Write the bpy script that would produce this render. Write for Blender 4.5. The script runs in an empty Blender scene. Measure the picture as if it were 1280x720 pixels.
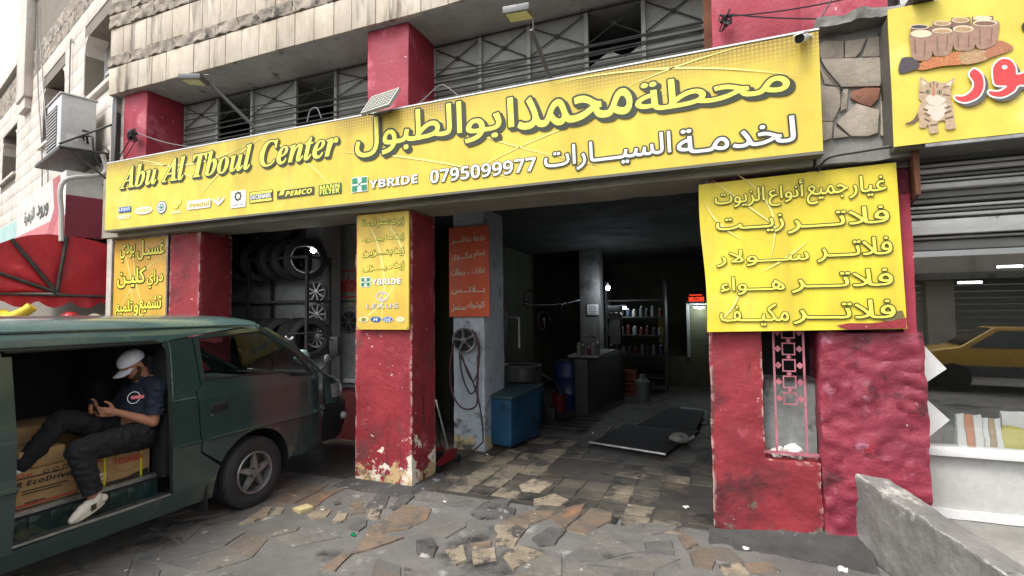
import bpy, bmesh, math, random
from mathutils import Vector, Matrix, noise
from mathutils.geometry import tessellate_polygon
random.seed(7)
sc = bpy.context.scene
COL = sc.collection
R = math.radians

# ------------------------------------------------------------------ camera, sky, sun, exposure
FOC, EYE = 640.0, 1.9                       # focal length in pixels of a 1280 wide picture, eye height
yaw, pitch, roll = R(22.1), R(2.7), R(0.6)
F0 = Vector((-math.sin(yaw), math.cos(yaw), 0)); R0 = Vector((math.cos(yaw), math.sin(yaw), 0)); U0 = Vector((0, 0, 1))
CF = F0*math.cos(pitch) + U0*math.sin(pitch); CU = -F0*math.sin(pitch) + U0*math.cos(pitch)
CR = R0*math.cos(roll) - CU*math.sin(roll); CU = R0*math.sin(roll) + CU*math.cos(roll)
CC = Vector((0, 0, EYE))
cam = bpy.data.cameras.new('camera'); camo = bpy.data.objects.new('camera', cam); COL.objects.link(camo)
m3 = Matrix((CR, CU, -CF)).transposed(); camo.matrix_world = Matrix.Translation(CC) @ m3.to_4x4()
cam.sensor_width = 36; cam.lens = 36*FOC/1280; cam.clip_end = 500; cam.clip_start = 0.05
sc.camera = camo

w = bpy.data.worlds.new('World'); sc.world = w; w.use_nodes = True
wn = w.node_tree; wn.nodes.clear()
sky = wn.nodes.new('ShaderNodeTexSky'); sky.sky_type = 'NISHITA'; sky.sun_disc = False
SUN_EL, SUN_AZ = R(58), R(205)
sky.sun_elevation = SUN_EL; sky.sun_rotation = SUN_AZ; sky.dust_density = 4; sky.air_density = 1.0; sky.ozone_density = 1
hs = wn.nodes.new('ShaderNodeHueSaturation'); hs.inputs['Saturation'].default_value = 0.16; hs.inputs['Value'].default_value = 1.0
bg = wn.nodes.new('ShaderNodeBackground'); bg.inputs['Strength'].default_value = 0.15
wo = wn.nodes.new('ShaderNodeOutputWorld')
wn.links.new(sky.outputs[0], hs.inputs['Color']); wn.links.new(hs.outputs[0], bg.inputs[0]); wn.links.new(bg.outputs[0], wo.inputs[0])
sd = bpy.data.lights.new('sun', 'SUN'); sd.energy = 1.0; sd.angle = R(20); sd.color = (1, 0.97, 0.93)
so = bpy.data.objects.new('sun', sd); COL.objects.link(so)
# sun direction: azimuth measured from +Y clockwise, as in the sky texture
sv = Vector((math.sin(SUN_AZ)*math.cos(SUN_EL), math.cos(SUN_AZ)*math.cos(SUN_EL), math.sin(SUN_EL)))
so.rotation_euler = sv.to_track_quat('Z', 'Y').to_euler()
sc.view_settings.view_transform = 'Standard'; sc.view_settings.look = 'None'
sc.view_settings.exposure = 1.32; sc.view_settings.gamma = 1

# ------------------------------------------------------------------ measuring: a pixel of the photograph to a point on a known plane
def ray(px, py): return CF + CR*((px-640)/FOC) - CU*((py-360)/FOC)
def at(px, py, X=None, Y=None, Z=None, P=None, N=None):
    d = ray(px, py)
    if X is not None: t = (X-CC.x)/d.x
    elif Y is not None: t = (Y-CC.y)/d.y
    elif Z is not None: t = (Z-CC.z)/d.z
    else: t = (Vector(P)-CC).dot(N)/d.dot(N)
    return CC + d*t

# ------------------------------------------------------------------ materials
def S(r, g, b, k=1.0):
    f = lambda c: (c/255/12.92 if c/255 <= 0.04045 else ((c/255+0.055)/1.055)**2.4)*k
    return (f(r), f(g), f(b), 1)
MATS = {}
def mat(name, c1, c2=None, scale=5, rough=0.75, metal=0, bump=0.15, bscale=60, stretch=(1, 1, 1), wear=(), rnd=0, spec=0.4, coat=0, edge=None):
    if name in MATS: return MATS[name]
    m = bpy.data.materials.new(name); m.use_nodes = True; nt = m.node_tree; N = nt.nodes; L = nt.links
    b = N['Principled BSDF']; b.inputs['Roughness'].default_value = rough; b.inputs['Metallic'].default_value = metal
    b.inputs['Specular IOR Level'].default_value = spec; b.inputs['Coat Weight'].default_value = coat; b.inputs['Coat Roughness'].default_value = 0.12
    geo = N.new('ShaderNodeNewGeometry'); P = geo.outputs['Position']
    def nz(sc_, st=(1, 1, 1), det=6, ro=0.6, off=0):
        mp = N.new('ShaderNodeMapping'); mp.inputs['Scale'].default_value = st; mp.inputs['Location'].default_value = (off, off*1.7, off*0.3); L.new(P, mp.inputs[0])
        t = N.new('ShaderNodeTexNoise'); t.inputs['Scale'].default_value = sc_; t.inputs['Detail'].default_value = det; t.inputs['Roughness'].default_value = ro
        L.new(mp.outputs[0], t.inputs['Vector']); return t.outputs['Fac']
    def mr(v, a, b_, c=0, d=1):
        n = N.new('ShaderNodeMapRange'); n.inputs[1].default_value = a; n.inputs[2].default_value = b_; n.inputs[3].default_value = c; n.inputs[4].default_value = d
        L.new(v, n.inputs[0]); return n.outputs[0]
    def mix(fac, a, b_, typ='MIX'):
        n = N.new('ShaderNodeMix'); n.data_type = 'RGBA'; n.blend_type = typ
        if isinstance(fac, float): n.inputs[0].default_value = fac
        else: L.new(fac, n.inputs[0])
        for i, v in ((6, a), (7, b_)):
            if isinstance(v, tuple): n.inputs[i].default_value = v
            else: L.new(v, n.inputs[i])
        return n.outputs[2]
    c2 = c2 or tuple(x*0.8 for x in c1[:3])+(1,)
    col = mix(mr(nz(scale, stretch), 0.32, 0.68), c1, c2)
    col = mix(mr(nz(scale*7, stretch, 4, 0.7, 3.1), 0.3, 0.7, 0, 0.35), col, tuple(x*0.55 for x in c2[:3])+(1,))
    if rnd:
        oi = N.new('ShaderNodeObjectInfo'); h = N.new('ShaderNodeHueSaturation'); L.new(mr(oi.outputs['Random'], 0, 1, 1-rnd, 1+rnd), h.inputs['Value']); L.new(col, h.inputs['Color']); col = h.outputs[0]
    for i, wv in enumerate(wear):
        wc, ws, th, soft = wv[:4]; zr = wv[4] if len(wv) > 4 else None; st = wv[5] if len(wv) > 5 else (1, 1, 1)
        v = nz(ws, st, 8, 0.62, 5.3*(i+1))
        if zr:
            sp = N.new('ShaderNodeSeparateXYZ'); L.new(P, sp.inputs[0]); z = mr(sp.outputs[2], zr[0], zr[1], zr[2], 0)
            ad = N.new('ShaderNodeMath'); ad.operation = 'ADD'; L.new(v, ad.inputs[0]); L.new(z, ad.inputs[1]); v = ad.outputs[0]
        col = mix(mr(v, th, th+soft), col, wc)
    if edge:                                        # paint chipped off along the corners
        pt = mr(geo.outputs['Pointiness'], 0.515, 0.57); nn_ = mr(nz(14, (1, 1, 1), 6, .6, 2.2), .47, .56)
        mu = N.new('ShaderNodeMath'); mu.operation = 'MULTIPLY'; L.new(pt, mu.inputs[0]); L.new(nn_, mu.inputs[1]); col = mix(mu.outputs[0], col, edge)
    L.new(col, b.inputs['Base Color'])
    L.new(mr(nz(scale*2.3, (1, 1, 1), 4, 0.6, 9), 0.3, 0.7, max(rough-0.12, 0.02), min(rough+0.1, 1)), b.inputs['Roughness'])
    if bump:
        bp = N.new('ShaderNodeBump'); bp.inputs['Strength'].default_value = bump; bp.inputs['Distance'].default_value = 0.02
        L.new(nz(bscale, stretch, 6, 0.65, 1.3), bp.inputs['Height']); L.new(bp.outputs[0], b.inputs['Normal'])
    MATS[name] = m; return m
def flat(name, c, rough=0.6, metal=0, emit=0, bump=0.0, coat=0, spec=0.4):
    if name in MATS: return MATS[name]
    if not emit: return mat(name, c, tuple(x*0.88 for x in c[:3])+(1,), 9, rough, metal, bump, 80, coat=coat, spec=spec)
    m = bpy.data.materials.new(name); m.use_nodes = True; b = m.node_tree.nodes['Principled BSDF']
    b.inputs['Base Color'].default_value = c; b.inputs['Emission Color'].default_value = c; b.inputs['Emission Strength'].default_value = emit
    MATS[name] = m; return m
def glass(name, tint, refl=0.12, rough=0.02, thru=0.8):
    m = bpy.data.materials.new(name); m.use_nodes = True; nt = m.node_tree; N = nt.nodes; L = nt.links; N.clear()
    o = N.new('ShaderNodeOutputMaterial'); t = N.new('ShaderNodeBsdfTransparent'); t.inputs[0].default_value = tint
    g = N.new('ShaderNodeBsdfGlossy'); g.inputs['Roughness'].default_value = rough
    f = N.new('ShaderNodeLayerWeight'); f.inputs[0].default_value = .5
    q = N.new('ShaderNodeMath'); q.operation = 'POWER'; q.inputs[1].default_value = 4.5; L.new(f.outputs['Facing'], q.inputs[0])
    a = N.new('ShaderNodeMath'); a.operation = 'ADD'; a.use_clamp = True; a.inputs[1].default_value = refl; L.new(q.outputs[0], a.inputs[0])
    x = N.new('ShaderNodeMixShader'); L.new(a.outputs[0], x.inputs[0]); L.new(t.outputs[0], x.inputs[1]); L.new(g.outputs[0], x.inputs[2])
    L.new(x.outputs[0], o.inputs[0]); MATS[name] = m; return m

# ------------------------------------------------------------------ objects
def org(o):
    v = Vector((0, 0, 0))
    while o: v += o.location; o = o.parent
    return v
def tag(o, label=None, cat=None, group=None, kind=None):
    if label: o['label'] = label
    if cat: o['category'] = cat
    if group: o['group'] = group
    if kind: o['kind'] = kind
    return o
def thing(name, loc, label, cat, group=None):
    o = bpy.data.objects.new(name, None); o.empty_display_size = 0.1; COL.objects.link(o); o.location = loc
    return tag(o, label, cat, group)
def clone(o, parent=None, loc=None, label=None, rot=None):
    c = o.copy(); COL.objects.link(c); c.parent = parent
    if loc is not None: c.location = loc
    if rot is not None: c.rotation_euler = rot
    if label: c['label'] = label
    for ch in o.children: clone(ch, c)
    return c
class MB:
    def __init__(s): s.v = []; s.f = []
    def add(s, vs, fs):
        n = len(s.v); s.v += [Vector(p) for p in vs]; s.f += [tuple(i+n for i in f) for f in fs]; return s
    def box(s, x0, x1, y0, y1, z0, z1):
        return s.hexa([(x0, y0, z0), (x1, y0, z0), (x1, y1, z0), (x0, y1, z0), (x0, y0, z1), (x1, y0, z1), (x1, y1, z1), (x0, y1, z1)])
    def hexa(s, p): return s.add(p, [(3, 2, 1, 0), (4, 5, 6, 7), (0, 1, 5, 4), (1, 2, 6, 5), (2, 3, 7, 6), (3, 0, 4, 7)])
    def obox(s, c, ax, ay, az):                       # centre and three half-axis vectors
        c, ax, ay, az = map(Vector, (c, ax, ay, az))
        return s.hexa([c-ax-ay-az, c+ax-ay-az, c+ax+ay-az, c-ax+ay-az, c-ax-ay+az, c+ax-ay+az, c+ax+ay+az, c-ax+ay+az])
    def prism(s, pts, d):                             # planar loop of 3-D points pushed along vector d
        pts = [Vector(p) for p in pts]; d = Vector(d); n = len(pts)
        nrm = Vector((0, 0, 0))
        for i in range(n): nrm += pts[i].cross(pts[(i+1) % n])
        if nrm.dot(d) > 0: pts = pts[::-1]
        tri = tessellate_polygon([pts])
        nn = sum(((pts[b]-pts[a]).cross(pts[c]-pts[a]).dot(nrm if nrm.dot(d) <= 0 else -nrm) for a, b, c in tri), 0)
        if nn < 0: tri = [t[::-1] for t in tri]
        fs = list(tri) + [tuple(i+n for i in t[::-1]) for t in tri]
        fs += [((i+1) % n, i, i+n, (i+1) % n+n) for i in range(n)]
        return s.add(pts+[p+d for p in pts], fs)
    def tube(s, pts, r, n=8, cap=True):
        pts = [Vector(p) for p in pts]; rs = r if isinstance(r, (list, tuple)) else [r]*len(pts)
        t0 = (pts[1]-pts[0]).normalized(); a = t0.orthogonal().normalized(); vs = []; 
        for i, p in enumerate(pts):
            t = (pts[min(i+1, len(pts)-1)]-pts[max(i-1, 0)]).normalized()
            a = (a - t*a.dot(t)); a = a.normalized() if a.length > 1e-6 else t.orthogonal().normalized(); b = t.cross(a)
            for k in range(n): vs.append(p+(a*math.cos(2*math.pi*k/n)+b*math.sin(2*math.pi*k/n))*rs[i])
        fs = [(i*n+k, i*n+(k+1) % n, (i+1)*n+(k+1) % n, (i+1)*n+k) for i in range(len(pts)-1) for k in range(n)]
        if cap: fs += [tuple(range(n))[::-1], tuple((len(pts)-1)*n+k for k in range(n))]
        return s.add(vs, fs)
    def cyl(s, p0, p1, r, r1=None, n=20): return s.tube([p0, p1], [r, r if r1 is None else r1], n)
    def lathe(s, c, axis, prof, n=28):                # prof: (along axis, radius)
        c = Vector(c); t = Vector(axis).normalized(); a = t.orthogonal().normalized(); b = t.cross(a); vs = []
        for h, r in prof:
            for k in range(n): vs.append(c+t*h+(a*math.cos(2*math.pi*k/n)+b*math.sin(2*math.pi*k/n))*r)
        return s.add(vs, [(i*n+k, i*n+(k+1) % n, (i+1)*n+(k+1) % n, (i+1)*n+k) for i in range(len(prof)-1) for k in range(n)])
    def ball(s, c, r, n=14, m=9, ax=None):
        c = Vector(c); r = (r, r, r) if not isinstance(r, (tuple, list)) else r; vs = []
        for i in range(m+1):
            th = math.pi*i/m
            for k in range(n):
                ph = 2*math.pi*k/n; p = Vector((r[0]*math.sin(th)*math.cos(ph), r[1]*math.sin(th)*math.sin(ph), r[2]*math.cos(th)))
                vs.append(c+((ax @ p) if ax else p))
        return s.add(vs, [(i*n+k, (i+1)*n+k, (i+1)*n+(k+1) % n, i*n+(k+1) % n) for i in range(m) for k in range(n)])
    def build(s, name, m, parent=None, bevel=0, smooth=True, rough=None, sharp=35, thick=0, sub=0, weld=True):
        me = bpy.data.meshes.new(name); 
        if parent is None:
            o0 = Vector(((min(p.x for p in s.v)+max(p.x for p in s.v))/2, (min(p.y for p in s.v)+max(p.y for p in s.v))/2, min(p.z for p in s.v)))
        else: o0 = org(parent)
        me.from_pydata([p-o0 for p in s.v], [], s.f)
        if bevel or rough or weld:
            bm = bmesh.new(); bm.from_mesh(me)
            if weld: bmesh.ops.remove_doubles(bm, verts=bm.verts, dist=2e-5)
            if bevel:
                es = [e for e in bm.edges if len(e.link_faces) == 2 and e.calc_face_angle(0) > 0.5]
                bmesh.ops.bevel(bm, geom=es, offset=bevel, segments=2, profile=0.6, affect='EDGES', clamp_overlap=True)
            if rough:
                cell, amp, fr = rough[:3]; rid = rough[3] if len(rough) > 3 else 0
                xs = [v.co for v in bm.verts]
                for ax in range(3):
                    lo = min(c[ax] for c in xs); hi = max(c[ax] for c in xs); k = int((hi-lo)/cell)
                    nv = Vector([1 if i == ax else 0 for i in range(3)])
                    for i in range(1, k+1):
                        g = bm.verts[:]+bm.edges[:]+bm.faces[:]
                        bmesh.ops.bisect_plane(bm, geom=g, plane_co=nv*(lo+(hi-lo)*i/(k+1)), plane_no=nv, dist=1e-5)
                for v in bm.verts:
                    q = (v.co+o0)*fr
                    v.co += (noise.noise_vector(q)+0.5*noise.noise_vector(q*2.7))*amp
                    if rid: v.co.y += rid*(abs(noise.noise(q*1.3))+.5*abs(noise.noise(q*3.1))+.25*abs(noise.noise(q*6.3))-.25)
            bm.to_mesh(me); bm.free()
        if thick:                                       # a shell with crisp rims: inner skin and rim faces of their own
            bm = bmesh.new(); bm.from_mesh(me); bm.normal_update(); bm.verts.index_update()
            V_ = [v.co.copy() for v in bm.verts]; Nn = [v.normal.copy() for v in bm.verts]; Fs = [[v.index for v in f.verts] for f in bm.faces]
            bd = []
            for e in bm.edges:
                if len(e.link_faces) == 1:
                    l = e.link_loops[0]; bd.append((l.vert.index, l.link_loop_next.vert.index))
            bm.free(); n = len(V_); W = V_+[p-q*thick for p, q in zip(V_, Nn)]; G = Fs+[[i+n for i in f[::-1]] for f in Fs]
            for a, b in bd: k = len(W); W += [V_[a], V_[b], V_[b]-Nn[b]*thick, V_[a]-Nn[a]*thick]; G.append([k+1, k, k+3, k+2])
            me.clear_geometry(); me.from_pydata(W, [], G)
        if smooth:
            for p in me.polygons: p.use_smooth = True
            me.set_sharp_from_angle(angle=R(sharp))
        for mm in (m if isinstance(m, (list, tuple)) else [m]): me.materials.append(mm)
        o = bpy.data.objects.new(name, me); COL.objects.link(o)
        if parent: o.parent = parent
        else: o.location = o0
        return o
def box(name, m, parent, x0, x1, y0, y1, z0, z1, **k): return MB().box(x0, x1, y0, y1, z0, z1).build(name, m, parent, **k)
def wire(name, pts, r, m, parent=None, sag=0, n=6, seg=8):
    P = []
    for a, b in zip(pts[:-1], pts[1:]):
        a, b = Vector(a), Vector(b)
        for i in range(seg): t = i/seg; p = a.lerp(b, t); p.z -= sag*4*t*(1-t); P.append(p)
    P.append(Vector(pts[-1])); return MB().tube(P, r, n).build(name, m, parent, weld=False)
def smoothpath(pts, k=6):
    pts = [Vector(p) for p in pts]; out = []
    for i in range(len(pts)-1):
        p0 = pts[max(i-1, 0)]; p1 = pts[i]; p2 = pts[i+1]; p3 = pts[min(i+2, len(pts)-1)]
        for j in range(k):
            t = j/k; out.append(0.5*((2*p1)+(p2-p0)*t+(2*p0-5*p1+4*p2-p3)*t*t+(3*p1-p0-3*p2+p3)*t**3))
    return out+[pts[-1]]

# ------------------------------------------------------------------ lettering
AR = {'ا': 0xFE8D, 'ب': 0xFE8F, 'ة': 0xFE93, 'ت': 0xFE95, 'ج': 0xFE9D, 'ح': 0xFEA1, 'خ': 0xFEA5, 'د': 0xFEA9, 'ر': 0xFEAD, 'ز': 0xFEAF, 'س': 0xFEB1,
      'ش': 0xFEB5, 'ط': 0xFEC1, 'ع': 0xFEC9, 'غ': 0xFECD, 'ف': 0xFED1, 'ق': 0xFED5, 'ك': 0xFED9, 'ل': 0xFEDD, 'م': 0xFEE1, 'ن': 0xFEE5, 'ه': 0xFEE9,
      'و': 0xFEED, 'ى': 0xFEEF, 'ي': 0xFEF1, 'أ': 0xFE83, 'ء': 0xFE80, 'ٱ': 0xFEFB}
RIGHTONLY = set('اةدرزوىأٱ')
def shape(txt):                                         # joins Arabic letters and puts them in left-to-right order
    if not any(c in AR for c in txt): return txt
    t = txt.replace('لا', 'ٱ'); out = []
    J = lambda c: c in AR or c == 'ـ'
    for i, c in enumerate(t):
        if c not in AR: out.append(c); continue
        p = t[i-1] if i else ' '; n = t[i+1] if i+1 < len(t) else ' '
        jp = (p == 'ـ' or (p in AR and p not in RIGHTONLY and p != 'ء')) and c != 'ء'
        jn = c not in RIGHTONLY and c != 'ء' and J(n) and n != 'ء'
        if c in RIGHTONLY: k = 1 if jp else 0
        elif c == 'ء': k = 0
        else: k = (3 if jn else 1) if jp else (2 if jn else 0)
        out.append(chr(AR[c]+k))
    return ''.join(out[::-1])
def tr(s, style):                                       # Latin to the bold or bold-italic alphabets of the built-in fonts
    o = ''
    base = {'serif_bi': (0x1D468, 0x1D482, None), 'sans_b': (0x1D5D4, 0x1D5EE, 0x1D7EC), 'sans_bi': (0x1D63C, 0x1D656, 0x1D7EC), 'serif_b': (0x1D400, 0x1D41A, 0x1D7CE)}[style]
    for c in s:
        if 'A' <= c <= 'Z': o += chr(base[0]+ord(c)-65)
        elif 'a' <= c <= 'z': o += chr(base[1]+ord(c)-97)
        elif c.isdigit() and base[2]: o += chr(base[2]+int(c))
        else: o += c
    return o
TC = {}
def glyphs(s):                                          # contours of a line of text as closed polylines
    if s in TC: return TC[s]
    c = bpy.data.curves.new('lettering', 'FONT'); c.body = s; c.size = 1
    o = bpy.data.objects.new('lettering', c); COL.objects.link(o)
    bpy.context.view_layer.update(); cv = o.to_curve(bpy.context.evaluated_depsgraph_get(), apply_modifiers=False); out = []
    for sp_ in cv.splines:
        B = sp_.bezier_points; n = len(B); pts = []
        if n == 0: out.append([(p.co.x, p.co.y) for p in sp_.points]); continue
        for i in range(n):
            p, q = B[i], B[(i+1) % n]; p0, p1, p2, p3 = p.co, p.handle_right, q.handle_left, q.co
            st = (p3-p0).length; dv = abs((p1-p0).cross(p3-p0).z)+abs((p2-p0).cross(p3-p0).z)
            k = 1 if dv < 1e-5 else 5
            for j in range(k):
                t = j/k; u = 1-t; r_ = p0*u**3+p1*3*u*u*t+p2*3*u*t*t+p3*t**3; pts.append((r_.x, r_.y))
        out.append(pts)
    o.to_curve_clear(); bpy.data.objects.remove(o); TC[s] = out; return out
def spans(cont, y):                                     # filled intervals of the text along one line (non-zero winding)
    X = []
    for x0, y0, x1, y1 in cont:
        if (y0 <= y) != (y1 <= y): X.append((x0+(x1-x0)*(y-y0)/(y1-y0), 1 if y1 > y0 else -1))
    X.sort(); w_ = 0; out = []
    for x, d in X:
        if w_ == 0: st = x
        w_ += d
        if w_ == 0 and x > st: out.append((st, x))
    return out
def union(L_):
    L_ = sorted(L_); out = []
    for a, b in L_:
        if out and a <= out[-1][1]: out[-1][1] = max(out[-1][1], b)
        else: out.append([a, b])
    return out
class Face:                                             # a flat printed face: origin, unit across, unit up
    def __init__(s, O, U, V): s.O = Vector(O); s.U = Vector(U); s.V = Vector(V); s.N = s.U.cross(s.V).normalized()
    def p(s, u, v, d=0): return s.O+s.U*u+s.V*v+s.N*d
    def px(s, x, y):                                    # measured spot on the face
        q = at(x, y, P=s.O, N=s.N)-s.O
        uu, uv, vv = s.U.dot(s.U), s.U.dot(s.V), s.V.dot(s.V); a, b = q.dot(s.U), q.dot(s.V); D = uu*vv-uv*uv
        return ((a*vv-b*uv)/D, (b*uu-a*uv)/D)
    def bb(s, bl, trp): a = s.px(*bl); b = s.px(*trp); return (a[0], b[0], a[1], b[1])
def FY(Y): return Face((0, Y, 0), (1, 0, 0), (0, 0, 1))  # faces -Y, u = X, v = Z
def letters(face, txt, box4, parent, fill, d=0.004, fo=0.0, out=None, oo=0.03, shadow=None, sh=(0.02, -0.02), style=None, name='lettering', slant=0):
    s = tr(txt, style) if style else shape(txt)
    C0 = glyphs(s); xs = [p[0] for c in C0 for p in c]; ys = [p[1] for c in C0 for p in c]; u0, u1, v0, v1 = box4
    sx = (u1-u0)/(max(xs)-min(xs)); sy = (v1-v0)/(max(ys)-min(ys)); mx, my = min(xs), min(ys); em = min(sx, sy)
    E_ = [(u0+(c[i-1][0]-mx)*sx, v0+(c[i-1][1]-my)*sy, u0+(c[i][0]-mx)*sx, v0+(c[i][1]-my)*sy) for c in C0 for i in range(len(c))]
    N_ = 110 if v1-v0 > .2 else 64 if v1-v0 > .09 else 26; h = (v1-v0)/N_
    base = [spans(E_, v0+h*(i+.5)) for i in range(N_)]
    def put(rad, dd, m, nm, du=0, dv=0):
        b = MB(); k = int(rad/h)+1 if rad > 0 else 0
        for i in range(-k, N_+k):
            L_ = []
            for j in range(max(0, i-k), min(N_, i+k+1)):
                dy = abs(i-j)*h
                if dy <= rad+1e-9: g_ = math.sqrt(max(rad*rad-dy*dy, 0)); L_ += [(a_-g_, b_+g_) for a_, b_ in base[j]]
            ya, yb = v0+h*i+dv, v0+h*(i+1)+dv
            for a_, b_ in union(L_): b.add([face.p(a_+du, ya, dd), face.p(b_+du, ya, dd), face.p(b_+du, yb, dd), face.p(a_+du, yb, dd)], [(0, 1, 2, 3)])
        return b.build(nm, m, parent, smooth=False, weld=False)
    if shadow: put(oo*em, d, shadow, 'letter_shadow', *sh)
    if out: put(oo*em, d+0.0012, out, 'letter_outline')
    return put(fo*em, d+0.0024, fill, name)
def shape2d(face, pts, parent, m, d=0.004, name='print'):
    P = [face.p(u, v, d) for u, v in pts]; tri = tessellate_polygon([P])
    fs = []
    for t in tri:
        n = (P[t[1]]-P[t[0]]).cross(P[t[2]]-P[t[0]]); fs.append(t if n.dot(face.N) > 0 else t[::-1])
    return MB().add(P, fs).build(name, m, parent, smooth=False, weld=False)
def ell(cu, cv, ru, rv, n=24, a0=0, a1=2*math.pi, rot=0):
    o = []
    for i in range(n):
        t = a0+(a1-a0)*i/(n if abs(a1-a0-2*math.pi) < 1e-6 else n-1); x, y = ru*math.cos(t), rv*math.sin(t)
        o.append((cu+x*math.cos(rot)-y*math.sin(rot), cv+x*math.sin(rot)+y*math.cos(rot)))
    return o
def ring2d(face, cu, cv, ru, rv, w, parent, m, d=0.005, name='print', n=28):
    b = MB(); A = ell(cu, cv, ru, rv, n); B = ell(cu, cv, ru-w, rv-w, n)
    b.add([face.p(*q, d) for q in A+B], [(i, (i+1) % n, n+(i+1) % n, n+i) for i in range(n)]); return b.build(name, m, parent, smooth=False, weld=False)
def rect(a, b, c, d): return [(a, c), (b, c), (b, d), (a, d)]
# ================================================================== materials used on the setting
M_asph = mat('road_dirt', S(122, 119, 114, .78), S(94, 92, 90, .74), 1.3, 0.85, 0, 0.35, 45, wear=[(S(168, 166, 160, .75), 3.2, 0.60, 0.12), (S(44, 43, 42, .6), 1.7, 0.56, 0.12), (S(150, 147, 140, .8), 38, 0.66, 0.05)])
M_oily = mat('oily_floor', S(86, 80, 72, .65), S(58, 56, 54, .6), 1.2, 0.55, 0, 0.3, 40, wear=[(S(118, 104, 84, .6), 2.2, 0.56, 0.12), (S(24, 24, 24), 2.6, 0.60, 0.1)])
M_stone_b = mat('paving_beige', S(168, 154, 132, .76), S(128, 116, 98, .72), 6, 0.8, 0, 0.6, 35, rnd=.18, wear=[(S(78, 74, 70, .7), 7, 0.52, 0.08), (S(205, 196, 178, .8), 11, 0.64, 0.05)])
M_stone_o = mat('paving_orange', S(138, 118, 98, .7), S(110, 97, 84, .7), 5, 0.8, 0, 0.6, 30, stretch=(1, 3, 1), rnd=.2, wear=[(S(96, 90, 84, .7), 5, 0.50, 0.14), (S(164, 116, 80, .7), 3, 0.6, 0.12), (S(206, 184, 150, .75), 14, 0.64, 0.05)])
M_stone_g = mat('paving_grey', S(112, 110, 106, .62), S(84, 82, 80, .62), 6, 0.85, 0, 0.5, 30, rnd=.2, wear=[(S(175, 172, 165, .7), 9, 0.62, 0.06), (S(60, 58, 56, .6), 4, 0.55, 0.1)])
M_tile_in = mat('floor_tile', S(104, 97, 86, .66), S(70, 67, 62, .6), 3, 0.6, 0, 0.4, 30, rnd=.22, wear=[(S(40, 39, 38, .6), 3.0, 0.50, 0.12)])
M_red = mat('red_paint', S(158, 52, 60, .85), S(128, 38, 46, .85), 2.6, 0.66, 0, 0.5, 16, edge=S(214, 190, 178, .85), wear=[(S(178, 84, 102, .85), 3.1, 0.60, 0.15), (S(84, 34, 38, .8), 2.3, 0.56, 0.14, (0, 1.2, .07)), (S(96, 44, 46, .8), 7, 0.62, 0.05, None, (1, 1, .12)), (S(218, 196, 186, .85), 9, 0.685, 0.015, None, (1, 1, 2.2)), (S(112, 96, 88, .75), 5, 0.72, 0.06, (0, .35, .24))])
M_red2 = mat('red_paint_lumpy', S(152, 54, 72, .85), S(126, 42, 58, .85), 3.5, 0.52, 0, 0.8, 12, wear=[(S(178, 122, 142, .8), 4.2, 0.60, 0.10), (S(208, 40, 58, .9), 1.9, 0.66, 0.08), (S(84, 32, 42, .8), 4.2, 0.58, 0.10), (S(222, 212, 205, .85), 15, 0.70, 0.015), (S(120, 112, 106, .75), 4, 0.72, 0.08, (0, .4, .22))])
M_redpeel = mat('red_paint_peeling', S(160, 52, 60, .85), S(132, 38, 46, .85), 2.6, 0.66, 0, 0.5, 16, edge=S(214, 190, 178, .85), wear=[(S(186, 88, 106, .85), 3.0, 0.58, 0.15), (S(96, 44, 46, .8), 7, 0.62, 0.05, None, (1, 1, .12)), (S(98, 60, 58, .8), 2.4, 0.60, 0.14, (0.0, 1.0, .10)), (S(222, 204, 192, .85), 9, 0.68, 0.015, None, (1, 1, 2.2)), (S(222, 212, 196, .9), 3.6, 0.74, 0.02, (0.05, 0.80, 0.28)), (S(196, 168, 122, .85), 3.6, 0.775, 0.03, (0.05, 0.74, 0.28)), (S(140, 124, 100, .8), 11, .72, .05, (0, .5, .2))])
M_redup = mat('red_paint_upper', S(172, 58, 76, .85), S(148, 40, 58, .85), 1.8, 0.6, 0, 0.3, 20, wear=[(S(196, 108, 120, .85), 2.2, 0.56, 0.15), (S(228, 205, 200, .85), 12, 0.69, 0.02)])
M_conc = mat('concrete', S(158, 156, 150, .8), S(128, 126, 120, .8), 2, 0.85, 0, 0.35, 30, wear=[(S(74, 73, 71, .7), 2.5, 0.6, 0.1)])
M_soff = mat('soffit_plaster', S(190, 190, 190, .9), S(156, 156, 156, .9), 1.5, 0.85, 0, 0.3, 18, wear=[(S(110, 108, 106, .8), 2.2, 0.62, 0.06), (S(150, 148, 146, .8), 3.0, 0.64, 0.06)])
M_beam = mat('beam_plaster', S(168, 164, 146, .85), S(140, 136, 120, .85), 2, 0.85, 0, 0.35, 22, stretch=(1, 1, 3))
M_slab = mat('stone_slab', S(214, 203, 186, .88), S(176, 163, 145, .88), 2.5, 0.8, 0, 0.3, 26, rnd=.1, stretch=(1, 1, .4), wear=[(S(96, 88, 80, .8), 5, 0.55, 0.14, None, (1, 1, .12)), (S(150, 118, 92, .8), 6, 0.64, 0.1, None, (1, 1, .15)), (S(232, 229, 222, .85), 4, 0.62, 0.1, None, (1, 1, .2))])
M_slabr = mat('rock_face_stone', S(190, 178, 160, .85), S(120, 112, 104, .8), 6, 0.9, 0, 0.9, 14, rnd=.12, wear=[(S(72, 66, 62, .8), 6, 0.55, 0.1)])
M_lim = mat('pale_limestone', S(222, 213, 202, .88), S(194, 184, 174, .88), 1.6, 0.85, 0, 0.3, 24, rnd=.07, wear=[(S(168, 158, 150, .85), 2.2, 0.60, 0.12, None, (1, 1, .25)), (S(130, 124, 120, .8), 5, 0.69, 0.06, None, (1, 1, .2))])
M_mortar = mat('mortar', S(146, 138, 126, .75), None, 5, 0.95, 0, 0.4, 30)
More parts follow.
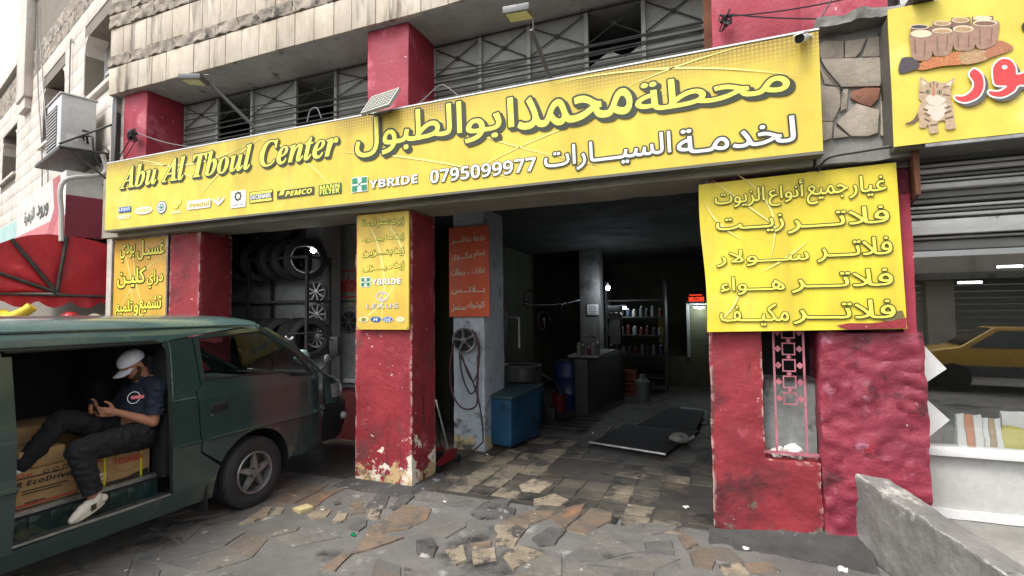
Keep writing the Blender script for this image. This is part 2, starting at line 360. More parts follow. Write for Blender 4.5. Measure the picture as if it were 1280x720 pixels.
M_crazy = mat('crazy_stone', S(186, 174, 156, .85), S(154, 144, 130, .85), 3, 0.85, 0, 0.5, 22, rnd=.16, wear=[(S(190, 188, 184, .8), 3.5, 0.60, 0.1, None, (1, 1, .2))])
M_crazyr = mat('crazy_stone_rust', S(160, 108, 84, .8), S(134, 92, 76, .8), 4, 0.85, 0, 0.5, 22)
M_sheet = mat('painted_sheet_metal', S(176, 176, 170, .9), S(148, 150, 146, .9), 1.6, 0.6, 0, 0.15, 30, rnd=.12, wear=[(S(158, 156, 148, .8), 20, 0.60, 0.05), (S(84, 76, 66, .8), 5, 0.64, 0.08)])
M_bar = mat('weathered_steel', S(88, 88, 84, .7), S(62, 60, 56, .7), 8, 0.6, 0.3, 0.2, 60)
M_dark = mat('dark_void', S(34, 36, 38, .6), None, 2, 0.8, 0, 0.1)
M_black = mat('black_rubber', S(38, 38, 40, .7), S(26, 26, 28, .7), 7, 0.6, 0, 0.2, 70)
M_wallin = mat('grimy_plaster', S(140, 138, 130, .8), S(104, 104, 100, .8), 1.1, 0.85, 0, 0.25, 20, wear=[(S(38, 38, 38, .6), 1.3, 0.52, 0.15), (S(132, 128, 118, .6), 2.6, 0.64, 0.08)])
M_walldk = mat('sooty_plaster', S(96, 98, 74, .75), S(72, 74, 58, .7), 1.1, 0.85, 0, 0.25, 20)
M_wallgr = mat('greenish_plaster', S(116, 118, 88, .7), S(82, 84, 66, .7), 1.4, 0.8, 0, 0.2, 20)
M_white_in = mat('whitewash', S(186, 190, 190, .8), S(150, 154, 156, .8), 1.4, 0.8, 0, 0.2, 20, wear=[(S(110, 112, 114, .8), 2.5, 0.6, 0.12)])
M_greycol = mat('blue_grey_paint', S(196, 206, 214, .85), S(170, 180, 190, .85), 2, 0.6, 0, 0.3, 20, wear=[(S(104, 108, 112, .8), 2.8, 0.57, 0.12), (S(196, 178, 128, .85), 5, 0.72, 0.02, (0.05, .45, .26)), (S(90, 88, 84, .8), 4, 0.60, 0.1, (0, .9, .1))])
M_wire = flat('cable_black', S(44, 44, 46, .8), 0.5)
M_wireg = flat('cable_grey', S(130, 130, 130, .8), 0.5)
M_white = flat('white_paint', S(228, 228, 226, .85), 0.45)
M_steel = mat('bare_steel', S(168, 168, 166), S(120, 120, 120), 8, 0.4, 0.8, 0.1, 60)
M_rust = mat('rusty_sheet', S(124, 74, 44, .8), S(88, 54, 36, .8), 3, 0.8, 0.1, 0.25, 30, wear=[(S(150, 96, 58, .8), 6, 0.6, 0.1)])

# ================================================================== ground
def struct(o): o['kind'] = 'structure'; return o
g = MB(); N_ = 90
g.add([(-120, -60, 0), (120, -60, 0), (120, 120, 0), (-120, 120, 0)], [(0, 1, 2, 3)])
struct(g.build('ground', M_asph, None, smooth=False))
def sheet(name, pts, z, m):
    P = [Vector((x, y, z)) for x, y in pts]
    b = MB(); tri = tessellate_polygon([P]); b.add(P, [t if (P[t[1]]-P[t[0]]).cross(P[t[2]]-P[t[0]]).z > 0 else t[::-1] for t in tri])
    return struct(b.build(name, m, None, smooth=False))
road = sheet('road', [(-30, -7.6), (30, -7.6), (30, 2.1), (-30, 2.1)], 0.004, M_asph)
fore = sheet('forecourt', [(-8.3, 2.1), (1.0, 2.1), (1.02, 4.79), (-8.3, 4.79)], 0.006, M_asph)
flo = sheet('garage_floor', [(-8.3, 4.79), (1.3, 4.79), (1.3, 16), (-8.3, 16)], 0.005, M_oily)
# flagstones: outlines measured on the ground, each stone a slab of its own
def stone(par, name, pts, m, z0=0.0, h=0.016, inset=0.012, jit=1):
    P = [Vector(p) for p in pts]; c = sum(P, Vector((0, 0, 0)))/len(P)
    P = [Vector((p.x, p.y, 0)) for p in P]; c.z = 0
    Q = []
    for i, p in enumerate(P):                          # chip the outline
        q = P[(i+1) % len(P)]; k = max(1, int((q-p).length/0.09))
        for j in range(k):
            r = p.lerp(q, j/k); r += Vector((random.uniform(-1, 1), random.uniform(-1, 1), 0))*0.007*jit*(1 if j else .4); Q.append(r)
    inn = [q+(c-q).normalized()*inset for q in Q]; n = len(Q)
    t1, t2 = random.uniform(-.004, .004), random.uniform(-.004, .004)
    top = [Vector((q.x, q.y, z0+h+t1*math.sin(7*q.x)+t2*math.cos(6*q.y)+random.uniform(-.0012, .0012))) for q in inn]
    b = MB(); b.add([Vector((q.x, q.y, z0-.01)) for q in Q]+top, [])
    n0 = sum((Q[i].cross(Q[(i+1) % n])).z for i in range(n)) > 0
    fs = [((i, (i+1) % n, n+(i+1) % n, n+i) if n0 else ((i+1) % n, i, n+i, n+(i+1) % n)) for i in range(n)]
    tri = tessellate_polygon([top]); 
    for t in tri:
        a, b_, c_ = (top[i] for i in t); fs.append(tuple(n+i for i in (t if (b_-a).cross(c_-a).z > 0 else t[::-1])))
    b.f = fs; return b.build(name, m, par, smooth=False, weld=False)
def gpx(pts): return [at(x, y, Z=0.01) for x, y in pts]
B_, O_, G_ = M_stone_b, M_stone_o, M_stone_g
A = lambda s, ox, oy, pts: [(ox+x/s, oy+y/s) for x, y in pts]
# read from two enlargements of the photograph (scale 3.556 at 280,560 and 2.4615 at 560,540)
z1 = [(O_, [(640, 370), (800, 255), (925, 268), (905, 320), (820, 362), (700, 380)]), (O_, [(438, 532), (512, 478), (585, 460), (640, 376), (805, 398), (690, 440), (560, 478), (490, 552)]),
      (B_, [(62, 345), (180, 265), (215, 262), (195, 305), (130, 330)]), (B_, [(200, 303), (235, 262), (275, 265), (262, 290)]), (O_, [(190, 258), (310, 185), (470, 160), (430, 190), (310, 250)]),
      (O_, [(318, 250), (440, 190), (545, 180), (470, 215), (420, 255), (385, 268)]), (O_, [(540, 262), (590, 232), (622, 240), (618, 262), (578, 274)]), (B_, [(365, 300), (440, 258), (482, 280), (455, 310), (400, 322)]),
      (B_, [(470, 332), (510, 285), (552, 290), (545, 320), (520, 335)]), (G_, [(545, 360), (590, 310), (640, 320), (635, 350), (600, 375)]), (B_, [(632, 305), (650, 270), (705, 275), (690, 318), (660, 322)]),
      (G_, [(850, 410), (930, 398), (955, 440), (930, 490), (860, 480)]), (B_, [(978, 455), (1065, 430), (1082, 500), (1030, 528)]), (B_, [(1100, 460), (1210, 445), (1215, 500), (1105, 520)]),
      (O_, [(1095, 425), (1195, 412), (1190, 440), (1100, 448)]), (B_, [(1200, 345), (1290, 338), (1290, 445), (1208, 432)]), (G_, [(1145, 290), (1230, 262), (1300, 270), (1290, 310), (1165, 320)]),
      (O_, [(250, 150), (300, 128), (350, 150), (300, 178), (220, 200)]), (G_, [(625, 262), (680, 205), (740, 212), (720, 268), (660, 276)]), (G_, [(730, 268), (790, 210), (850, 215), (800, 262), (750, 280)]),
      (G_, [(485, 240), (515, 225), (525, 250), (490, 258)]), (O_, [(560, 300), (630, 290), (628, 262), (580, 280)])]
z2 = [(O_, [(165, 275), (235, 243), (328, 242), (322, 262), (250, 288), (180, 290)]), (O_, [(310, 265), (355, 235), (425, 222), (405, 260), (360, 300)]), (O_, [(362, 302), (440, 232), (508, 250), (505, 272), (425, 320)]),
      (B_, [(142, 290), (252, 290), (205, 355), (150, 352)]), (B_, [(168, 385), (215, 348), (305, 378), (200, 428)]), (B_, [(262, 208), (330, 192), (372, 210), (345, 230), (262, 226)]),
      (B_, [(218, 165), (262, 145), (330, 158), (285, 188), (225, 182)]), (O_, [(740, 370), (790, 360), (828, 400), (815, 425), (755, 415)]), (O_, [(700, 320), (735, 315), (775, 350), (735, 365)]),
      (G_, [(600, 340), (690, 335), (700, 380), (610, 375)]), (O_, [(905, 405), (985, 398), (1030, 430), (940, 440)]), (G_, [(255, 330), (310, 292), (365, 302), (330, 350), (280, 355)]), (B_, [(830, 410), (900, 405), (930, 440), (850, 443)]),
      (G_, [(60, 250), (120, 210), (200, 205), (170, 250), (100, 272)])]
M_flag = mat('flagstone_grimy', S(126, 121, 113, .78), S(98, 95, 91, .74), 2.2, 0.8, 0, 0.6, 26, rnd=.10, wear=[(S(96, 95, 94, .75), 1.3, 0.50, 0.12), (S(132, 116, 98, .72), 1.7, 0.60, 0.12), (S(182, 178, 168, .8), 12, 0.64, 0.05), (S(60, 58, 56, .7), 2.3, 0.60, 0.08)])
M_flag2 = mat('flagstone_brown', S(124, 112, 98, .72), S(98, 92, 86, .7), 3, 0.8, 0, 0.6, 26, rnd=.16, wear=[(S(96, 94, 92, .75), 2.3, 0.50, 0.14), (S(178, 168, 150, .8), 10, 0.64, 0.05)])
hand = []
for sc_, ox, oy, zz in ((3.556, 280, 560, z1), (2.4615, 560, 540, z2)):
    for m, p in zz:
        P = gpx(A(sc_, ox, oy, p)); hand.append(P); stone(fore, 'paving_stone', P, m, 0.008, 0.012)
def near_hand(c, r_):
    for P in hand:
        q = sum(P, Vector())/len(P)
        if (Vector((q.x, q.y))-c).length < r_: return True
        for p in P:
            if (Vector((p.x, p.y))-c).length < r_*.75: return True
    return False
gx = {}; NX, NY = 26, 9; dx_, dy_ = .335, .29
for j in range(NY+1):
    for i in range(NX+1):
        gx[i, j] = Vector((-7.6+i*dx_+random.uniform(-.09, .09)+(.16 if j % 2 else 0), 2.15+j*dy_+random.uniform(-.07, .07), 0))
nst = 0
for j in range(NY):
    for i in range(NX):
        P = [gx[i, j], gx[i+1, j], gx[i+1, j+1], gx[i, j+1]]; c = sum(P, Vector())/4; c2 = Vector((c.x, c.y))
        if near_hand(c2, .17) or c.x > .85 or (noise.noise(c*1.1) > (.12 if c.y > 3.3 else -.05)) or (c.x > -.3 and c.y > 4.35) or (-4.1 < c.x < -2.95 and c.y > 4.5): continue
        P = [p+(c-p).normalized()*.011 for p in P]
        if random.random() < .25: k = random.randrange(4); P[k:k+1] = [P[k].lerp(P[k-1], .3), P[k].lerp(P[(k+1) % 4], .3)]
        stone(fore, 'paving_stone', P, M_flag2 if random.random() < .12 else M_flag, 0.006, 0.009, .010); nst += 1
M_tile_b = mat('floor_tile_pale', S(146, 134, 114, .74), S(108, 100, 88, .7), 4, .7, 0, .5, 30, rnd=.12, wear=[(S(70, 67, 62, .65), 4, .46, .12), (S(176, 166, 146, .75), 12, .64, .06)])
# square tiles, worn and dirty, inside the opening and along its threshold
for i in range(11):
    for j in range(26):
        x = -3.05+i*0.27+random.uniform(-.01, .01); y = 4.62+j*0.27
        if i % 11 > 9 and j < 0: continue
        if 5.6 < y < 6.3 and -2.2 < x < -1.2: continue
        if 6.6 < y < 8.3 and -1.8 < x < -.5: continue
        if noise.noise(Vector((x*1.1, y*1.1, 3))) < -0.28 and y < 7: continue
        if y < 4.75 and (x < -1.9 or x > -.4): continue
        s = 0.262; d = lambda: random.uniform(-.012, .012)
        P = [(x+d()*1.8, y+d()*1.8, 0), (x+s+d(), y+d(), 0), (x+s+d(), y+s+d(), 0), (x+d(), y+s+d(), 0)]
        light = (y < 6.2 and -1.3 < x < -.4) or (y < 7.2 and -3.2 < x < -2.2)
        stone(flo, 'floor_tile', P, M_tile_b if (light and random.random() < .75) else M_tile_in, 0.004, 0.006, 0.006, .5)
# grit and small stones lying about
gb = MB()
for k in range(2600):
    x, y = random.uniform(-5.5, 1.0), random.uniform(2.2, 5.2)
    if random.random() < .4: x, y = random.uniform(-4.3, -2.7), random.uniform(4.2, 4.8)
    if -4.0 < x < -3.05 and y > 4.7: continue
    r_ = random.uniform(.002, .007)*(2 if random.random() < .04 else 1); a = random.uniform(0, 6.28); z = .016
    P = [Vector((x+r_*math.cos(a+t)*random.uniform(.7, 1.3), y+r_*math.sin(a+t)*random.uniform(.7, 1.3), z)) for t in (0, 2.1, 4.2)]+[Vector((x, y, z+r_*.8))]
    gb.add(P, [(0, 1, 3), (1, 2, 3), (2, 0, 3)])
tag(gb.build('grit', M_stone_b, None, smooth=False, weld=False), 'fine pale grit scattered over the forecourt paving', 'grit', kind='stuff')
# raised pavement on the right of the low wall
pav = MB(); pav.prism([(1.28, 4.9, 0), (1.28, 2.2, 0), (1.9, 1.2, 0), (9, 1.2, 0), (9, 5.2, 0), (1.3, 5.2, 0)], (0, 0, 0.25))
pavo = struct(pav.build('pavement', M_conc, None, bevel=.01))
# cement fillet along the foot of the red wall
fb = MB(); fb.prism([(-.14, 4.82, 0), (-.14, 4.62, 0), (-.14, 4.72, .02), (-.14, 4.82, .06)], (1.15, 0, 0))
fb2 = MB(); fb2.hexa([(-.14, 4.5, 0), (1.0, 4.42, 0), (1.0, 4.84, 0), (-.14, 4.84, 0), (-.14, 4.72, .015), (1.0, 4.6, .07), (1.0, 4.84, .17), (-.14, 4.84, .03)])
M_fil = mat('grimy_cement', S(86, 85, 83, .7), S(62, 61, 60, .65), 2.5, .85, 0, .5, 22, wear=[(S(150, 148, 142, .8), 5, .62, .08)])
struct(fb2.build('cement_fillet', M_fil, None, rough=(.05, .008, 9)))
fb3 = MB(); fb3.hexa([(-4.05, 4.52, 0), (-3.0, 4.5, 0), (-2.95, 5.4, 0), (-4.05, 5.4, 0), (-3.95, 4.68, .035), (-3.06, 4.66, .035), (-3.06, 5.3, .03), (-3.95, 5.3, .03)])
struct(fb3.build('cement_fillet', M_fil, None, rough=(.05, .007, 9)))
# ================================================================== the garage building
GB = thing('garage_building', (-3.5, 4.8, 0), 'stone clad garage building with red pillars and a deep dark workshop opening', 'building')
MB().box(-3.9, -3.14, 4.8, 5.3, -.02, 3.04).build('pillar', M_redpeel, GB, bevel=.012, rough=(.055, .008, 5))['label'] = 'red front pillar with plaster peeling at its foot'
MB().box(-7.1, -6.5, 4.8, 5.3, -.02, 3.04).build('pillar', M_red, GB, bevel=.012, rough=(.08, .008, 6))['label'] = 'red pillar beside the van roof'
box('wall', M_conc, GB, -8.42, -7.13, 4.86, 5.3, -.02, 3.04)
box('wall', M_lim, GB, -8.5, -8.385, 4.80, 9, -.02, 8.6)['label'] = 'narrow end wall beside the pale building'
# red wall with the small barred window, right of the opening
rw = MB(); rw.prism([(-.1, 4.8, -.02), (.72, 4.8, -.02), (.72, 4.8, .655), (.315, 4.8, .655), (.315, 4.8, 3.04), (-.1, 4.8, 3.04)], (0, .45, 0)); rw = rw.build('wall', M_red, GB, bevel=.012, rough=(.045, .011, 6)); rw['label'] = 'red wall left of and under the barred window'
rl = MB().box(.72, 1.43, 4.775, 5.25, -.02, 1.72).build('wall', M_red2, GB, bevel=.03, rough=(.026, .016, 5.5, -.034)); rl['label'] = 'lumpy magenta stone wall right of the barred window'
box('wall', M_red2, GB, .73, 1.40, 4.86, 5.25, 1.722, 3.04)
box('wall', M_redup, GB, 1.30, 1.385, 4.79, 4.86, 1.70, 2.78, rough=(.06, .006, 6))['label'] = 'thin pinkish edge beside the yellow panel'
wb = box('window_backing', mat('stained_cement', S(170, 172, 168, .85), S(120, 126, 124, .8), 4, .85, bump=.4, bscale=20, wear=[(S(40, 42, 42, .7), 3, .56, .1)]), GB, .316, .72, 4.98, 5.2, .655, 1.31, rough=(.06, .006, 8))
box('window_backing', M_dark, GB, .316, .72, 5.2, 5.24, 1.31, 3.0)
# pink window grille
M_pink = mat('pink_grille_paint', S(206, 128, 140, .85), S(160, 92, 102, .85), 9, .6, .1, .2, 60, wear=[(S(98, 76, 70, .8), 12, .62, .06)])
gr = MB().box(.30, .74, 4.82, 4.845, .70, .722).build('grille', M_pink, GB); gr['label'] = 'pink window grille of squares and diamonds'
for x in (.405, .625): MB().box(x-.008, x+.008, 4.822, 4.838, .70, 3.0).build('bar', M_pink, gr)
for k in range(9):
    z = 1.16+k*.137
    b = MB()
    for (a0, a1, b0, b1) in ((.465, .565, -.052, -.042), (.465, .565, .042, .052), (.465, .475, -.042, .042), (.555, .565, -.042, .042)): b.box(a0, a1, 4.824, 4.836, z+b0, z+b1)
    b.build('square', M_pink, gr)
    for cx_ in (.435, .595, .515):
        zz = z if cx_ != .515 else z+.0685; s = .028 if cx_ != .515 else .02
        MB().prism([(cx_-s, 4.822, zz), (cx_, 4.822, zz-s), (cx_+s, 4.822, zz), (cx_, 4.822, zz+s)], (0, .014, 0)).build('diamond', M_pink, gr)
box('crossbar', M_bar, GB, .318, .72, 4.95, 4.965, 1.30, 1.325)
# beam and ceiling
box('beam', M_beam, GB, -8.38, .72, 4.66, 5.25, 3.045, 3.92, rough=(.25, .008, 3)); box('beam', M_beam, GB, .722, 1.4, 4.9, 5.25, 3.045, 4.2)
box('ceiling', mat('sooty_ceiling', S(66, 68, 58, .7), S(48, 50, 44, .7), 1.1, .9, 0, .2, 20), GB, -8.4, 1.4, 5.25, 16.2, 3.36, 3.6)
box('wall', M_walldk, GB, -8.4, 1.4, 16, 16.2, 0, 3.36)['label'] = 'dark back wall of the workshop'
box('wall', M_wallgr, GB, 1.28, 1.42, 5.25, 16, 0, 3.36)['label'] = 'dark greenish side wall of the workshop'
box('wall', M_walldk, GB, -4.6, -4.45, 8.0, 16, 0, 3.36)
box('wall', M_white_in, GB, -8.4, -5.98, 6.28, 6.4, 0, 3.36)['label'] = 'whitewashed wall behind the tyre rack'
box('pillar', M_white_in, GB, -6.0, -5.66, 6.2, 6.6, 0, 3.36, bevel=.01)['label'] = 'white pillar with wheel trims hung on it'
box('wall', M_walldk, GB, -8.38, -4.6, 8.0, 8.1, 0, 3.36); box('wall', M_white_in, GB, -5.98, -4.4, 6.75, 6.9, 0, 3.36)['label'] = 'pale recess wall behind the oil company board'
box('baseboard', M_white, GB, -5.65, -4.4, 6.66, 6.748, .80, .86)
MB().box(-3.5, -3.02, 6.4, 7.1, -.02, 3.36).build('pillar', M_greycol, GB, bevel=.015, rough=(.08, .009, 6))['label'] = 'pale blue grey pillar hung with a wheel rim and hoses'
MB().box(-3.07, -2.6, 11.8, 12.25, 0, 3.36).build('pillar', M_wallin, GB, bevel=.01)['label'] = 'grey pillar deep inside the workshop'
# recess above the sign: sheet metal wall, braces, red pillars, soffit
MB().box(-8.19, -7.67, 4.8, 5.37, 3.92, 5.2).build('pillar', M_redup, GB, bevel=.01, rough=(.1, .007, 5))['label'] = 'red upper pillar at the left end'
MB().box(-3.74, -3.18, 4.8, 5.37, 3.92, 5.2).build('pillar', M_redup, GB, bevel=.01, rough=(.1, .007, 5))['label'] = 'red upper pillar in the middle'
box('pillar', M_redup, GB, .69, 1.3, 4.80, 5.37, 4.22, 5.2, rough=(.1, .006, 5)); MB().box(0.0, .692, 4.8, 5.37, 3.92, 5.2).build('pillar', M_redup, GB, bevel=.01, rough=(.1, .007, 5))['label'] = 'wide red upper pillar at the right end'
box('pillar', M_rust, GB, -.07, 0.0, 4.95, 5.37, 3.92, 5.2)['label'] = 'narrow brown post beside the wide red pillar'
box('soffit', M_soff, GB, -8.4, 1.45, 4.72, 6.4, 5.2, 5.34, rough=(.2, .006, 4))
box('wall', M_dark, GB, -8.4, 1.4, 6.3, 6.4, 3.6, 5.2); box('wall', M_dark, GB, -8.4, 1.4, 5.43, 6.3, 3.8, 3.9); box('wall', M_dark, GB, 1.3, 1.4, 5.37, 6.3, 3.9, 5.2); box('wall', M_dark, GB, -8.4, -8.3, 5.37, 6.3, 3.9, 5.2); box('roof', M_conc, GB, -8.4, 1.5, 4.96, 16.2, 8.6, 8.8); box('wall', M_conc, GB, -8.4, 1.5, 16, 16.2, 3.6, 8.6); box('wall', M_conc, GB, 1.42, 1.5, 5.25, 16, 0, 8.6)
xs = [-7.67, -6.95, -6.237, -5.411, -4.707, -3.74]; xs2 = [-3.18, -2.558, -1.943, -1.275, -.664, -.07]
M_cleat = M_bar
for grp in (xs, xs2):
    for i in range(len(grp)-1):
        a, b = grp[i], grp[i+1]
        dark = (grp is xs and i in (1, 3)) or (grp is xs2 and i == 3)
        if not dark: box('metal_sheet', M_sheet, GB, a+.005, b-.005, 5.40, 5.42, 3.92, 5.195)
        elif grp is xs2: MB().prism([(a, 5.40, 3.92), (b, 5.40, 3.92), (b, 5.40, 4.72), (b-.2, 5.40, 4.60), (a+.25, 5.40, 4.70), (a, 5.40, 4.55)], (0, .02, 0)).build('metal_sheet', M_sheet, GB)
        else: box('metal_sheet', M_sheet, GB, a+.005, b-.005, 5.40, 5.42, 3.92, 4.02)
        for (z0, z1) in ((4.80, 5.15), (3.98, 4.52)):
            for (p, q) in (((a, z0), (b, z1)), ((a, z1), (b, z0))):
                MB().tube([(p[0], 5.375, p[1]), (q[0], 5.375, q[1])], .0075, 5).build('brace', M_bar, GB)
            MB().cyl(((a+b)/2, 5.36, (z0+z1)/2), ((a+b)/2, 5.385, (z0+z1)/2), .022, n=10).build('boss', M_bar, GB)
    for x in grp: box('post', M_sheet, GB, x-.022, x+.022, 5.36, 5.40, 3.92, 5.196)
    for z in (5.165, 4.78, 4.70, 4.60, 4.535): box('rail', M_bar, GB, grp[0], grp[-1], 5.352, 5.366, z-.009, z+.009)
# parapet: slabs and rock-faced bands
PA = box('parapet', M_mortar, GB, -8.38, 1.5, 4.725, 4.95, 5.21, 8.8); MBs = {}
def slabmesh(w_, h_, d_, rough=None, bev=.006):
    k = (round(w_, 3), round(h_, 3), rough is not None, random.randint(0, 3) if rough else 0)
    if k not in MBs:
        o = MB().box(-w_/2, w_/2, -d_, 0, 0, h_).build('stone_slab', M_slabr if rough else M_slab, None, bevel=bev, rough=rough)
        MBs[k] = o.data; bpy.data.objects.remove(o)
    return MBs[k]
def put_slab(par, me, loc, name, rz=0):
    o = bpy.data.objects.new(name, me); COL.objects.link(o); o.parent = par; o.location = Vector(loc)-org(par); o.rotation_euler.z = rz; return o
def row(z, h_, ws, d_, y, name, rough=None, x0=-8.39, x1=1.5):
    x = x0
    while x < x1-.05:
        w_ = random.choice(ws)
        if x+w_ > x1: w_ = x1-x
        me = slabmesh(w_-.008, h_-.008, d_+(random.random()*.03 if rough else 0), rough)
        put_slab(PA, me, (x+w_/2, y+random.uniform(-.004, .004), z+random.uniform(-.003, .003)), name); x += w_
row(5.20, .41, (.26, .3, .34, .3), .06, 4.725, 'stone_slab')
row(5.615, .17, (.42, .55, .5), .055, 4.725, 'rock_face_block', (.035, .02, 11))
row(5.79, .42, (.26, .3, .34, .3), .035, 4.725, 'stone_slab')
row(6.215, .2, (.42, .55, .5), .05, 4.725, 'rock_face_block', (.035, .02, 11))
row(6.42, .18, (.5, .6), .05, 4.725, 'rock_face_block', (.035, .02, 11))
row(6.605, .42, (.3, .34), .035, 4.725, 'stone_slab')
row(7.03, .6, (.6, .7), .03, 4.725, 'stone_slab', None)
# crazy paving panel between the two signs, with its broken ledge
CP = box('stone_panel', M_conc, GB, .70, 1.42, 4.83, 4.95, 3.0, 4.2)
cz = lambda pts: [at(1000+x/3, y/3, Y=4.83) for x, y in pts]
for m_, p in [(M_crazy, [(60, 185), (90, 158), (158, 160), (160, 220), (62, 222)]), (M_crazy, [(168, 160), (245, 150), (222, 200), (205, 218), (168, 220)]), (M_crazy, [(255, 148), (318, 140), (320, 190), (290, 216), (232, 216)]),
              (M_crazy, [(80, 228), (210, 226), (305, 222), (300, 300), (290, 325), (150, 328), (95, 318), (78, 262)]), (M_crazy, [(56, 230), (72, 262), (62, 312), (56, 312)]), (M_crazy, [(56, 325), (145, 335), (148, 400), (120, 455), (60, 455)]),
              (M_crazyr, [(192, 348), (240, 335), (296, 335), (290, 372), (262, 402), (222, 390), (190, 372)]), (M_crazy, [(156, 340), (178, 340), (172, 410), (150, 420)]), (M_crazy, [(210, 396), (290, 420), (286, 500), (250, 512), (190, 512), (140, 465)]),
              (M_crazy, [(62, 462), (120, 462), (115, 520), (64, 540)]), (M_crazy, [(128, 478), (180, 515), (122, 522)]), (M_crazy, [(302, 340), (332, 335), (335, 430), (330, 510), (300, 508)]), (M_crazy, [(310, 230), (330, 215), (332, 320), (302, 326)])]:
    c_ = sum(cz(p), Vector())/len(p); MB().prism([q+(q-c_)*.05 for q in cz(p)], (0, -.022-random.random()*.012, 0)).build('flagstone', m_, CP, bevel=.004)
box('ledge', M_conc, GB, .78, 1.42, 4.66, 4.9, 4.165, 4.24, rough=(.03, .022, 9))
box('ledge', M_conc, GB, .74, 1.42, 4.66, 4.9, 3.045, 3.14, rough=(.05, .012, 7))

# ================================================================== pale building on the left, turned away
DL = Vector((-.964, .267, 0)).normalized(); NL = Vector((-DL.y, DL.x, 0)); NL = -NL if NL.y > 0 else NL   # outward
PL = Vector((-8.42, 4.86, 0))
LB = thing('stone_building', PL, 'pale limestone building receding on the left with deep set windows', 'building')
def L3(s, z, d=0): return PL+DL*s+NL*d+Vector((0, 0, z))
def lpx(px, py, d=0):
    q = at(px, py, P=PL+NL*d, N=NL); return ((q-PL).dot(DL), q.z)
def lbox(name, m, par, s0, s1, z0, z1, d0, d1, **k):
    b = MB().hexa([L3(s1, z0, d1), L3(s0, z0, d1), L3(s0, z0, d0), L3(s1, z0, d0), L3(s1, z1, d1), L3(s0, z1, d1), L3(s0, z1, d0), L3(s1, z1, d0)])
    return b.build(name, m, par, **k)
wins = []
for a, b_ in (((100, 127), (143, 8)), ((50, 190), (80, 88)), ((-16, 262), (15, 172))):
    s0, zt = lpx(*b_); s1, zb = lpx(*a); wins.append((s0, s1, zb, zt))
wins = [(w_[0], w_[1], wins[0][2], wins[0][3]) if i == 0 else w_ for i, w_ in enumerate(wins)]
WZ0, WZ1 = wins[0][2], wins[0][3]
wins = [(0.33, 2.05, 5.66, 6.86), (3.42, 5.2, 5.55, 6.80), (8.0, 9.9, 5.5, 6.6)]
ZB, ZT = 5.55, 6.86
lbox('wall', M_mortar, LB, -.25, 14, 0, ZB, -.45, -.03); 
lbox('wall', M_mortar, LB, -.25, 7.2, ZT, 9.3, -.45, -.03); lbox('wall', M_mortar, LB, 7.2, 14, ZT, 8.15, -.45, -.03)
for a, b in ((-.25, .33), (2.05, 3.42), (5.2, 8.0), (9.9, 14)): lbox('wall', M_mortar, LB, a, b, ZB, ZT, -.45, -.03)
lbox('roof_edge', M_lim, LB, 7.15, 14, 8.15, 8.28, -.45, .06); lbox('roof_edge', M_lim, LB, -.25, 7.2, 9.3, 9.42, -.45, .08)
lbox('wall', M_lim, LB, 6.3, 7.2, 6.95, 9.6, -.03, .14, bevel=.02)['label'] = 'projecting stone bay near the roofline'
lbox('wall', M_lim, LB, 6.4, 7.1, 6.7, 6.95, -.03, .1)
CH = .308; nb = 0
kmesh = {}
for c in range(11, 30):
    z0 = c*CH; z1 = z0+CH; s = -.24 - (c % 2)*.3; top = 9.25
    rough_ = 24 <= c <= 26
    while s < 12.5:
        L_ = random.choice((.56, .62, .68)); a, b = max(s, -.24), s+L_; s += L_
        tp = 9.3 if b < 7.2 else 8.15
        if z1 > tp+.1 or b < -.1: continue
        segs = [(a, b)]
        for (w0, w1, q0, q1) in wins:
            if z1 > q0+.02 and z0 < q1-.02:
                ns = []
                for (u, v) in segs:
                    if v <= w0 or u >= w1: ns.append((u, v)); continue
                    if u < w0-.05: ns.append((u, w0))
                    if v > w1+.05: ns.append((w1, v))
                segs = ns
        for u, v in segs:
            if v-u < .04 or nb > 290: continue
            W_ = round((v-u)*25)/25; key = (W_, rough_)
            if key not in kmesh:
                o = MB().box(-W_/2+.003, W_/2-.003, -.028, 0, .003, CH-.004).build('stone_block', M_slabr if rough_ else M_lim, None, bevel=.004, rough=(.05, .018, 9) if rough_ else None)
                kmesh[key] = o.data; bpy.data.objects.remove(o)
            p = L3((u+v)/2, z0, -.03); o = put_slab(LB, kmesh[key], p, 'stone_block', math.atan2(-DL.y, -DL.x)); nb += 1
M_shut = mat('roller_blind', S(168, 166, 164, .8), S(146, 144, 142, .8), 2, .7, 0, .2, 30)
M_glassd = glass('dark_window_glass', (.35, .38, .42, 1), .10)
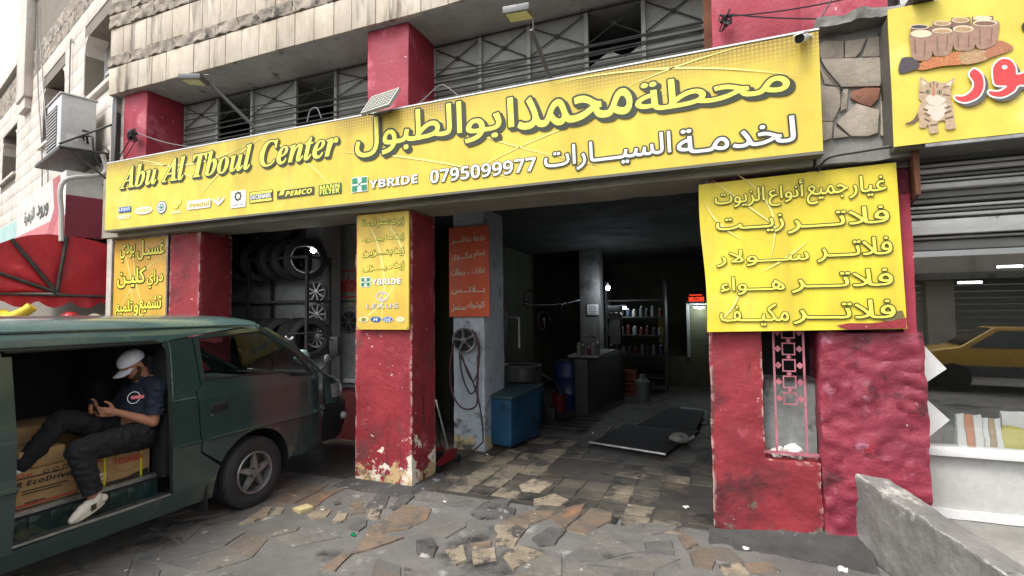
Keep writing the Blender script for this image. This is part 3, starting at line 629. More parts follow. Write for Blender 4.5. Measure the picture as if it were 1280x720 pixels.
for i, (s0, s1, z0, z1) in enumerate(wins):
    wf = lbox('window', M_dark, LB, s0, s1, z0, z1, -.46, -.44)
    lbox('blind', M_shut, wf, s0+.05, s1-.05, z0+(.62 if i == 0 else .7)*(z1-z0)*.85, z1, -.36, -.33)
    fr = MB()
    for a, b, c_, d_ in ((s0, s0+.05, z0, z1), (s1-.05, s1, z0, z1), ((s0+s1)/2-.02, (s0+s1)/2+.02, z0, z0+.6*(z1-z0)), (s0, s1, z0, z0+.05), (s0, s1, z0+.5*(z1-z0), z0+.55*(z1-z0))):
        fr.hexa([L3(b, c_, -.30), L3(a, c_, -.30), L3(a, c_, -.34), L3(b, c_, -.34), L3(b, d_, -.30), L3(a, d_, -.30), L3(a, d_, -.34), L3(b, d_, -.34)])
    fr.build('frame', M_white if i == 0 else M_bar, wf)
    lbox('pane', M_glassd, wf, s0+.05, s1-.05, z0+.05, z0+.5*(z1-z0), -.325, -.32)
    lbox('sill', M_lim, wf, s0-.08, s1+.08, z0-.07, z0, -.34, .05, bevel=.008)
    for sgn, e in ((1, s0), (-1, s1)):
        MB().prism([L3(e, z1, -.02), L3(e+sgn*.2, z1, -.02), L3(e+sgn*.06, z1-.1, -.02), L3(e, z1-.3, -.02)], -NL*.3).build('corner_stone', M_lim, wf)
# conduit cables on the pale wall
for k, (s, e) in enumerate(((4.9, 5.9), (4.4, 5.5), (2.75, 2.7))):
    wo_ = wire('cable', smoothpath([L3(e, 9.0-k, .02), L3((s+e)/2+.15, 7, .02), L3(s, 5.4, .03), L3(s-.1, 4.2, .02)], 5), .012, M_wireg)
    tag(wo_, ['grey cable running down the pale wall, farthest left', 'grey cable running down the pale wall beside the middle window', 'thin grey cable hanging straight down between the two pale windows'][k], 'cable', 'cables on the pale building')

# ================================================================== pet shop on the right
PS = thing('shop_building', (1.45, 5.1, .25), 'pet shop front with white base, dark glass and rolled shutter casings', 'building')
M_shutg = mat('galvanised_slat', S(210, 210, 206, .9), S(180, 180, 176, .9), 3, .5, .3, .15, 40, stretch=(.3, 1, 3), wear=[(S(110, 106, 100, .7), 6, .62, .1)])
M_shutd = mat('shade_grey_slat', S(150, 150, 146, .8), S(122, 122, 120, .8), 3, .6, .2, .15, 40, stretch=(.3, 1, 3))  # darker slat grey; shade of the recessed shutter rows is put into this colour
box('wall', mat('white_base_panel', S(196, 196, 192, .85), S(178, 178, 174, .85), 2, .5, 0, .1, 20, wear=[(S(150, 148, 142, .8), 5, .66, .1)]), PS, 1.36, 9, 5.1, 5.2, .25, .735, bevel=.004)
box('sill', M_white, PS, 1.36, 9, 5.03, 5.22, .74, .80, bevel=.006)
box('kick_strip', M_white, PS, 1.36, 9, 5.06, 5.0995, .255, .32, rough=(.1, .006, 9))
zs = []
def slat(y0, y1, m, dpt):
    za = at(1215, y1, Y=5.1-dpt).z; zb = at(1215, y0, Y=5.1-dpt).z
    box('shutter_slat', m, PS, 1.40, 9, 5.1-dpt, 5.12, za+.004, zb-.004, bevel=.008)
for y0, y1, m, dp in ((187, 199, M_shutd, .10), (199.5, 205, M_shutg, .16), (205.5, 212, M_shutg, .17), (214, 219, M_shutd, .13), (219.5, 224, M_shutg, .15), (224.5, 233, M_shutg, .17), (235, 244, M_shutd, .09), (244.5, 251, M_shutd, .06), (253, 258, M_shutg, .10), (258.5, 263, M_shutd, .11), (263.5, 269, M_shutg, .11), (271, 291, M_shutg, .14), (293, 297, M_shutd, .10), (298, 311, M_shutd, .04)): slat(y0, y1, m, dp)
box('end_bracket', M_bar, PS, 1.37, 1.40, 4.9, 5.12, 2.35, 3.1)
M_shopglass = glass('shop_glass', (.95, .96, .96, 1), .20, .01)
box('glass_pane', M_shopglass, PS, 1.38, 4.6, 5.11, 5.118, .80, 2.36)
box('frame_post', M_white, PS, 4.6, 4.66, 5.05, 5.15, .8, 2.4)
box('glass_pane', M_shopglass, PS, 4.66, 9, 5.11, 5.118, .80, 2.36)
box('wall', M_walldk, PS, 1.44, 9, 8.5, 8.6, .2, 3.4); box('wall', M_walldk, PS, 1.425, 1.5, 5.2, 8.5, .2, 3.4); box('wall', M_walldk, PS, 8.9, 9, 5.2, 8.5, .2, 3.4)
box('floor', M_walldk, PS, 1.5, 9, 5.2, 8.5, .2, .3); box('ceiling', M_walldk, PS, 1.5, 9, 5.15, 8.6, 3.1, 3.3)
box('display_shelf', M_wallin, PS, 1.5, 9, 5.16, 5.9, .66, .74)
for k, (pa) in enumerate((((1153, 430), (1122, 462), (1153, 481), (1183, 461)), ((1158, 499), (1127, 524), (1161, 546), (1187, 525)))):
    P = [at(x, y, Y=5.107) for x, y in pa]; cx = P[0].x; P = [Vector((max(p.x, 1.39), p.y, p.z)) for p in P]
    MB().prism(P, (0, -.006, 0)).build('diamond_sticker', M_white, PS)
box('wall', M_conc, PS, 1.52, 9, 5.0, 5.6, 3.12, 4.2); box('wall', M_conc, PS, 1.52, 9, 5.15, 5.6, 4.2, 8.8)
for k in range(10): box('upper_slat', M_shutg, PS, 1.45, 9, 5.05-.02*(k % 2), 5.14, 4.2+k*.09, 4.285+k*.09, bevel=.01)
for k, (px_, py_) in enumerate(((1212, 353), (1262, 333))):
    p = at(px_, py_, Y=7.6); t_ = box('tube_light', flat('shop_tube_glow', (.95, 1, 1, 1), emit=5), None, p.x-.11, p.x+.11, 7.58, 7.61, p.z-.012, p.z+.012)
    tag(t_, ['small lit tube lamp inside the pet shop, the left one', 'small lit tube lamp inside the pet shop, the right one'][k], 'lamp', 'tube lamps inside the pet shop')
# goods standing behind the glass
def bag(name, px0, px1, y0, y1, Y, mats, label, cat='bag'):
    a = at(px0, y1, Y=Y); b = at(px1, y0, Y=Y); zb = max(a.z, .745); x0, x1 = a.x, b.x; n = len(mats)
    t_ = thing(name, ((x0+x1)/2, Y, zb), label, cat, 'goods in the pet shop window')
    w_ = (x1-x0)/n
    for i, m_ in enumerate(mats):
        MB().hexa([(x0+w_*i+.001, Y-.05, zb), (x0+w_*(i+1)-.001, Y-.05, zb), (x0+w_*(i+1)-.001, Y+.06, zb), (x0+w_*i+.001, Y+.06, zb),
                   (x0+w_*i+.001, Y-.012, b.z), (x0+w_*(i+1)-.001, Y-.012, b.z+.01), (x0+w_*(i+1)-.001, Y+.015, b.z), (x0+w_*i+.001, Y+.015, b.z)]).build('bag_panel', m_, t_, bevel=.006, rough=(.04, .008, 14))
M_paper = flat('white_paper_bag', S(236, 238, 234, .95), .7, bump=.2); M_orange = flat('orange_print', S(214, 136, 88, .85), .7)
bag('pet_food_bag', 1196, 1226, 519, 565, 5.19, [M_paper, M_orange, M_paper], 'white bag with a broad orange stripe standing in the pet shop window')
bag('pet_food_bag', 1228, 1250, 524, 566, 5.24, [M_paper, flat('tan_print', S(190, 160, 120, .85)), M_paper], 'white bag with a tan stripe beside the orange striped bag')
bag('pet_food_bag', 1252, 1285, 516, 545, 5.42, [M_paper], 'plain white bag behind the yellow sack in the shop window')
bag('pet_food_bag', 1180, 1195, 524, 562, 5.32, [flat('dull_green_bag', S(70, 92, 84, .8))], 'dark green bag in the shadow left of the orange striped bag')
yb = at(1266, 570, Y=5.22); MB().ball((yb.x+.03, 5.28, yb.z+.10), (.15, .09, .12), 18, 12).build('yellow_sack', flat('yellow_sack_cloth', S(214, 206, 84, .85), .7, bump=.5), None, rough=(.05, .02, 12))
tag(bpy.data.objects['yellow_sack'], 'yellow cloth sack slumped at the right of the pet shop window', 'sack', 'goods in the pet shop window')

# ================================================================== low cement wall by the red wall
rv = MB(); a, b, c = Vector((.93, 4.80, 0)), Vector((1.40, 3.70, 0)), Vector((1.72, 2.9, 0)); wdt = Vector((.19, .06, 0))
for p, q, h0, h1 in ((a, b, .62, .435), (b, c, .435, .30)):
    rv.hexa([p, q, q+wdt, p+wdt, p+Vector((0, 0, h0)), q+Vector((0, 0, h1)), q+wdt+Vector((0, 0, h1-.01)), p+wdt+Vector((0, 0, h0-.01))])
rvo = rv.build('retaining_wall', mat('raw_cement', S(146, 144, 138, .75), S(112, 110, 106, .75), 2.2, .9, 0, .7, 18, edge=S(206, 204, 196, .85), wear=[(S(186, 184, 176, .8), 4, .60, .08), (S(88, 88, 86, .7), 3, .62, .1)]), None, bevel=.012, rough=(.05, .012, 7))
tag(rvo, 'low grey cement wall sloping from the red wall towards the street', 'wall')
rbx = MB(); pa = at(1122, 193, Y=4.78); pb = at(1150, 258, Y=5.05)
rbx.hexa([(1.37, 4.62, 2.74), (1.40, 4.62, 2.74), (1.47, 5.08, 2.74), (1.43, 5.08, 2.74), (1.36, 4.62, 3.08), (1.40, 4.62, 3.08), (1.47, 5.08, 3.10), (1.43, 5.08, 3.10)])
tag(rbx.build('rusty_plate', M_rust, None), 'rusty brown metal plate between the yellow panel and the shutter casings', 'metal plate')

# ================================================================== across the street (seen in the shop glass)
OB = thing('opposite_building', (3, -9.5, 0), 'low row of shuttered shops across the street, seen mirrored in the shop glass', 'building')
box('wall', M_lim, OB, -14, 18, -10.2, -9.6, 2.95, 3.5); box('canopy', M_conc, OB, -14, 18, -9.6, -8.9, 2.75, 2.95)
for k in range(8):
    x0 = -14+k*4
    box('pier', M_lim, OB, x0, x0+.7, -10.2, -9.55, 0, 2.95)
    for j in range(14): box('shutter_slat', M_shutd if k % 2 else M_shutg, OB, x0+.7, x0+4, -9.9-.02*(j % 2), -9.85, j*.2, j*.2+.19)
    pass
def car(loc, rz, label, col1, col2, name='parked_car'):
    t = thing(name, (0, 0, 0), label, 'car', 'cars parked across the street')
    prof = [(-2.1, .35), (-2.15, .7), (-1.95, .92), (-1.45, .98), (-.75, 1.42), (.55, 1.45), (1.2, 1.0), (1.95, .86), (2.15, .62), (2.15, .35)]
    body = MB(); W_ = .84; ins = lambda z: .0 if z < .95 else (z-.95)*.45
    for s in (-1, 1):
        P = [Vector((x, s*(W_-ins(z)), z)) for x, z in prof]; tri = tessellate_polygon([P])
        body.add(P, [t_ if ((P[t_[1]]-P[t_[0]]).cross(P[t_[2]]-P[t_[0]])).y*s > 0 else t_[::-1] for t_ in tri])
    n = len(prof)
    for i in range(n):
        a_, b_ = prof[i], prof[(i+1) % n]
        body.add([(a_[0], -(W_-ins(a_[1])), a_[1]), (b_[0], -(W_-ins(b_[1])), b_[1]), (b_[0], W_-ins(b_[1]), b_[1]), (a_[0], W_-ins(a_[1]), a_[1])], [(0, 1, 2, 3)])
    bo = body.build('body', col1, t, bevel=.03)
    box('lower_panel', col2, t, -1.9, 1.9, -.86, .86, .36, .6, bevel=.03)
    for s in (-1, 1):
        MB().prism([(-1.3, s*.825, .99), (-.72, s*.66, 1.36), (.5, s*.66, 1.38), (1.05, s*.82, 1.0)], (0, s*.01, 0)).build('side_window', M_glassd, t)
        for x in (-1.35, 1.35):
            wh = MB().lathe((x, s*.72, .32), (0, s, 0), [(0, .2), (0, .32), (.16, .32), (.17, .2), (.15, 0)], 20).build('wheel', M_black, t)
        MB().ball((2.08, s*.6, .68), (.1, .18, .09)).build('headlight', flat('lamp_lens', S(220, 225, 230), .1), t)
    MB().prism([(1.17, -.66, 1.03), (.58, -.58, 1.41), (.58, .58, 1.41), (1.17, .66, 1.03)], (.02, 0, .015)).build('windscreen', M_glassd, t)
    box('bumper', M_black, t, 2.08, 2.2, -.75, .75, .36, .5, bevel=.03)
    t.location = loc; t.rotation_euler.z = rz; return t
car((6.3, -5.0, 0), R(188), 'yellow taxi parked across the street, mirrored in the shop glass', mat('taxi_yellow', S(214, 168, 66, .8), S(200, 156, 60, .8), 3, .25, 0, 0, coat=.6), flat('car_grey', S(90, 94, 98, .8), .3))
car((3.2, -7.3, 0), R(184), 'dark parked car across the street behind the yellow taxi', mat('car_dark', S(44, 50, 56, .8), S(36, 42, 48, .8), 3, .25, 0, 0, coat=.6), flat('car_dark2', S(40, 44, 50, .8), .3))
# ================================================================== signs
def sign_mat(name, base, base2, light, gold, zt, dots=True, glow=1.0, dirt=True):
    m = mat(name, base, base2, .55, .5, 0, .06, 6, wear=[(light, .42, .60, .2)], spec=.35)
    nt = m.node_tree; N = nt.nodes; L = nt.links; b = N['Principled BSDF']
    geo = N.new('ShaderNodeNewGeometry'); sp = N.new('ShaderNodeSeparateXYZ'); L.new(geo.outputs['Position'], sp.inputs[0])
    col = b.inputs['Base Color'].links[0].from_socket
    def ma(op, a, b_=None, cl=False):
        n = N.new('ShaderNodeMath'); n.operation = op; n.use_clamp = cl
        for i, v in enumerate((a, b_)):
            if v is None: continue
            if isinstance(v, (int, float)): n.inputs[i].default_value = v
            else: L.new(v, n.inputs[i])
        return n.outputs[0]
    if dots:                                        # printed halftone mesh along the top
        k = 95.0
        u = ma('MULTIPLY', ma('ADD', sp.outputs[0], sp.outputs[2]), k); v = ma('MULTIPLY', ma('SUBTRACT', sp.outputs[0], sp.outputs[2]), k)
        chk = ma('GREATER_THAN', ma('MULTIPLY', ma('SINE', u), ma('SINE', v)), -0.15)
        band = N.new('ShaderNodeMapRange'); band.inputs[1].default_value = zt-.24; band.inputs[2].default_value = zt; L.new(sp.outputs[2], band.inputs[0])
        no = N.new('ShaderNodeTexNoise'); no.inputs['Scale'].default_value = .45; L.new(geo.outputs['Position'], no.inputs['Vector'])
        nm = N.new('ShaderNodeMapRange'); nm.inputs[1].default_value = .36; nm.inputs[2].default_value = .50; L.new(no.outputs[0], nm.inputs[0])
        f = ma('MULTIPLY', ma('MULTIPLY', band.outputs[0], nm.outputs[0]), ma('ADD', ma('MULTIPLY', chk, .5), .45), True)
        x = N.new('ShaderNodeMix'); x.data_type = 'RGBA'; L.new(f, x.inputs[0]); L.new(col, x.inputs[6]); x.inputs[7].default_value = gold; col = x.outputs[2]
    if dirt:
        no = N.new('ShaderNodeTexNoise'); no.inputs['Scale'].default_value = 5; no.inputs['Detail'].default_value = 8
        mp = N.new('ShaderNodeMapping'); mp.inputs['Scale'].default_value = (1, 1, .18); L.new(geo.outputs['Position'], mp.inputs[0]); L.new(mp.outputs[0], no.inputs['Vector'])
        nm = N.new('ShaderNodeMapRange'); nm.inputs[1].default_value = .5; nm.inputs[2].default_value = .8; nm.inputs[4].default_value = .45; L.new(no.outputs[0], nm.inputs[0])
        x = N.new('ShaderNodeMix'); x.data_type = 'RGBA'; L.new(nm.outputs[0], x.inputs[0]); L.new(col, x.inputs[6]); x.inputs[7].default_value = S(150, 128, 60, .8); col = x.outputs[2]
    L.new(col, b.inputs['Base Color']); return m
Y1, Y2, YL, YG = S(228, 204, 76, .86), S(216, 190, 74, .83), S(236, 222, 140, .9), S(132, 104, 48, .8)
M_sy = sign_mat('vinyl_yellow', Y1, Y2, YL, YG, 4.06)
M_sy2 = sign_mat('vinyl_yellow_panel', S(232, 212, 62, .87), S(222, 200, 60, .84), S(238, 226, 124, .88), YG, 9, dots=False)
M_sy3 = sign_mat('vinyl_amber_panel', S(226, 184, 74, .85), S(222, 158, 70, .82), S(242, 224, 130, .9), YG, 9, dots=False)
M_fill = flat('letter_yellow', S(244, 236, 92, .92), .5); M_olive = flat('letter_olive', S(52, 58, 38, .8), .5); M_lw = flat('letter_white', S(240, 240, 236, .9), .5)
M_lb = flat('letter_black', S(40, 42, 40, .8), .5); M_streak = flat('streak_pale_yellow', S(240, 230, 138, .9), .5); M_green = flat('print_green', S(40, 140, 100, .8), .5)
M_dgreen = flat('print_dark_green', S(36, 100, 60, .8), .5); M_blue = flat('print_blue', S(44, 100, 170, .8), .5); M_pk = flat('print_olive_black', S(70, 72, 40, .8), .5); M_lred = flat('print_red', S(204, 50, 48, .85), .5)
M_lineo = flat('print_line_olive', S(64, 68, 30, .8), .5); M_back = flat('sign_back_metal', S(120, 118, 110, .7), .6, .2)
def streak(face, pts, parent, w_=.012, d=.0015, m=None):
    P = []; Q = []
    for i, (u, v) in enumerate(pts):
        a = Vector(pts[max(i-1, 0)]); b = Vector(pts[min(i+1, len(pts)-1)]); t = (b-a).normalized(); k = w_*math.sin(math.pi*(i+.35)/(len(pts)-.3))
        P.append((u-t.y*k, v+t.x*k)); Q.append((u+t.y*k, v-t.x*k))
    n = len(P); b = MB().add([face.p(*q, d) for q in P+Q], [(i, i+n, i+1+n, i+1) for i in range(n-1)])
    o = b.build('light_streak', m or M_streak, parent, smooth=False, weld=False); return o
def arc(p0, p1, bulge, n=14):
    p0, p1 = Vector(p0), Vector(p1); t = p1-p0; nn = Vector((-t.y, t.x)); return [tuple(p0+t*(i/n)+nn*bulge*4*(i/n)*(1-i/n)) for i in range(n+1)]
# --- the long main sign
MS = thing('shop_sign', (-3.6, 4.6, 3.11), 'long yellow workshop sign with Latin and Arabic names across the whole front', 'sign')
YS = 4.50; F = FY(YS)
pn = MB()
nx = 60; x0, x1 = -8.03, .765
for j in range(5):
    for i in range(nx+1):
        x = x0+(x1-x0)*i/nx; z = 3.115+(4.065-.01*i/nx-3.115)*j/4; pn.v.append(Vector((x, YS+.003*math.sin(x*5)*(j % 2)+0, z)))
pn.f = [(j*(nx+1)+i, j*(nx+1)+i+1, (j+1)*(nx+1)+i+1, (j+1)*(nx+1)+i) for j in range(4) for i in range(nx)]
pn.build('panel', M_sy, MS, thick=.01)
box('frame', M_back, MS, -8.025, .76, 4.515, 4.645, 3.12, 4.05)
box('top_edge', M_white, MS, -8.03, .77, 4.497, 4.53, 4.068, 4.082)
for a, b in ((-8.03, .77),): box('bottom_edge', M_back, MS, a, b, 4.495, 4.64, 3.09, 3.112)
FP = Face((0, YS-.004, 0), (1, 0, 0), (0, 0, 1))
bb = FP.bb
L_ = lambda s, bl, t, **k: letters(FP, s, bb(bl, t), MS, **k)
for a, b_, bu in (((146, 190), (330, 168), -.10), ((160, 200), (260, 236), .06), ((250, 244), (470, 120), .1), ((420, 190), (700, 240), .03), ((500, 130), (770, 210), -.03), ((690, 105), (1000, 95), .05), ((780, 110), (960, 50), .03), ((560, 230), (900, 100), .04), ((250, 175), (420, 240), .12)):
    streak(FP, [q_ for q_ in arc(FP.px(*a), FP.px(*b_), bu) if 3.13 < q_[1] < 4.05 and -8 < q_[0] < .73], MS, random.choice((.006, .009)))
L_('Abu Al Tboul Center', (150.5, 237), (423, 160), fill=M_fill, style='serif_bi', fo=.006, out=M_olive, oo=.034, shadow=M_olive, sh=(.020, -.018))
kw = dict(fill=M_fill, fo=.014, out=M_olive, oo=.056, shadow=M_olive, sh=(.028, -.026))
L_('محطة', (795, 142), (985, 74), **kw); L_('محمد', (648, 164), (789, 100), **kw); L_('ابو', (582, 179), (642, 122), **kw); L_('الطبول', (445, 198), (577, 127), **kw)
kw2 = dict(fill=M_lw, fo=.012, out=M_olive, oo=.062)
L_('لخدمـة', (847, 194), (993, 144), **kw2); L_('السيـــارات', (681, 217), (838, 164), **kw2)
L_('0795099977', (538, 229.5), (670, 196), fill=M_lw, style='sans_b', fo=.0, out=M_olive, oo=.04)
L_('YBRIDE', (462, 236), (522, 218), fill=M_lw, style='sans_b', fo=.01, out=M_olive, oo=.05)
def hlogo(face, bl, trp, par):
    u0, u1, v0, v1 = face.bb(bl, trp); w_ = u1-u0; h = v1-v0
    shape2d(face, rect(u0-.008, u1+.008, v0-.008, v1+.008), par, M_lw, .004)
    for a, b, c, d in ((0, .36, 0, .44), (0, .36, .56, 1), (.64, 1, 0, .44), (.64, 1, .56, 1)): shape2d(face, rect(u0+a*w_, u0+b*w_, v0+c*h, v0+d*h), par, M_green, .006, 'emblem')
    for k in (0, 1): shape2d(face, [(u0+.3*w_, v0+(.25+.5*k)*h), (u0+.7*w_, v0+(.68-.5*k)*h), (u0+.7*w_, v0+(.76-.5*k)*h), (u0+.3*w_, v0+(.34+.5*k)*h)], par, M_green, .0065, 'emblem')
hlogo(FP, (440.5, 240), (459, 221), MS)
# sponsor emblems printed along the lower left
def logo_box(face, bl, trp, par, m, d=.004): u0, u1, v0, v1 = face.bb(bl, trp); shape2d(face, rect(u0, u1, v0, v1), par, m, d, 'emblem'); return u0, u1, v0, v1
def sub(q, a, b, c, d): u0, u1, v0, v1 = q; return (u0+(u1-u0)*a, u0+(u1-u0)*b, v0+(v1-v0)*c, v0+(v1-v0)*d)
q = logo_box(FP, (148.5, 266.5), (163.8, 257.5), MS, M_blue); letters(FP, 'LIQUI', sub(q, .05, .95, .18, .82), MS, M_lw, .005, style='sans_b')
q = FP.bb((148.5, 275), (163.5, 267)); letters(FP, 'MOLY', sub(q, .02, .98, .1, .85), MS, M_lw, .005, style='sans_b')
u0, u1, v0, v1 = FP.bb((169, 269), (191, 257)); ring2d(FP, (u0+u1)/2, (v0+v1)/2, (u1-u0)/2, (v1-v0)/2, .02, MS, M_lw, .005, 'emblem'); shape2d(FP, ell((u0+u1)/2, (v0+v1)/2, (u1-u0)/2-.03, (v1-v0)/2-.02), MS, M_streak, .004, 'emblem'); letters(FP, 'mobil', (u0+.05, u1-.05, v0+.05, v1-.045), MS, M_lw, .006, style='sans_b')
u0, u1, v0, v1 = FP.bb((195.5, 268.5), (209, 250)); cu, cv = (u0+u1)/2, (v0+v1)/2; shape2d(FP, ell(cu, cv, .095, .085), MS, M_blue, .004, 'emblem'); shape2d(FP, ell(cu, cv, .082, .073), MS, M_lw, .005, 'emblem'); ring2d(FP, cu, cv, .06, .053, .012, MS, M_blue, .006, 'emblem')
for k in range(6): a = k*math.pi/3; streak(FP, [(cu, cv), (cu+.024*math.cos(a), cv+.022*math.sin(a)), (cu+.048*math.cos(a), cv+.044*math.sin(a))], MS, .008, .0065, M_green)
u0, u1, v0, v1 = FP.bb((214, 261), (227, 246)); shape2d(FP, [((u0+u1)/2+(u1-u0)/2*x, v0+(v1-v0)*y) for x, y in ((-.35, 0), (.35, 0), (.45, .2), (1, .4), (.95, .7), (.6, .93), (0, 1), (-.6, .93), (-.95, .7), (-1, .4), (-.45, .2))], MS, M_fill, .005, 'emblem')
letters(FP, 'Shell', FP.bb((215, 267.5), (226, 263)), MS, M_lw, .005, style='sans_b')
q = logo_box(FP, (234, 262.5), (263.4, 248), MS, M_lw); letters(FP, 'Veedol', sub(q, .06, .94, .2, .82), MS, flat('print_gold', S(206, 190, 70, .9)), .006, style='sans_b', fo=.015)
u0, u1, v0, v1 = FP.bb((266, 258), (281, 248)); cu = (u0+u1)/2
for s in (-1, 1): shape2d(FP, [(cu, v0), (cu+s*.03, v0+.02), (cu+s*.09, v0+.06), (cu+s*.11, v0+.1), (cu+s*.04, v0+.07), (cu, v0+.05)][::1 if s > 0 else -1], MS, M_lw, .005, 'emblem')
shape2d(FP, ell(cu, v0+.09, .018, .022, 10), MS, M_lw, .0055, 'emblem')
q = logo_box(FP, (288.5, 260.5), (307.5, 237), MS, M_lw); cu, cv = (q[0]+q[1])/2, q[2]+(q[3]-q[2])*.66
ring2d(FP, cu, cv, .055, .055, .022, MS, M_pk, .006, 'emblem', 16)
for k in range(8): a = k*math.pi/4; shape2d(FP, rect(cu+.056*math.cos(a)-.009, cu+.056*math.cos(a)+.009, cv+.056*math.sin(a)-.009, cv+.056*math.sin(a)+.009), MS, M_pk, .0064, 'emblem')
letters(FP, 'زيت أردن', sub(q, .15, .85, .1, .32), MS, M_pk, .006, fo=.02)
q = logo_box(FP, (312, 254.5), (341, 236.5), MS, M_pk); shape2d(FP, rect(*sub(q, .03, .97, .06, .94)), MS, M_fill, .0045, 'emblem'); shape2d(FP, rect(*sub(q, .03, .97, .25, .75)), MS, M_pk, .005, 'emblem'); letters(FP, 'DUCKHAMS', sub(q, .06, .94, .31, .69), MS, M_lw, .006, style='sans_b', fo=.01)
q = logo_box(FP, (346.5, 249), (393, 233), MS, M_pk); letters(FP, 'PEMCO', sub(q, .24, .95, .2, .8), MS, M_fill, .006, style='sans_bi', fo=.015); shape2d(FP, [(q[0]+.03, q[2]+.04), (q[0]+.1, q[2]+.04), (q[0]+.13, q[2]+.12), (q[0]+.07, q[2]+.1)], MS, M_fill, .006, 'emblem')
q = logo_box(FP, (398.5, 245), (427, 228), MS, M_dgreen); letters(FP, 'MANN', sub(q, .07, .93, .54, .93), MS, M_fill, .006, style='sans_b', fo=.01); letters(FP, 'FILTER', sub(q, .07, .93, .08, .46), MS, M_fill, .006, style='sans_b', fo=.01)
shape2d(FP, rect(*sub(q, .04, .96, .485, .51)), MS, M_fill, .0062, 'emblem')

# --- yellow panel on the right
RP = thing('wall_sign', (.59, 4.72, 1.73), 'square yellow Arabic price panel hanging over the red wall and barred window', 'sign')
b = MB(); n = 14
P4 = [at(884, 415, Y=4.70), at(1134, 411, Y=4.70), at(1120, 203, Y=4.70), at(874, 231, Y=4.70)]
for j in range(n+1):
    for i in range(n+1):
        u, v = i/n, j/n; p = (P4[0]*(1-u)+P4[1]*u)*(1-v)+(P4[3]*(1-u)+P4[2]*u)*v
        p.y = 4.70; p.x += .012*math.sin(v*6)*(1-u); b.v.append(p)
b.f = [(j*(n+1)+i, j*(n+1)+i+1, (j+1)*(n+1)+i+1, (j+1)*(n+1)+i) for j in range(n) for i in range(n)]
M_rp = sign_mat('vinyl_yellow_torn', S(240, 222, 50, .9), S(230, 210, 48, .88), S(244, 238, 130, .9), YG, 9, dots=False)
b.build('panel', M_sy2, RP, thick=.012)
box('frame', M_back, RP, -.11, 1.27, 4.725, 4.76, 1.76, 2.98)
Fr = Face((0, 4.692, 0), (1, 0, 0), (0, 0, 1))
def rl_(s, bl, t): letters(Fr, s, Fr.bb(bl, t), RP, fill=M_fill, fo=.012, out=M_lineo, oo=.052, d=.003)
for s, bl, t in (('الزيوت', (894, 261), (955, 233)), ('أنواع', (961, 258), (1004, 224)), ('جميع', (1009, 256), (1059, 228)), ('غيار', (1062, 248), (1107, 217)),
                 ('زيـــت', (896, 294), (979, 267)), ('فلاتـــر', (985, 292), (1110, 256)), ('ســـولار', (896, 334), (1010, 308)), ('فلاتـــر', (1022, 328), (1114, 295)),
                 ('هـــواء', (901, 369), (980, 344)), ('فلاتـــر', (990, 366), (1115, 335)), ('مكيـــف', (901, 407), (985, 379)), ('فلاتـــر', (992, 405), (1118, 374))): rl_(s, bl, t)
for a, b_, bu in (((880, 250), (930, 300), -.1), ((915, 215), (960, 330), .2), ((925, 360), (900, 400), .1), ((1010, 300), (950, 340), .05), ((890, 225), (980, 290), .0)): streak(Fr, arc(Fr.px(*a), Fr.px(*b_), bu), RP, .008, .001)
shape2d(Fr, [Fr.px(*p) for p in ((1045, 407), (1060, 404), (1090, 404), (1120, 400), (1133, 397), (1133, 410), (1060, 412))], RP, M_red, .0016, 'torn_patch')
shape2d(Fr, [Fr.px(*p) for p in ((1094, 398), (1105, 391), (1128, 388), (1131, 396), (1112, 402))], RP, flat('dirty_tear', S(120, 108, 70, .8)), .0014, 'torn_patch')

# --- amber panel on the left
LP = thing('wall_sign', (-7.7, 4.80, 1.87), 'amber yellow Arabic panel above the van roof at the left end of the building', 'sign')
Fl = Face((0, 4.80, 0), (1, 0, 0), (0, 0, 1))
box('panel', M_sy3, LP, -8.33, -7.16, 4.802, 4.84, 1.55, 3.02, bevel=.002); box('frame', M_steel, LP, -7.158, -7.13, 4.79, 4.855, 1.5, 3.03)
box('frame', M_steel, LP, -8.36, -8.332, 4.79, 4.855, 1.5, 3.03); box('frame', M_steel, LP, -8.36, -7.13, 4.79, 4.855, 3.022, 3.045)
def ll_(s, bl, t): letters(Fl, s, Fl.bb(bl, t), LP, fill=M_fill, fo=.02, out=M_lineo, oo=.07, d=.003)
for s, bl, t in (('بودي', (150, 328), (169, 304)), ('غسيـل', (172, 325), (206, 298)), ('كليـن', (147, 360), (182, 334)), ('دراي', (184, 360), (204, 337)), ('تلميع', (144, 397), (166, 375)), ('و', (167.5, 395), (173, 381)), ('تشميع', (174, 395), (202, 369))): ll_(s, bl, t)
for a, b_, bu in (((148, 300), (165, 395), .1), ((170, 292), (185, 396), -.12), ((150, 390), (205, 320), .1)): streak(Fl, arc(Fl.px(*a), Fl.px(*b_), bu), LP, .012, .001)
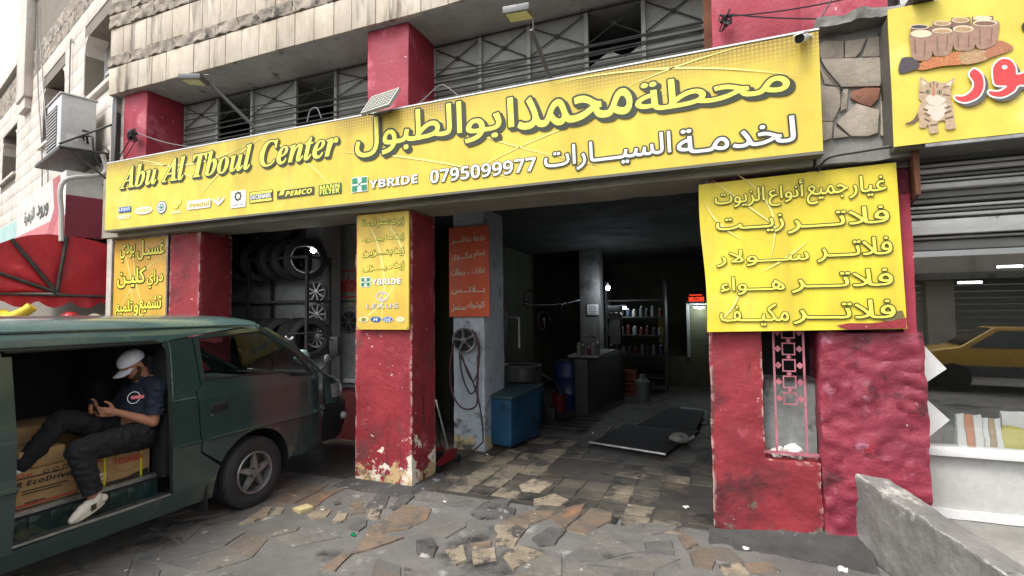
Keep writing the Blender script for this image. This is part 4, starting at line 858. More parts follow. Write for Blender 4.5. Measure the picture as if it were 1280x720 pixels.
# --- panel on the front pillar
PP = thing('wall_sign', (-3.5, 4.78, 1.72), 'tall yellow panel with car badges fixed on the peeling red front pillar', 'sign')
box('panel', M_sy3 if 0 else sign_mat('vinyl_pillar_panel', S(234, 212, 84, .88), S(230, 188, 86, .85), S(242, 234, 136, .9), YG, 9, dots=False), PP, -3.845, -3.148, 4.752, 4.782, 1.72, 3.03, bevel=.003)
Fp = Face((0, 4.752, 0), (1, 0, 0), (0, 0, 1))
Z4 = lambda x, y: (430+x/4, 250+y/4)
def pl_(s, bl, t): letters(Fp, s, Fp.bb(Z4(*bl), Z4(*t)), PP, fill=M_fill, fo=.01, out=M_lineo, oo=.07, d=.003)
for s, bl, t in (('الجملة', (90, 140), (160, 92)), ('بسعر', (168, 138), (228, 95)), ('زيوت', (236, 134), (300, 84)), ('هايبـــرد', (92, 215), (244, 170)), ('زيت', (250, 208), (300, 165)), ('بنـــزين', (92, 288), (240, 243)), ('زيت', (248, 280), (300, 232)), ('ديـــزل', (92, 360), (240, 315)), ('زيت', (248, 352), (300, 305))): pl_(s, bl, t)
hlogo(Fp, Z4(88, 432), Z4(130, 388), PP); letters(Fp, 'YBRIDE', Fp.bb(Z4(140, 425), Z4(285, 390)), PP, M_lw, style='sans_b', fo=.01, out=M_pk, oo=.03)
M_sil = flat('print_silver', S(206, 206, 200, .85), .4)
u0, u1, v0, v1 = Fp.bb(Z4(160, 510), Z4(222, 455)); cu, cv = (u0+u1)/2, (v0+v1)/2; ring2d(Fp, cu, cv, (u1-u0)/2, (v1-v0)/2, .014, PP, M_sil, .004, 'emblem'); shape2d(Fp, [(cu+.01, cv+.05), (cu+.03, cv+.05), (cu-.01, cv-.03), (cu+.05, cv-.03), (cu+.05, cv-.045), (cu-.04, cv-.045)], PP, M_sil, .0045, 'emblem')
letters(Fp, 'LEXUS', Fp.bb(Z4(112, 543), Z4(272, 516)), PP, M_sil, style='sans_b', out=M_pk, oo=.02)
for k, (a, b_, mm) in enumerate(((72, 127, M_sil), (133, 186, M_blue), (192, 247, M_blue), (258, 305, M_sil))):
    u0, u1, v0, v1 = Fp.bb(Z4(a, 612), Z4(b_, 582)); cu, cv = (u0+u1)/2, (v0+v1)/2
    shape2d(Fp, ell(cu, cv, (u1-u0)/2, (v1-v0)/2), PP, mm, .003, 'emblem')
    if k == 2: ring2d(Fp, cu, cv, (u1-u0)/2-.004, (v1-v0)/2-.004, .005, PP, M_lw, .004, 'emblem')
    if k in (0, 3): shape2d(Fp, ell(cu, cv, (u1-u0)/2-.008, (v1-v0)/2-.008), PP, M_streak, .0035, 'emblem')
    if k == 3: ring2d(Fp, cu, cv, .012, (v1-v0)/2-.01, .005, PP, M_sil, .004, 'emblem'); ring2d(Fp, cu, cv+.01, .035, .010, .005, PP, M_sil, .0045, 'emblem')
    else: letters(Fp, ('KIA', 'H', 'Ford')[k], (cu-.03-.01*(k == 2), cu+.03+.01*(k == 2), cv-.018, cv+.018), PP, M_pk if k == 0 else M_lw, .005, style='sans_bi')
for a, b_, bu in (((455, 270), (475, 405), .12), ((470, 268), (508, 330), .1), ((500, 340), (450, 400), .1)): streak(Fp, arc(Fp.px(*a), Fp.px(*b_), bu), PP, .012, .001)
for x in (-3.83, -3.16):
    for z in (1.74, 3.01): MB().cyl((x, 4.745, z), (x, 4.756, z), .008, n=8).build('screw', M_steel, PP)
# --- red sign on the grey pillar
RS = thing('wall_sign', (-3.3, 6.36, 1.8), 'red board with white Arabic list on the blue grey pillar', 'sign')
Fd = Face((0, 6.34, 0), (1, 0, 0), (0, 0, 1)); q = Fd.bb((561.5, 396), (610.5, 281))
box('board', mat('sign_red', S(232, 112, 76, .92), S(220, 98, 66, .92), 1, .5, 0, .05, 10), RS, q[0], q[1], 6.343, 6.375, q[2], q[3], bevel=.004)
for s, bl, t in (('بناشـــر', (540, 222), (636, 178)), ('خدمة', (648, 206), (706, 158)), ('مكـــوى', (540, 305), (640, 258)), ('لحام', (650, 292), (704, 250)), ('جنطات', (538, 385), (608, 342)), ('اطارات', (640, 375), (704, 335)), ('بـــلانـــس', (540, 472), (704, 428)), ('مستعمل', (538, 560), (612, 518)), ('كاوشوك', (620, 548), (705, 505))):
    letters(Fd, s, Fd.bb(Z4(*bl), Z4(*t)), RS, fill=flat('letter_cream', S(240, 230, 206, .9)), fo=.018, d=.003)
u0, u1, v0, v1 = Fd.bb(Z4(616, 368), Z4(630, 364)); shape2d(Fd, rect(u0, u1, v0, v1), RS, MATS['letter_cream'], .004)
# --- pet shop sign
CS = thing('shop_sign', (3.2, 4.6, 3.09), 'yellow pet shop sign with feed sacks, a kitten and red Arabic letters', 'sign')
Fc_ = Face((0, 4.5, 0), (1, 0, 0), (0, 0, 1))
b = MB(); n = 30
for j in range(7):
    for i in range(n+1):
        u = i/n; x = 1.215+(7-1.215)*u*u*.6+(7-1.215)*u*.4; z = 3.085+.005*u+(4.12-3.085)*j/6
        b.v.append(Vector((x, 4.5+.008*math.sin(x*7+j)*(1 if 0 < j < 6 else .3), z)))
b.f = [(j*(n+1)+i, j*(n+1)+i+1, (j+1)*(n+1)+i+1, (j+1)*(n+1)+i) for j in range(6) for i in range(n)]
M_cat = mat('vinyl_lime_yellow', S(222, 202, 84, .86), S(214, 192, 72, .84), .8, .45, 0, .05, 8, wear=[(S(236, 234, 170, .9), .7, .56, .2)]); b.build('panel', M_cat, CS, thick=.008)
box('frame', M_back, CS, 1.23, 7, 4.53, 4.9, 3.075, 4.1); box('bottom_edge', M_steel, CS, 1.40, 7, 4.49, 4.53, 3.055, 3.078)
Fk = Face((0, 4.488, 0), (1, 0, 0), (0, 0, 1)); Z45 = lambda x, y: (1120+x/4.5, 20+y/4.5)
kp = lambda pts: [Fk.px(*Z45(*p)) for p in pts]
M_sack = mat('print_sack_brown', S(170, 136, 116, .85), S(146, 112, 96, .85), 25, .5, 0, 0); M_sackd = flat('print_sack_shade', S(128, 98, 84, .85)); M_cream = flat('print_cream', S(222, 206, 176, .9))
def pr(pts, m, d=.003):
    P = [Vector((x, y, 0)) for x, y in pts]; n_ = len(P)
    if n_ > 4: pts = [(q.x, q.y) for q in smoothpath([P[-1]]+P+[P[0], P[1]], 4)[4:-5]]
    return shape2d(Fk, kp(pts), CS, m, d)
M_gr = mat('print_grain_orange', S(206, 132, 78, .85), S(170, 100, 60, .85), 90, .5, 0, 0); M_gr2 = mat('print_grain_tan', S(196, 164, 120, .85), S(160, 124, 88, .85), 90, .5, 0, 0); M_seed = mat('print_seed_black', S(60, 54, 60, .8), S(84, 76, 80, .8), 70, .5, 0, 0)
pr([(120, 290), (160, 250), (250, 222), (360, 200), (400, 230), (380, 270), (260, 282), (150, 305)], M_gr, .002); pr([(360, 210), (480, 190), (540, 215), (500, 250), (380, 272)], M_gr2, .0022); pr([(500, 195), (570, 140), (640, 160), (655, 190), (560, 225), (510, 238)], flat('print_grain_rust', S(176, 116, 84, .85)), .0024)
pr([(15, 320), (25, 250), (50, 232), (95, 235), (125, 262), (130, 290), (70, 315)], M_seed, .0026)
for k, pts in enumerate(([(80, 60), (200, 60), (205, 110), (85, 110)], [(205, 32), (305, 30), (320, 90), (200, 95)], [(310, 10), (415, 8), (425, 80), (310, 85)], [(425, 5), (545, 0), (550, 70), (430, 70)])): pr(pts, M_sackd, .003)
for k, (c, top) in enumerate((((130, 62, 55, 14), M_seed), ((258, 42, 50, 14), M_gr2), ((362, 24, 50, 16), M_gr2), ((485, 14, 55, 14), M_cream))):
    shape2d(Fk, kp(ell(c[0], c[1], c[2], c[3], 18)), CS, M_cream, .0034); shape2d(Fk, kp(ell(c[0], c[1], c[2]-8, c[3]-4, 16)), CS, top, .0038)
for k, (pts, c, top) in enumerate((([(78, 100), (200, 98), (205, 160), (192, 240), (120, 252), (88, 225), (80, 150)], (140, 102, 60, 22), M_cream), ([(200, 90), (318, 88), (322, 150), (300, 215), (230, 228), (205, 200)], (258, 85, 58, 16), M_gr2),
                                   ([(318, 78), (435, 72), (445, 140), (430, 190), (360, 198), (325, 180)], (376, 75, 58, 20), M_gr2), ([(430, 48), (568, 30), (575, 90), (555, 160), (480, 190), (445, 160)], (498, 42, 68, 18), M_sackd))):
    pr(pts, M_sack, .0042+.0005*k); shape2d(Fk, kp(ell(c[0], c[1], c[2], c[3], 20)), CS, M_cream, .0062); shape2d(Fk, kp(ell(c[0], c[1]+2, c[2]-9, c[3]-6, 18)), CS, top, .0066)
for k, ln in enumerate(([(100, 130), (106, 130), (112, 215), (104, 210)], [(160, 140), (166, 140), (160, 225), (154, 228)], [(225, 115), (230, 115), (236, 200), (229, 202)], [(285, 110), (290, 110), (284, 190), (278, 195)], [(345, 105), (350, 105), (352, 178), (345, 180)], [(405, 105), (411, 105), (408, 175), (401, 178)], [(465, 75), (471, 75), (474, 165), (466, 165)], [(535, 70), (541, 70), (534, 150), (527, 155)])): pr(ln, M_sackd, .0068)
rs_ = random.Random(3)
for k in range(70):
    x_, y_ = rs_.uniform(130, 640), 0; y_ = 285-(x_-130)*.17+rs_.uniform(-38, 14); pr([(x_, y_), (x_+7, y_+2), (x_+4, y_+6)], (M_cream, M_sackd, M_gr2)[k % 3], .0028+.00005*(k % 5))
# kitten print: tail, body, legs, head, ears, eyes, stripes
M_k1 = mat('print_fur_tan', S(196, 172, 144, .85), S(168, 140, 112, .85), 45, .5, 0, 0); M_k2 = flat('print_fur_dark', S(110, 88, 72, .85)); M_k3 = flat('print_fur_white', S(216, 202, 184, .86))
pr([(52, 605), (95, 585), (125, 540), (140, 560), (105, 600), (60, 612)], M_k2, .003)
pr([(140, 490), (170, 480), (300, 470), (320, 520), (328, 600), (335, 630), (280, 638), (275, 590), (232, 600), (236, 650), (190, 660), (180, 612), (165, 628), (130, 626), (130, 590), (122, 540)], M_k1, .0035)
pr([(170, 500), (280, 492), (270, 560), (230, 590), (190, 570)], M_k3, .0038)
pr([(125, 450), (130, 405), (138, 345), (180, 372), (215, 366), (270, 378), (330, 350), (305, 410), (310, 450), (290, 480), (250, 502), (200, 506), (160, 490), (130, 470)], M_k1, .0042)
pr([(165, 470), (180, 450), (205, 442), (240, 450), (280, 468), (250, 500), (200, 503)], M_k3, .0045)
pr([(145, 362), (172, 378), (150, 395)], M_cream, .0046); pr([(318, 362), (300, 400), (282, 384)], M_cream, .0046)
for cx, cy in ((177, 428), (243, 430)): shape2d(Fk, kp(ell(cx, cy, 15, 13, 14)), CS, M_k2, .0048); shape2d(Fk, kp(ell(cx, cy, 11, 9, 14)), CS, flat('print_eye', S(150, 160, 120, .8)), .005); shape2d(Fk, kp(ell(cx, cy, 5, 6, 10)), CS, M_lb, .0054)
pr([(195, 440), (222, 440), (208, 454)], flat('print_nose', S(190, 120, 104, .85)), .005); pr([(200, 440), (205, 385), (216, 385), (220, 440)], flat('print_fur_rust', S(188, 132, 98, .85)), .0047)
for a in ([(185, 380), (192, 380), (196, 405), (190, 405)], [(228, 380), (235, 380), (230, 405), (225, 405)], [(206, 372), (214, 372), (212, 388), (208, 388)], [(262, 400), (300, 392), (300, 398), (264, 406)], [(130, 425), (158, 430), (158, 436), (130, 433)], [(160, 545), (195, 558), (192, 566), (158, 553)], [(150, 520), (180, 528), (178, 536), (150, 528)],
          [(270, 545), (310, 530), (312, 538), (272, 553)], [(275, 575), (318, 562), (320, 570), (276, 583)], [(160, 575), (190, 590), (188, 598), (158, 583)], [(262, 440), (302, 446), (300, 452), (262, 447)], [(190, 612), (230, 606), (232, 614), (192, 620)], [(272, 515), (305, 505), (306, 512), (272, 523)]): pr(a, M_k2, .0052)
M_rl = flat('letter_red_big', S(212, 66, 66, .88), .45); M_gs = flat('letter_grey_shadow', S(96, 92, 88, .8), .5)
def glyph_pts(pts, k=5):
    P = [Vector((x, y, 0)) for x, y in pts]; P = P+[P[0]]; return [(p.x, p.y) for p in smoothpath([P[-2]]+P+[P[1]], k)[k:-k-1]]
RR = [(440, 300), (482, 335), (490, 400), (462, 455), (400, 484), (352, 478), (330, 455), (380, 452), (425, 420), (436, 375), (412, 330)]
WW = [(545, 345), (548, 285), (590, 245), (640, 250), (670, 290), (676, 330), (720, 322), (760, 320), (760, 385), (690, 390), (660, 425), (600, 455), (540, 450), (520, 425), (580, 425), (622, 395), (560, 388)]
for pts, hole in ((RR, None), (WW, (608, 290, 16, 12))):
    G = glyph_pts(pts); cx = sum(p[0] for p in G)/len(G); cy = sum(p[1] for p in G)/len(G)
    def grow(G, k):
        o = []; n = len(G); sg = 1 if sum(G[i][0]*G[(i+1) % n][1]-G[(i+1) % n][0]*G[i][1] for i in range(n)) > 0 else -1
        for i in range(n):
            a = Vector(G[i-1]); b = Vector(G[(i+1) % n]); t = (b-a).normalized() if (b-a).length > 1e-6 else Vector((1, 0)); o.append((G[i][0]+sg*t.y*k, G[i][1]-sg*t.x*k))
        return o
    pr([(x+20, y+18) for x, y in grow(G, 7)], M_gs, .003); pr(grow(G, 9), M_lw, .004); pr(G, M_rl, .005)
    if hole: shape2d(Fk, kp(ell(*hole, 14)), CS, M_lw, .006)
pr([(705, 60), (725, 30), (760, 25), (760, 110), (720, 90)], M_lb, .004)
# bracket over the pet sign
tag(box('sign_bracket', M_bar, None, 1.36, 1.5, 4.4, 4.9, 4.125, 4.2, bevel=.01), 'small dark steel bracket on the top edge of the pet shop sign', 'bracket')
# --- far left shop sign box: front print and plain side
SB = thing('shop_sign', L3(2, 3.05, .25), 'boxy red and white shop sign on the pale building above the red awning', 'sign')
M_sbw = mat('faded_white_panel', S(214, 212, 206, .85), S(196, 194, 190, .85), 1.5, .6, 0, .1, 20); M_sbr = mat('faded_red_panel', S(140, 48, 66, .85), S(124, 42, 60, .85), 1.5, .6, 0, .1, 20)
lbox('case', M_sbw, SB, .44, 4.0, 3.1, 4.09, 0.02, .5); lbox('side_panel', M_sbr, SB, .433, .4375, 3.1, 3.72, 0.02, .5)
Fs = Face(L3(4.0, 0, .503), -DL, (0, 0, 1)); U = lambda s: 4.0-s
shape2d(Fs, rect(0, 3.56, 3.11, 3.42), SB, flat('faded_pink', S(198, 120, 122, .85)), .002); shape2d(Fs, [(2.3, 3.11), (2.75, 3.11), (3.25, 3.5), (3.2, 4.08), (2.75, 4.08), (2.9, 3.6)], SB, flat('faded_rose', S(176, 92, 98, .85)), .0025)
letters(Fs, 'ورود', (1.7, 2.5, 3.55, 3.80), SB, M_olive, fo=.02); letters(Fs, 'الزهرة', (.7, 1.5, 3.55, 3.82), SB, M_olive, fo=.02)
S2 = thing('shop_sign', L3(5.2, 3.05, .2), 'small faded teal shop sign at the far left edge', 'sign')
lbox('case', mat('faded_teal', S(176, 200, 196, .85), S(150, 186, 180, .85), 2, .6, 0, .1, 20), S2, 4.5, 7.2, 3.15, 3.85, 0.02, .42)
Fs2 = Face(L3(7.2, 0, .424), -DL, (0, 0, 1))
# ================================================================== things on the front
# --- awning: half round folding hood, end face towards the camera
PE = PL+DL*.35; AE = lambda x, y, d=0: at(x, y, P=PE+DL*0, N=DL)
M_can = mat('red_awning_cloth', S(196, 38, 48, .85), S(170, 30, 42, .85), 2.4, .55, 0, .35, 9, wear=[(S(214, 66, 74, .85), 3.5, .60, .12)])
AW = thing('awning', PE+Vector((0, 0, 2.2)), 'red half round shop awning with dark ribs and a scalloped edge', 'awning')
hub = AE(70, 366)
def fan(pts, nm='fabric', bulge=.05):
    P = [Vector(p) for p in pts]; c = sum(P, Vector())/len(P); b = MB(); k = 8
    for i in range(len(P)-2):                         # triangles from the hub, each a sagging grid
        A_, B_, C_ = P[0], P[i+1], P[i+2]; idx = {}
        for r in range(k+1):
            for q in range(r+1):
                p = A_ if r == 0 else A_.lerp(B_.lerp(C_, q/r), r/k)
                w_ = (i+(q/r if r else .5))/(len(P)-2); s = math.sin(math.pi*min(r/k*.9, 1))*math.sin(math.pi*w_)
                idx[r, q] = len(b.v); b.v.append(p-DL*(bulge*.6*s)+noise.noise_vector(p*2.2)*.035*s-Vector((0, 0, .03*s)))
        for r in range(k):
            for q in range(r+1):
                b.f.append((idx[r, q], idx[r+1, q], idx[r+1, q+1]))
                if q < r: b.f.append((idx[r, q], idx[r+1, q+1], idx[r, q+1]))
    return b.build(nm, M_can, AW, sharp=60)
topw = AE(140, 308); botw = AE(138, 371); r1 = AE(83, 295); r2 = AE(14, 299); r3 = AE(-34, 330); r4 = AE(-48, 366)
def mids(a, b, n=3, out=.05):
    return [a.lerp(b, i/n)+(a.lerp(b, i/n)-hub).normalized()*out*math.sin(math.pi*i/n) for i in range(n+1)]
fan([hub, botw]+mids(botw, topw, 2, 0)[1:]+mids(topw, r1, 3, .03)[1:]); fan([hub]+mids(r1, r2)); fan([hub]+mids(r2, r3)); fan([hub]+mids(r3, r4))
for a in (r1, r2, r3): 
    MB().tube([hub-DL*.05, a-DL*.03], .026, 6).build('rib', M_bar, AW)
MB().tube([r4-DL*.04, botw-DL*.04], .018, 6).build('rib', M_bar, AW)
outl = [topw]+mids(topw, r1, 3, .03)[1:]+mids(r1, r2)[1:]+mids(r2, r3)[1:]+mids(r3, r4)[1:]
b = MB(); n = len(outl)
b.add([p for p in outl]+[p+DL*3.6 for p in outl], [(i+1, i, i+n, i+1+n) for i in range(n-1)]); b.build('canopy', M_can, AW, thick=.006, sharp=60)
b = MB(); vp = []; nn = 40
for i in range(nn+1):
    p = r4.lerp(botw, i/nn); sc_ = .07+.085*abs(math.sin(i/nn*math.pi*4.3)); q = p-Vector((0, 0, sc_*1.15))+DL*(.02*math.sin(i*.9)); b.v += [p-DL*.012, q-DL*.012]
b.f = [(2*i, 2*i+1, 2*i+3, 2*i+2) for i in range(nn)]; b.build('valance', M_can, AW, thick=.004, sharp=60)
b = MB(); vp = []
for i in range(61):
    p = r4+DL*3.6*i/60; q = p-Vector((0, 0, .08+.07*abs(math.sin(i*.5)))); b.v += [p, q]
b.f = [(2*i, 2*i+1, 2*i+3, 2*i+2) for i in range(60)]; b.build('valance', M_can, AW, thick=.004, sharp=60)
# --- balls hung below the awning
def football(px, py, r, base, patch, label, lines=False):
    c = at(px, py, P=PE-DL*.05, N=DL); t = thing('football', c, label, 'ball', 'balls hanging under the awning')
    MB().ball(c, r, 24, 16).build('shell', base, t)
    g = (1+5**.5)/2
    for v in [(0, a, b_*g) for a in (1, -1) for b_ in (1, -1)]+[(a, b_*g, 0) for a in (1, -1) for b_ in (1, -1)]+[(a*g, 0, b_) for a in (1, -1) for b_ in (1, -1)]:
        n_ = Vector(v).normalized(); a = n_.orthogonal().normalized(); b2 = n_.cross(a); q = MB()
        q.v = [c+n_*r*1.012]+[c+(n_+(a*math.cos(k*1.2566)+b2*math.sin(k*1.2566))*.37).normalized()*r*1.006 for k in range(5)]
        q.f = [(0, k+1, (k+1) % 5+1) for k in range(5)]; q.build('patch', patch, t, smooth=False)
football(87, 400, .125, flat('ball_red', S(206, 60, 60, .85), .35), flat('ball_black', S(60, 50, 50, .8), .35), 'red football with dark patches hanging under the red awning')
football(118, 402, .12, flat('ball_white', S(226, 220, 196, .85), .35), flat('ball_yellow', S(196, 178, 70, .85), .35), 'white football with yellow patches hanging beside the red football')
M_fl = flat('inflatable_yellow', S(230, 200, 70, .85), .3)
c = at(22, 398, P=PE-DL*.1, N=DL); b = MB()
b.tube(smoothpath([c+Vector((-.3, -.05, .0)), c+Vector((-.15, -.1, .06)), c+Vector((.08, -.1, .02)), c+Vector((.28, -.05, .09)), c+Vector((.34, 0, .16))], 5), .07, 12)
tag(b.build('swim_ring', M_fl, None), 'yellow inflatable swim ring hanging under the awning at the far left', 'swim ring')
c = at(5, 425, P=PE-DL*.1, N=DL); b = MB().ball(c, (.2, .12, .09), 18, 10)
tag(b.build('inflatable_toy', flat('inflatable_red', S(200, 70, 66, .85), .3), None), 'red inflatable toy below the yellow swim ring', 'toy')
c0 = at(44, 402, P=PE+DL*.3, N=DL); tag(MB().obox(c0+Vector((0, 0, -.04)), DL*.24, NL*.15, Vector((0, 0, .10))).build('cardboard_box', flat('grey_carton', S(128, 128, 130, .8), .8), None, bevel=.005), 'grey box half hidden under the awning behind the balls', 'box')

# --- air conditioner outdoor unit on its bracket
AC = thing('air_conditioner', L3(1.1, 4.47, .3), 'white outdoor air conditioner unit on a steel bracket under the pale windows', 'air conditioner')
M_acw = mat('ac_white', S(206, 206, 204, .9), S(190, 190, 190, .88), 2, .5, 0, .05, 20)
lbox('case', M_acw, AC, .72, 1.62, 4.47, 5.32, .1, .53, bevel=.012)
lbox('grille', M_bar, AC, .95, 1.58, 4.55, 5.2, .532, .536)
for k in range(12): lbox('grille_bar', M_acw, AC, .95, 1.58, 4.57+k*.052, 4.582+k*.052, .536, .544)
lbox('handle_recess', M_lb, AC, .712, .719, 4.80, 4.83, .17, .27); lbox('name_plate', flat('pale_label', S(226, 222, 214, .9)), AC, .712, .719, 4.62, 4.72, .32, .46)
lbox('lid', M_acw, AC, .70, 1.64, 5.322, 5.345, .08, .55, bevel=.005)
BR = thing('steel_bracket', L3(1.1, 4.3, .2), 'dark steel shelf bracket carrying the air conditioner', 'bracket')
lbox('shelf', M_bar, BR, .4, 2.0, 4.38, 4.43, 0.0, .60)
for p, q in ((L3(.4, 4.45, .6), L3(-.05, 4.86, -.02)), (L3(.35, 4.40, .6), L3(.2, 4.40, -.02)), (L3(.2, 3.95, .02), L3(.35, 4.4, .5)), (L3(-.02, 4.25, .02), L3(.3, 4.55, .1))): MB().tube([p, q], .017, 5).build('strut', M_bar, BR)
pt, pb_ = L3(-.04, 4.98, .02), L3(-.04, 3.9, .02); MB().obox((pt+pb_)/2, DL*.03, NL*.03, (pt-pb_)/2).build('post', M_bar, BR)
for k in range(3):
    hz = wire('hose', smoothpath([L3(.7, 4.62+.05*k, .2+.05*k), L3(.55, 4.72-.03*k, .25+.04*k), L3(.42, 4.66, .22), L3(.38, 4.45, .2), L3(.36, 4.2, .12)], 6), .016, M_wire)
    tag(hz, ['black coolant hose looping below the air conditioner, outermost', 'black coolant hose looping below the air conditioner, middle one', 'black coolant hose looping below the air conditioner, innermost'][k], 'hose', 'coolant hoses')
P_ = [L3(.34, 4.4, .1), L3(.33, 4.1, .08), L3(.36, 3.9, .54), L3(.35, 3.4, .56), L3(.30, 3.0, .56)]
tag(wire('drain_pipe', smoothpath(P_, 6), .032, flat('pipe_grey', S(190, 188, 182, .85), .6), n=10), 'pale grey pipe running down past the boxy shop sign', 'pipe')
# cable bundles at the corner
for k in range(6):
    P_ = [L3(.02+.02*k, 9, .03), L3(-.02+.03*k, 7, .05), L3(.05-.02*k, 5.6, .05), L3(-.1-.03*k, 4.4, .1), L3(.0, 3.4, .08), L3(.05, 2.6, .04)]
    tag(wire('cable', smoothpath(P_, 6), .008+.003*(k % 2), M_wireg if k % 2 else M_wire), 'loose cable in the bundle running down the corner between the two buildings', 'cable', 'corner cable bundle')
kb = MB()
kc = at(166, 168, Y=4.7)
for k in range(7):
    pts = [kc+Vector((random.uniform(-.09, .09), random.uniform(-.05, .05), random.uniform(-.09, .09))) for _ in range(7)]
    kb.tube(smoothpath(pts+[pts[0]], 4), .007, 5)
tag(kb.build('cable_knot', M_wire, None), 'tangled knot of black cable on the red upper pillar', 'cable knot')
def cable(a, b_, lab, sag=.05, r=.007, m=None, ya=4.6, yb=4.6): tag(wire('cable', [at(*a, Y=ya), at(*b_, Y=yb)], r, m or M_wire, sag=sag), lab, 'cable')
cable((172, 166), (262, 184), 'thin pale cable drooping from the cable knot towards the sign', .06, .006, M_wireg, 4.65, 4.75)
cable((135, 215), (166, 168), 'black cable climbing from the bracket post to the cable knot', .03, .008, None, 4.8, 4.7)
cable((128, 232), (172, 172), 'lower black cable from the bracket post to the cable knot', .05, .007, None, 4.8, 4.7)
for k, (a, b_) in enumerate((((225, 152), (460, 95)), ((222, 143), (462, 118)), ((545, 95), (888, 38)), ((545, 105), (905, 30)), ((545, 88), (890, 26)))):
    tag(wire('cable', [at(*a, Y=5.2), at(*b_, Y=5.2)], .007, M_wire, sag=.05), ['slack cable across the left metal wall, the upper one', 'slack cable across the left metal wall, the lower one', 'slack cable across the right metal wall, middle one', 'slack cable across the right metal wall, lowest', 'slack cable across the right metal wall, highest'][k], 'cable', 'slack cables across the metal wall')
for k, (a, b_, s) in enumerate((((914, 18), (1106, 20), .03), ((914, 20), (1060, -2), .02), ((1017, 40), (1042, -6), 0))):
    tag(wire('cable', [at(*a, Y=4.7), at(*b_, Y=4.7)], .006, M_wire, sag=s), ['long black cable crossing the wide red upper pillar to the pet sign', 'black cable rising across the wide red upper pillar', 'thin cable dropping to the security camera'][k], 'cable')
kb = MB(); kc = at(906, 24, Y=4.72)
for k in range(5):
    pts = [kc+Vector((random.uniform(-.05, .05), random.uniform(-.03, .03), random.uniform(-.08, .08))) for _ in range(6)]; kb.tube(smoothpath(pts+[pts[0]], 4), .006, 5)
tag(kb.build('cable_knot', M_wire, None), 'small knot of cable on the wide red upper pillar', 'cable knot')
P_ = [at(1022, 55, Y=4.78), at(1028, 80, Y=4.78), at(1052, 110, Y=4.78), at(1050, 112, Y=4.78)]
tag(wire('cable', smoothpath(P_, 5), .006, M_wire), 'thin cable hanging over the crazy stone panel', 'cable')
P_ = [at(1120, 183, Y=4.6), at(1075, 190, Y=4.62), at(1035, 198, Y=4.62), at(1022, 215, Y=4.65)]
tag(wire('cable', smoothpath(P_, 5), .008, M_wire), 'black cable drooping under the stone panel to the yellow panel', 'cable')
P_ = [at(384, 152, Y=4.6), at(388, 138, Y=4.62), at(396, 135, Y=4.6), at(402, 148, Y=4.6)]
tag(wire('cable', smoothpath(P_, 5), .006, M_wireg), 'small pale loop of cable on top of the long sign', 'cable')
P_ = [at(497, 137, Y=4.5), at(520, 132, Y=4.55), at(545, 110, Y=4.6), at(556, 107, Y=4.6), at(575, 122, Y=4.6)]
tag(wire('cable', smoothpath(P_, 5), .006, M_wireg), 'pale cable curving from the square floodlight along the sign top', 'cable')

# --- arm lamps over the sign
M_lampg = flat('lamp_grey_metal', S(110, 110, 110, .8), .5, .3); M_lens = flat('lamp_lens_pale', S(206, 204, 160, .85), .3)
def arm_lamp(base, head, ends, Yh, label):
    a = at(*base, Y=4.56); h = at(*head, Y=Yh); t = thing('arm_lamp', a, label, 'lamp', 'arm lamps above the long sign')
    MB().tube([a, h], [.022, .018], 8).build('arm', M_lampg, t)
    cs = [at(*p, Z=h.z-.02) for p in ends]
    b = MB(); up = Vector((0, 0, .06)); b.hexa([*cs, *[p+up for p in cs]]); b.build('housing', M_lampg, t, bevel=.008)
    c = sum(cs, Vector())/4; cs2 = [c+(p-c)*.78-Vector((0, 0, .006)) for p in cs]; MB().hexa([*cs2, *[p+Vector((0, 0, .01)) for p in cs2]]).build('lens', M_lens, t)
    MB().tube([h+Vector((.02, 0, -.02)), h+Vector((.03, -.03, .08)), h+Vector((-.02, -.05, .08))], .009, 6).build('hinge', M_lampg, t)
    return t
arm_lamp((688, 98), (664, 37), [(628, 17), (661, 11), (671, 23), (636, 29)], 4.15, 'pale lensed street lamp on a thin arm above the middle of the long sign')
arm_lamp((320, 161), (262, 104), [(222, 98), (250, 98), (262, 108), (235, 106)], 4.15, 'yellowish lamp on a long arm above the left part of the sign')
FL = thing('floodlight', at(476, 135, Y=4.44), 'square led floodlight with a grid of diodes tilted on the sign edge', 'floodlight')
c = at(476, 127, Y=4.42); au = Vector((.165, .02, .03)); av = Vector((.02, .07, .115)); an = au.cross(av).normalized()
MB().obox(c, au, av, an*.02).build('housing', flat('floodlight_white', S(196, 196, 190, .85), .4), FL, bevel=.006)
MB().obox(c+an*.021, au*.92, av*.88, an*.002).build('diode_board', flat('diode_board', S(132, 132, 122, .8), .4), FL)
b = MB()
for i in range(8):
    for j in range(6): p = c+an*.026+au*(-.8+1.6*i/7)+av*(-.72+1.44*j/5); b.obox(p, au*.045, av*.06, an*.003)
b.build('diode', flat('diode_pale', S(206, 204, 184, .85), .3), FL)['kind'] = 'stuff'
MB().tube([c-au*.9, c-au-Vector((0, -.03, .08)), c-Vector((0, -.1, .1)), c+au*.6-Vector((0, -.04, .1))], .01, 6).build('yoke', M_lampg, FL)
CV = thing('security_camera', at(1003, 47, Y=4.5), 'small white bullet security camera at the top right corner of the long sign', 'security camera')
c = at(1002, 47, Y=4.40); dv = Vector((-.35, -.85, -.45)).normalized()
MB().lathe(c-dv*.0, dv, [(-.075, 0), (-.075, .036), (.06, .038), (.066, .034)], 20).build('housing', M_white, CV)
MB().lathe(c, dv, [(.055, .033), (.058, .0)], 20).build('lens', M_lb, CV)
MB().obox(c+dv*.01+Vector((0, 0, .037)), dv*.085, Vector((.032, -.012, 0)), Vector((0, 0, .004))).build('hood', M_white, CV)
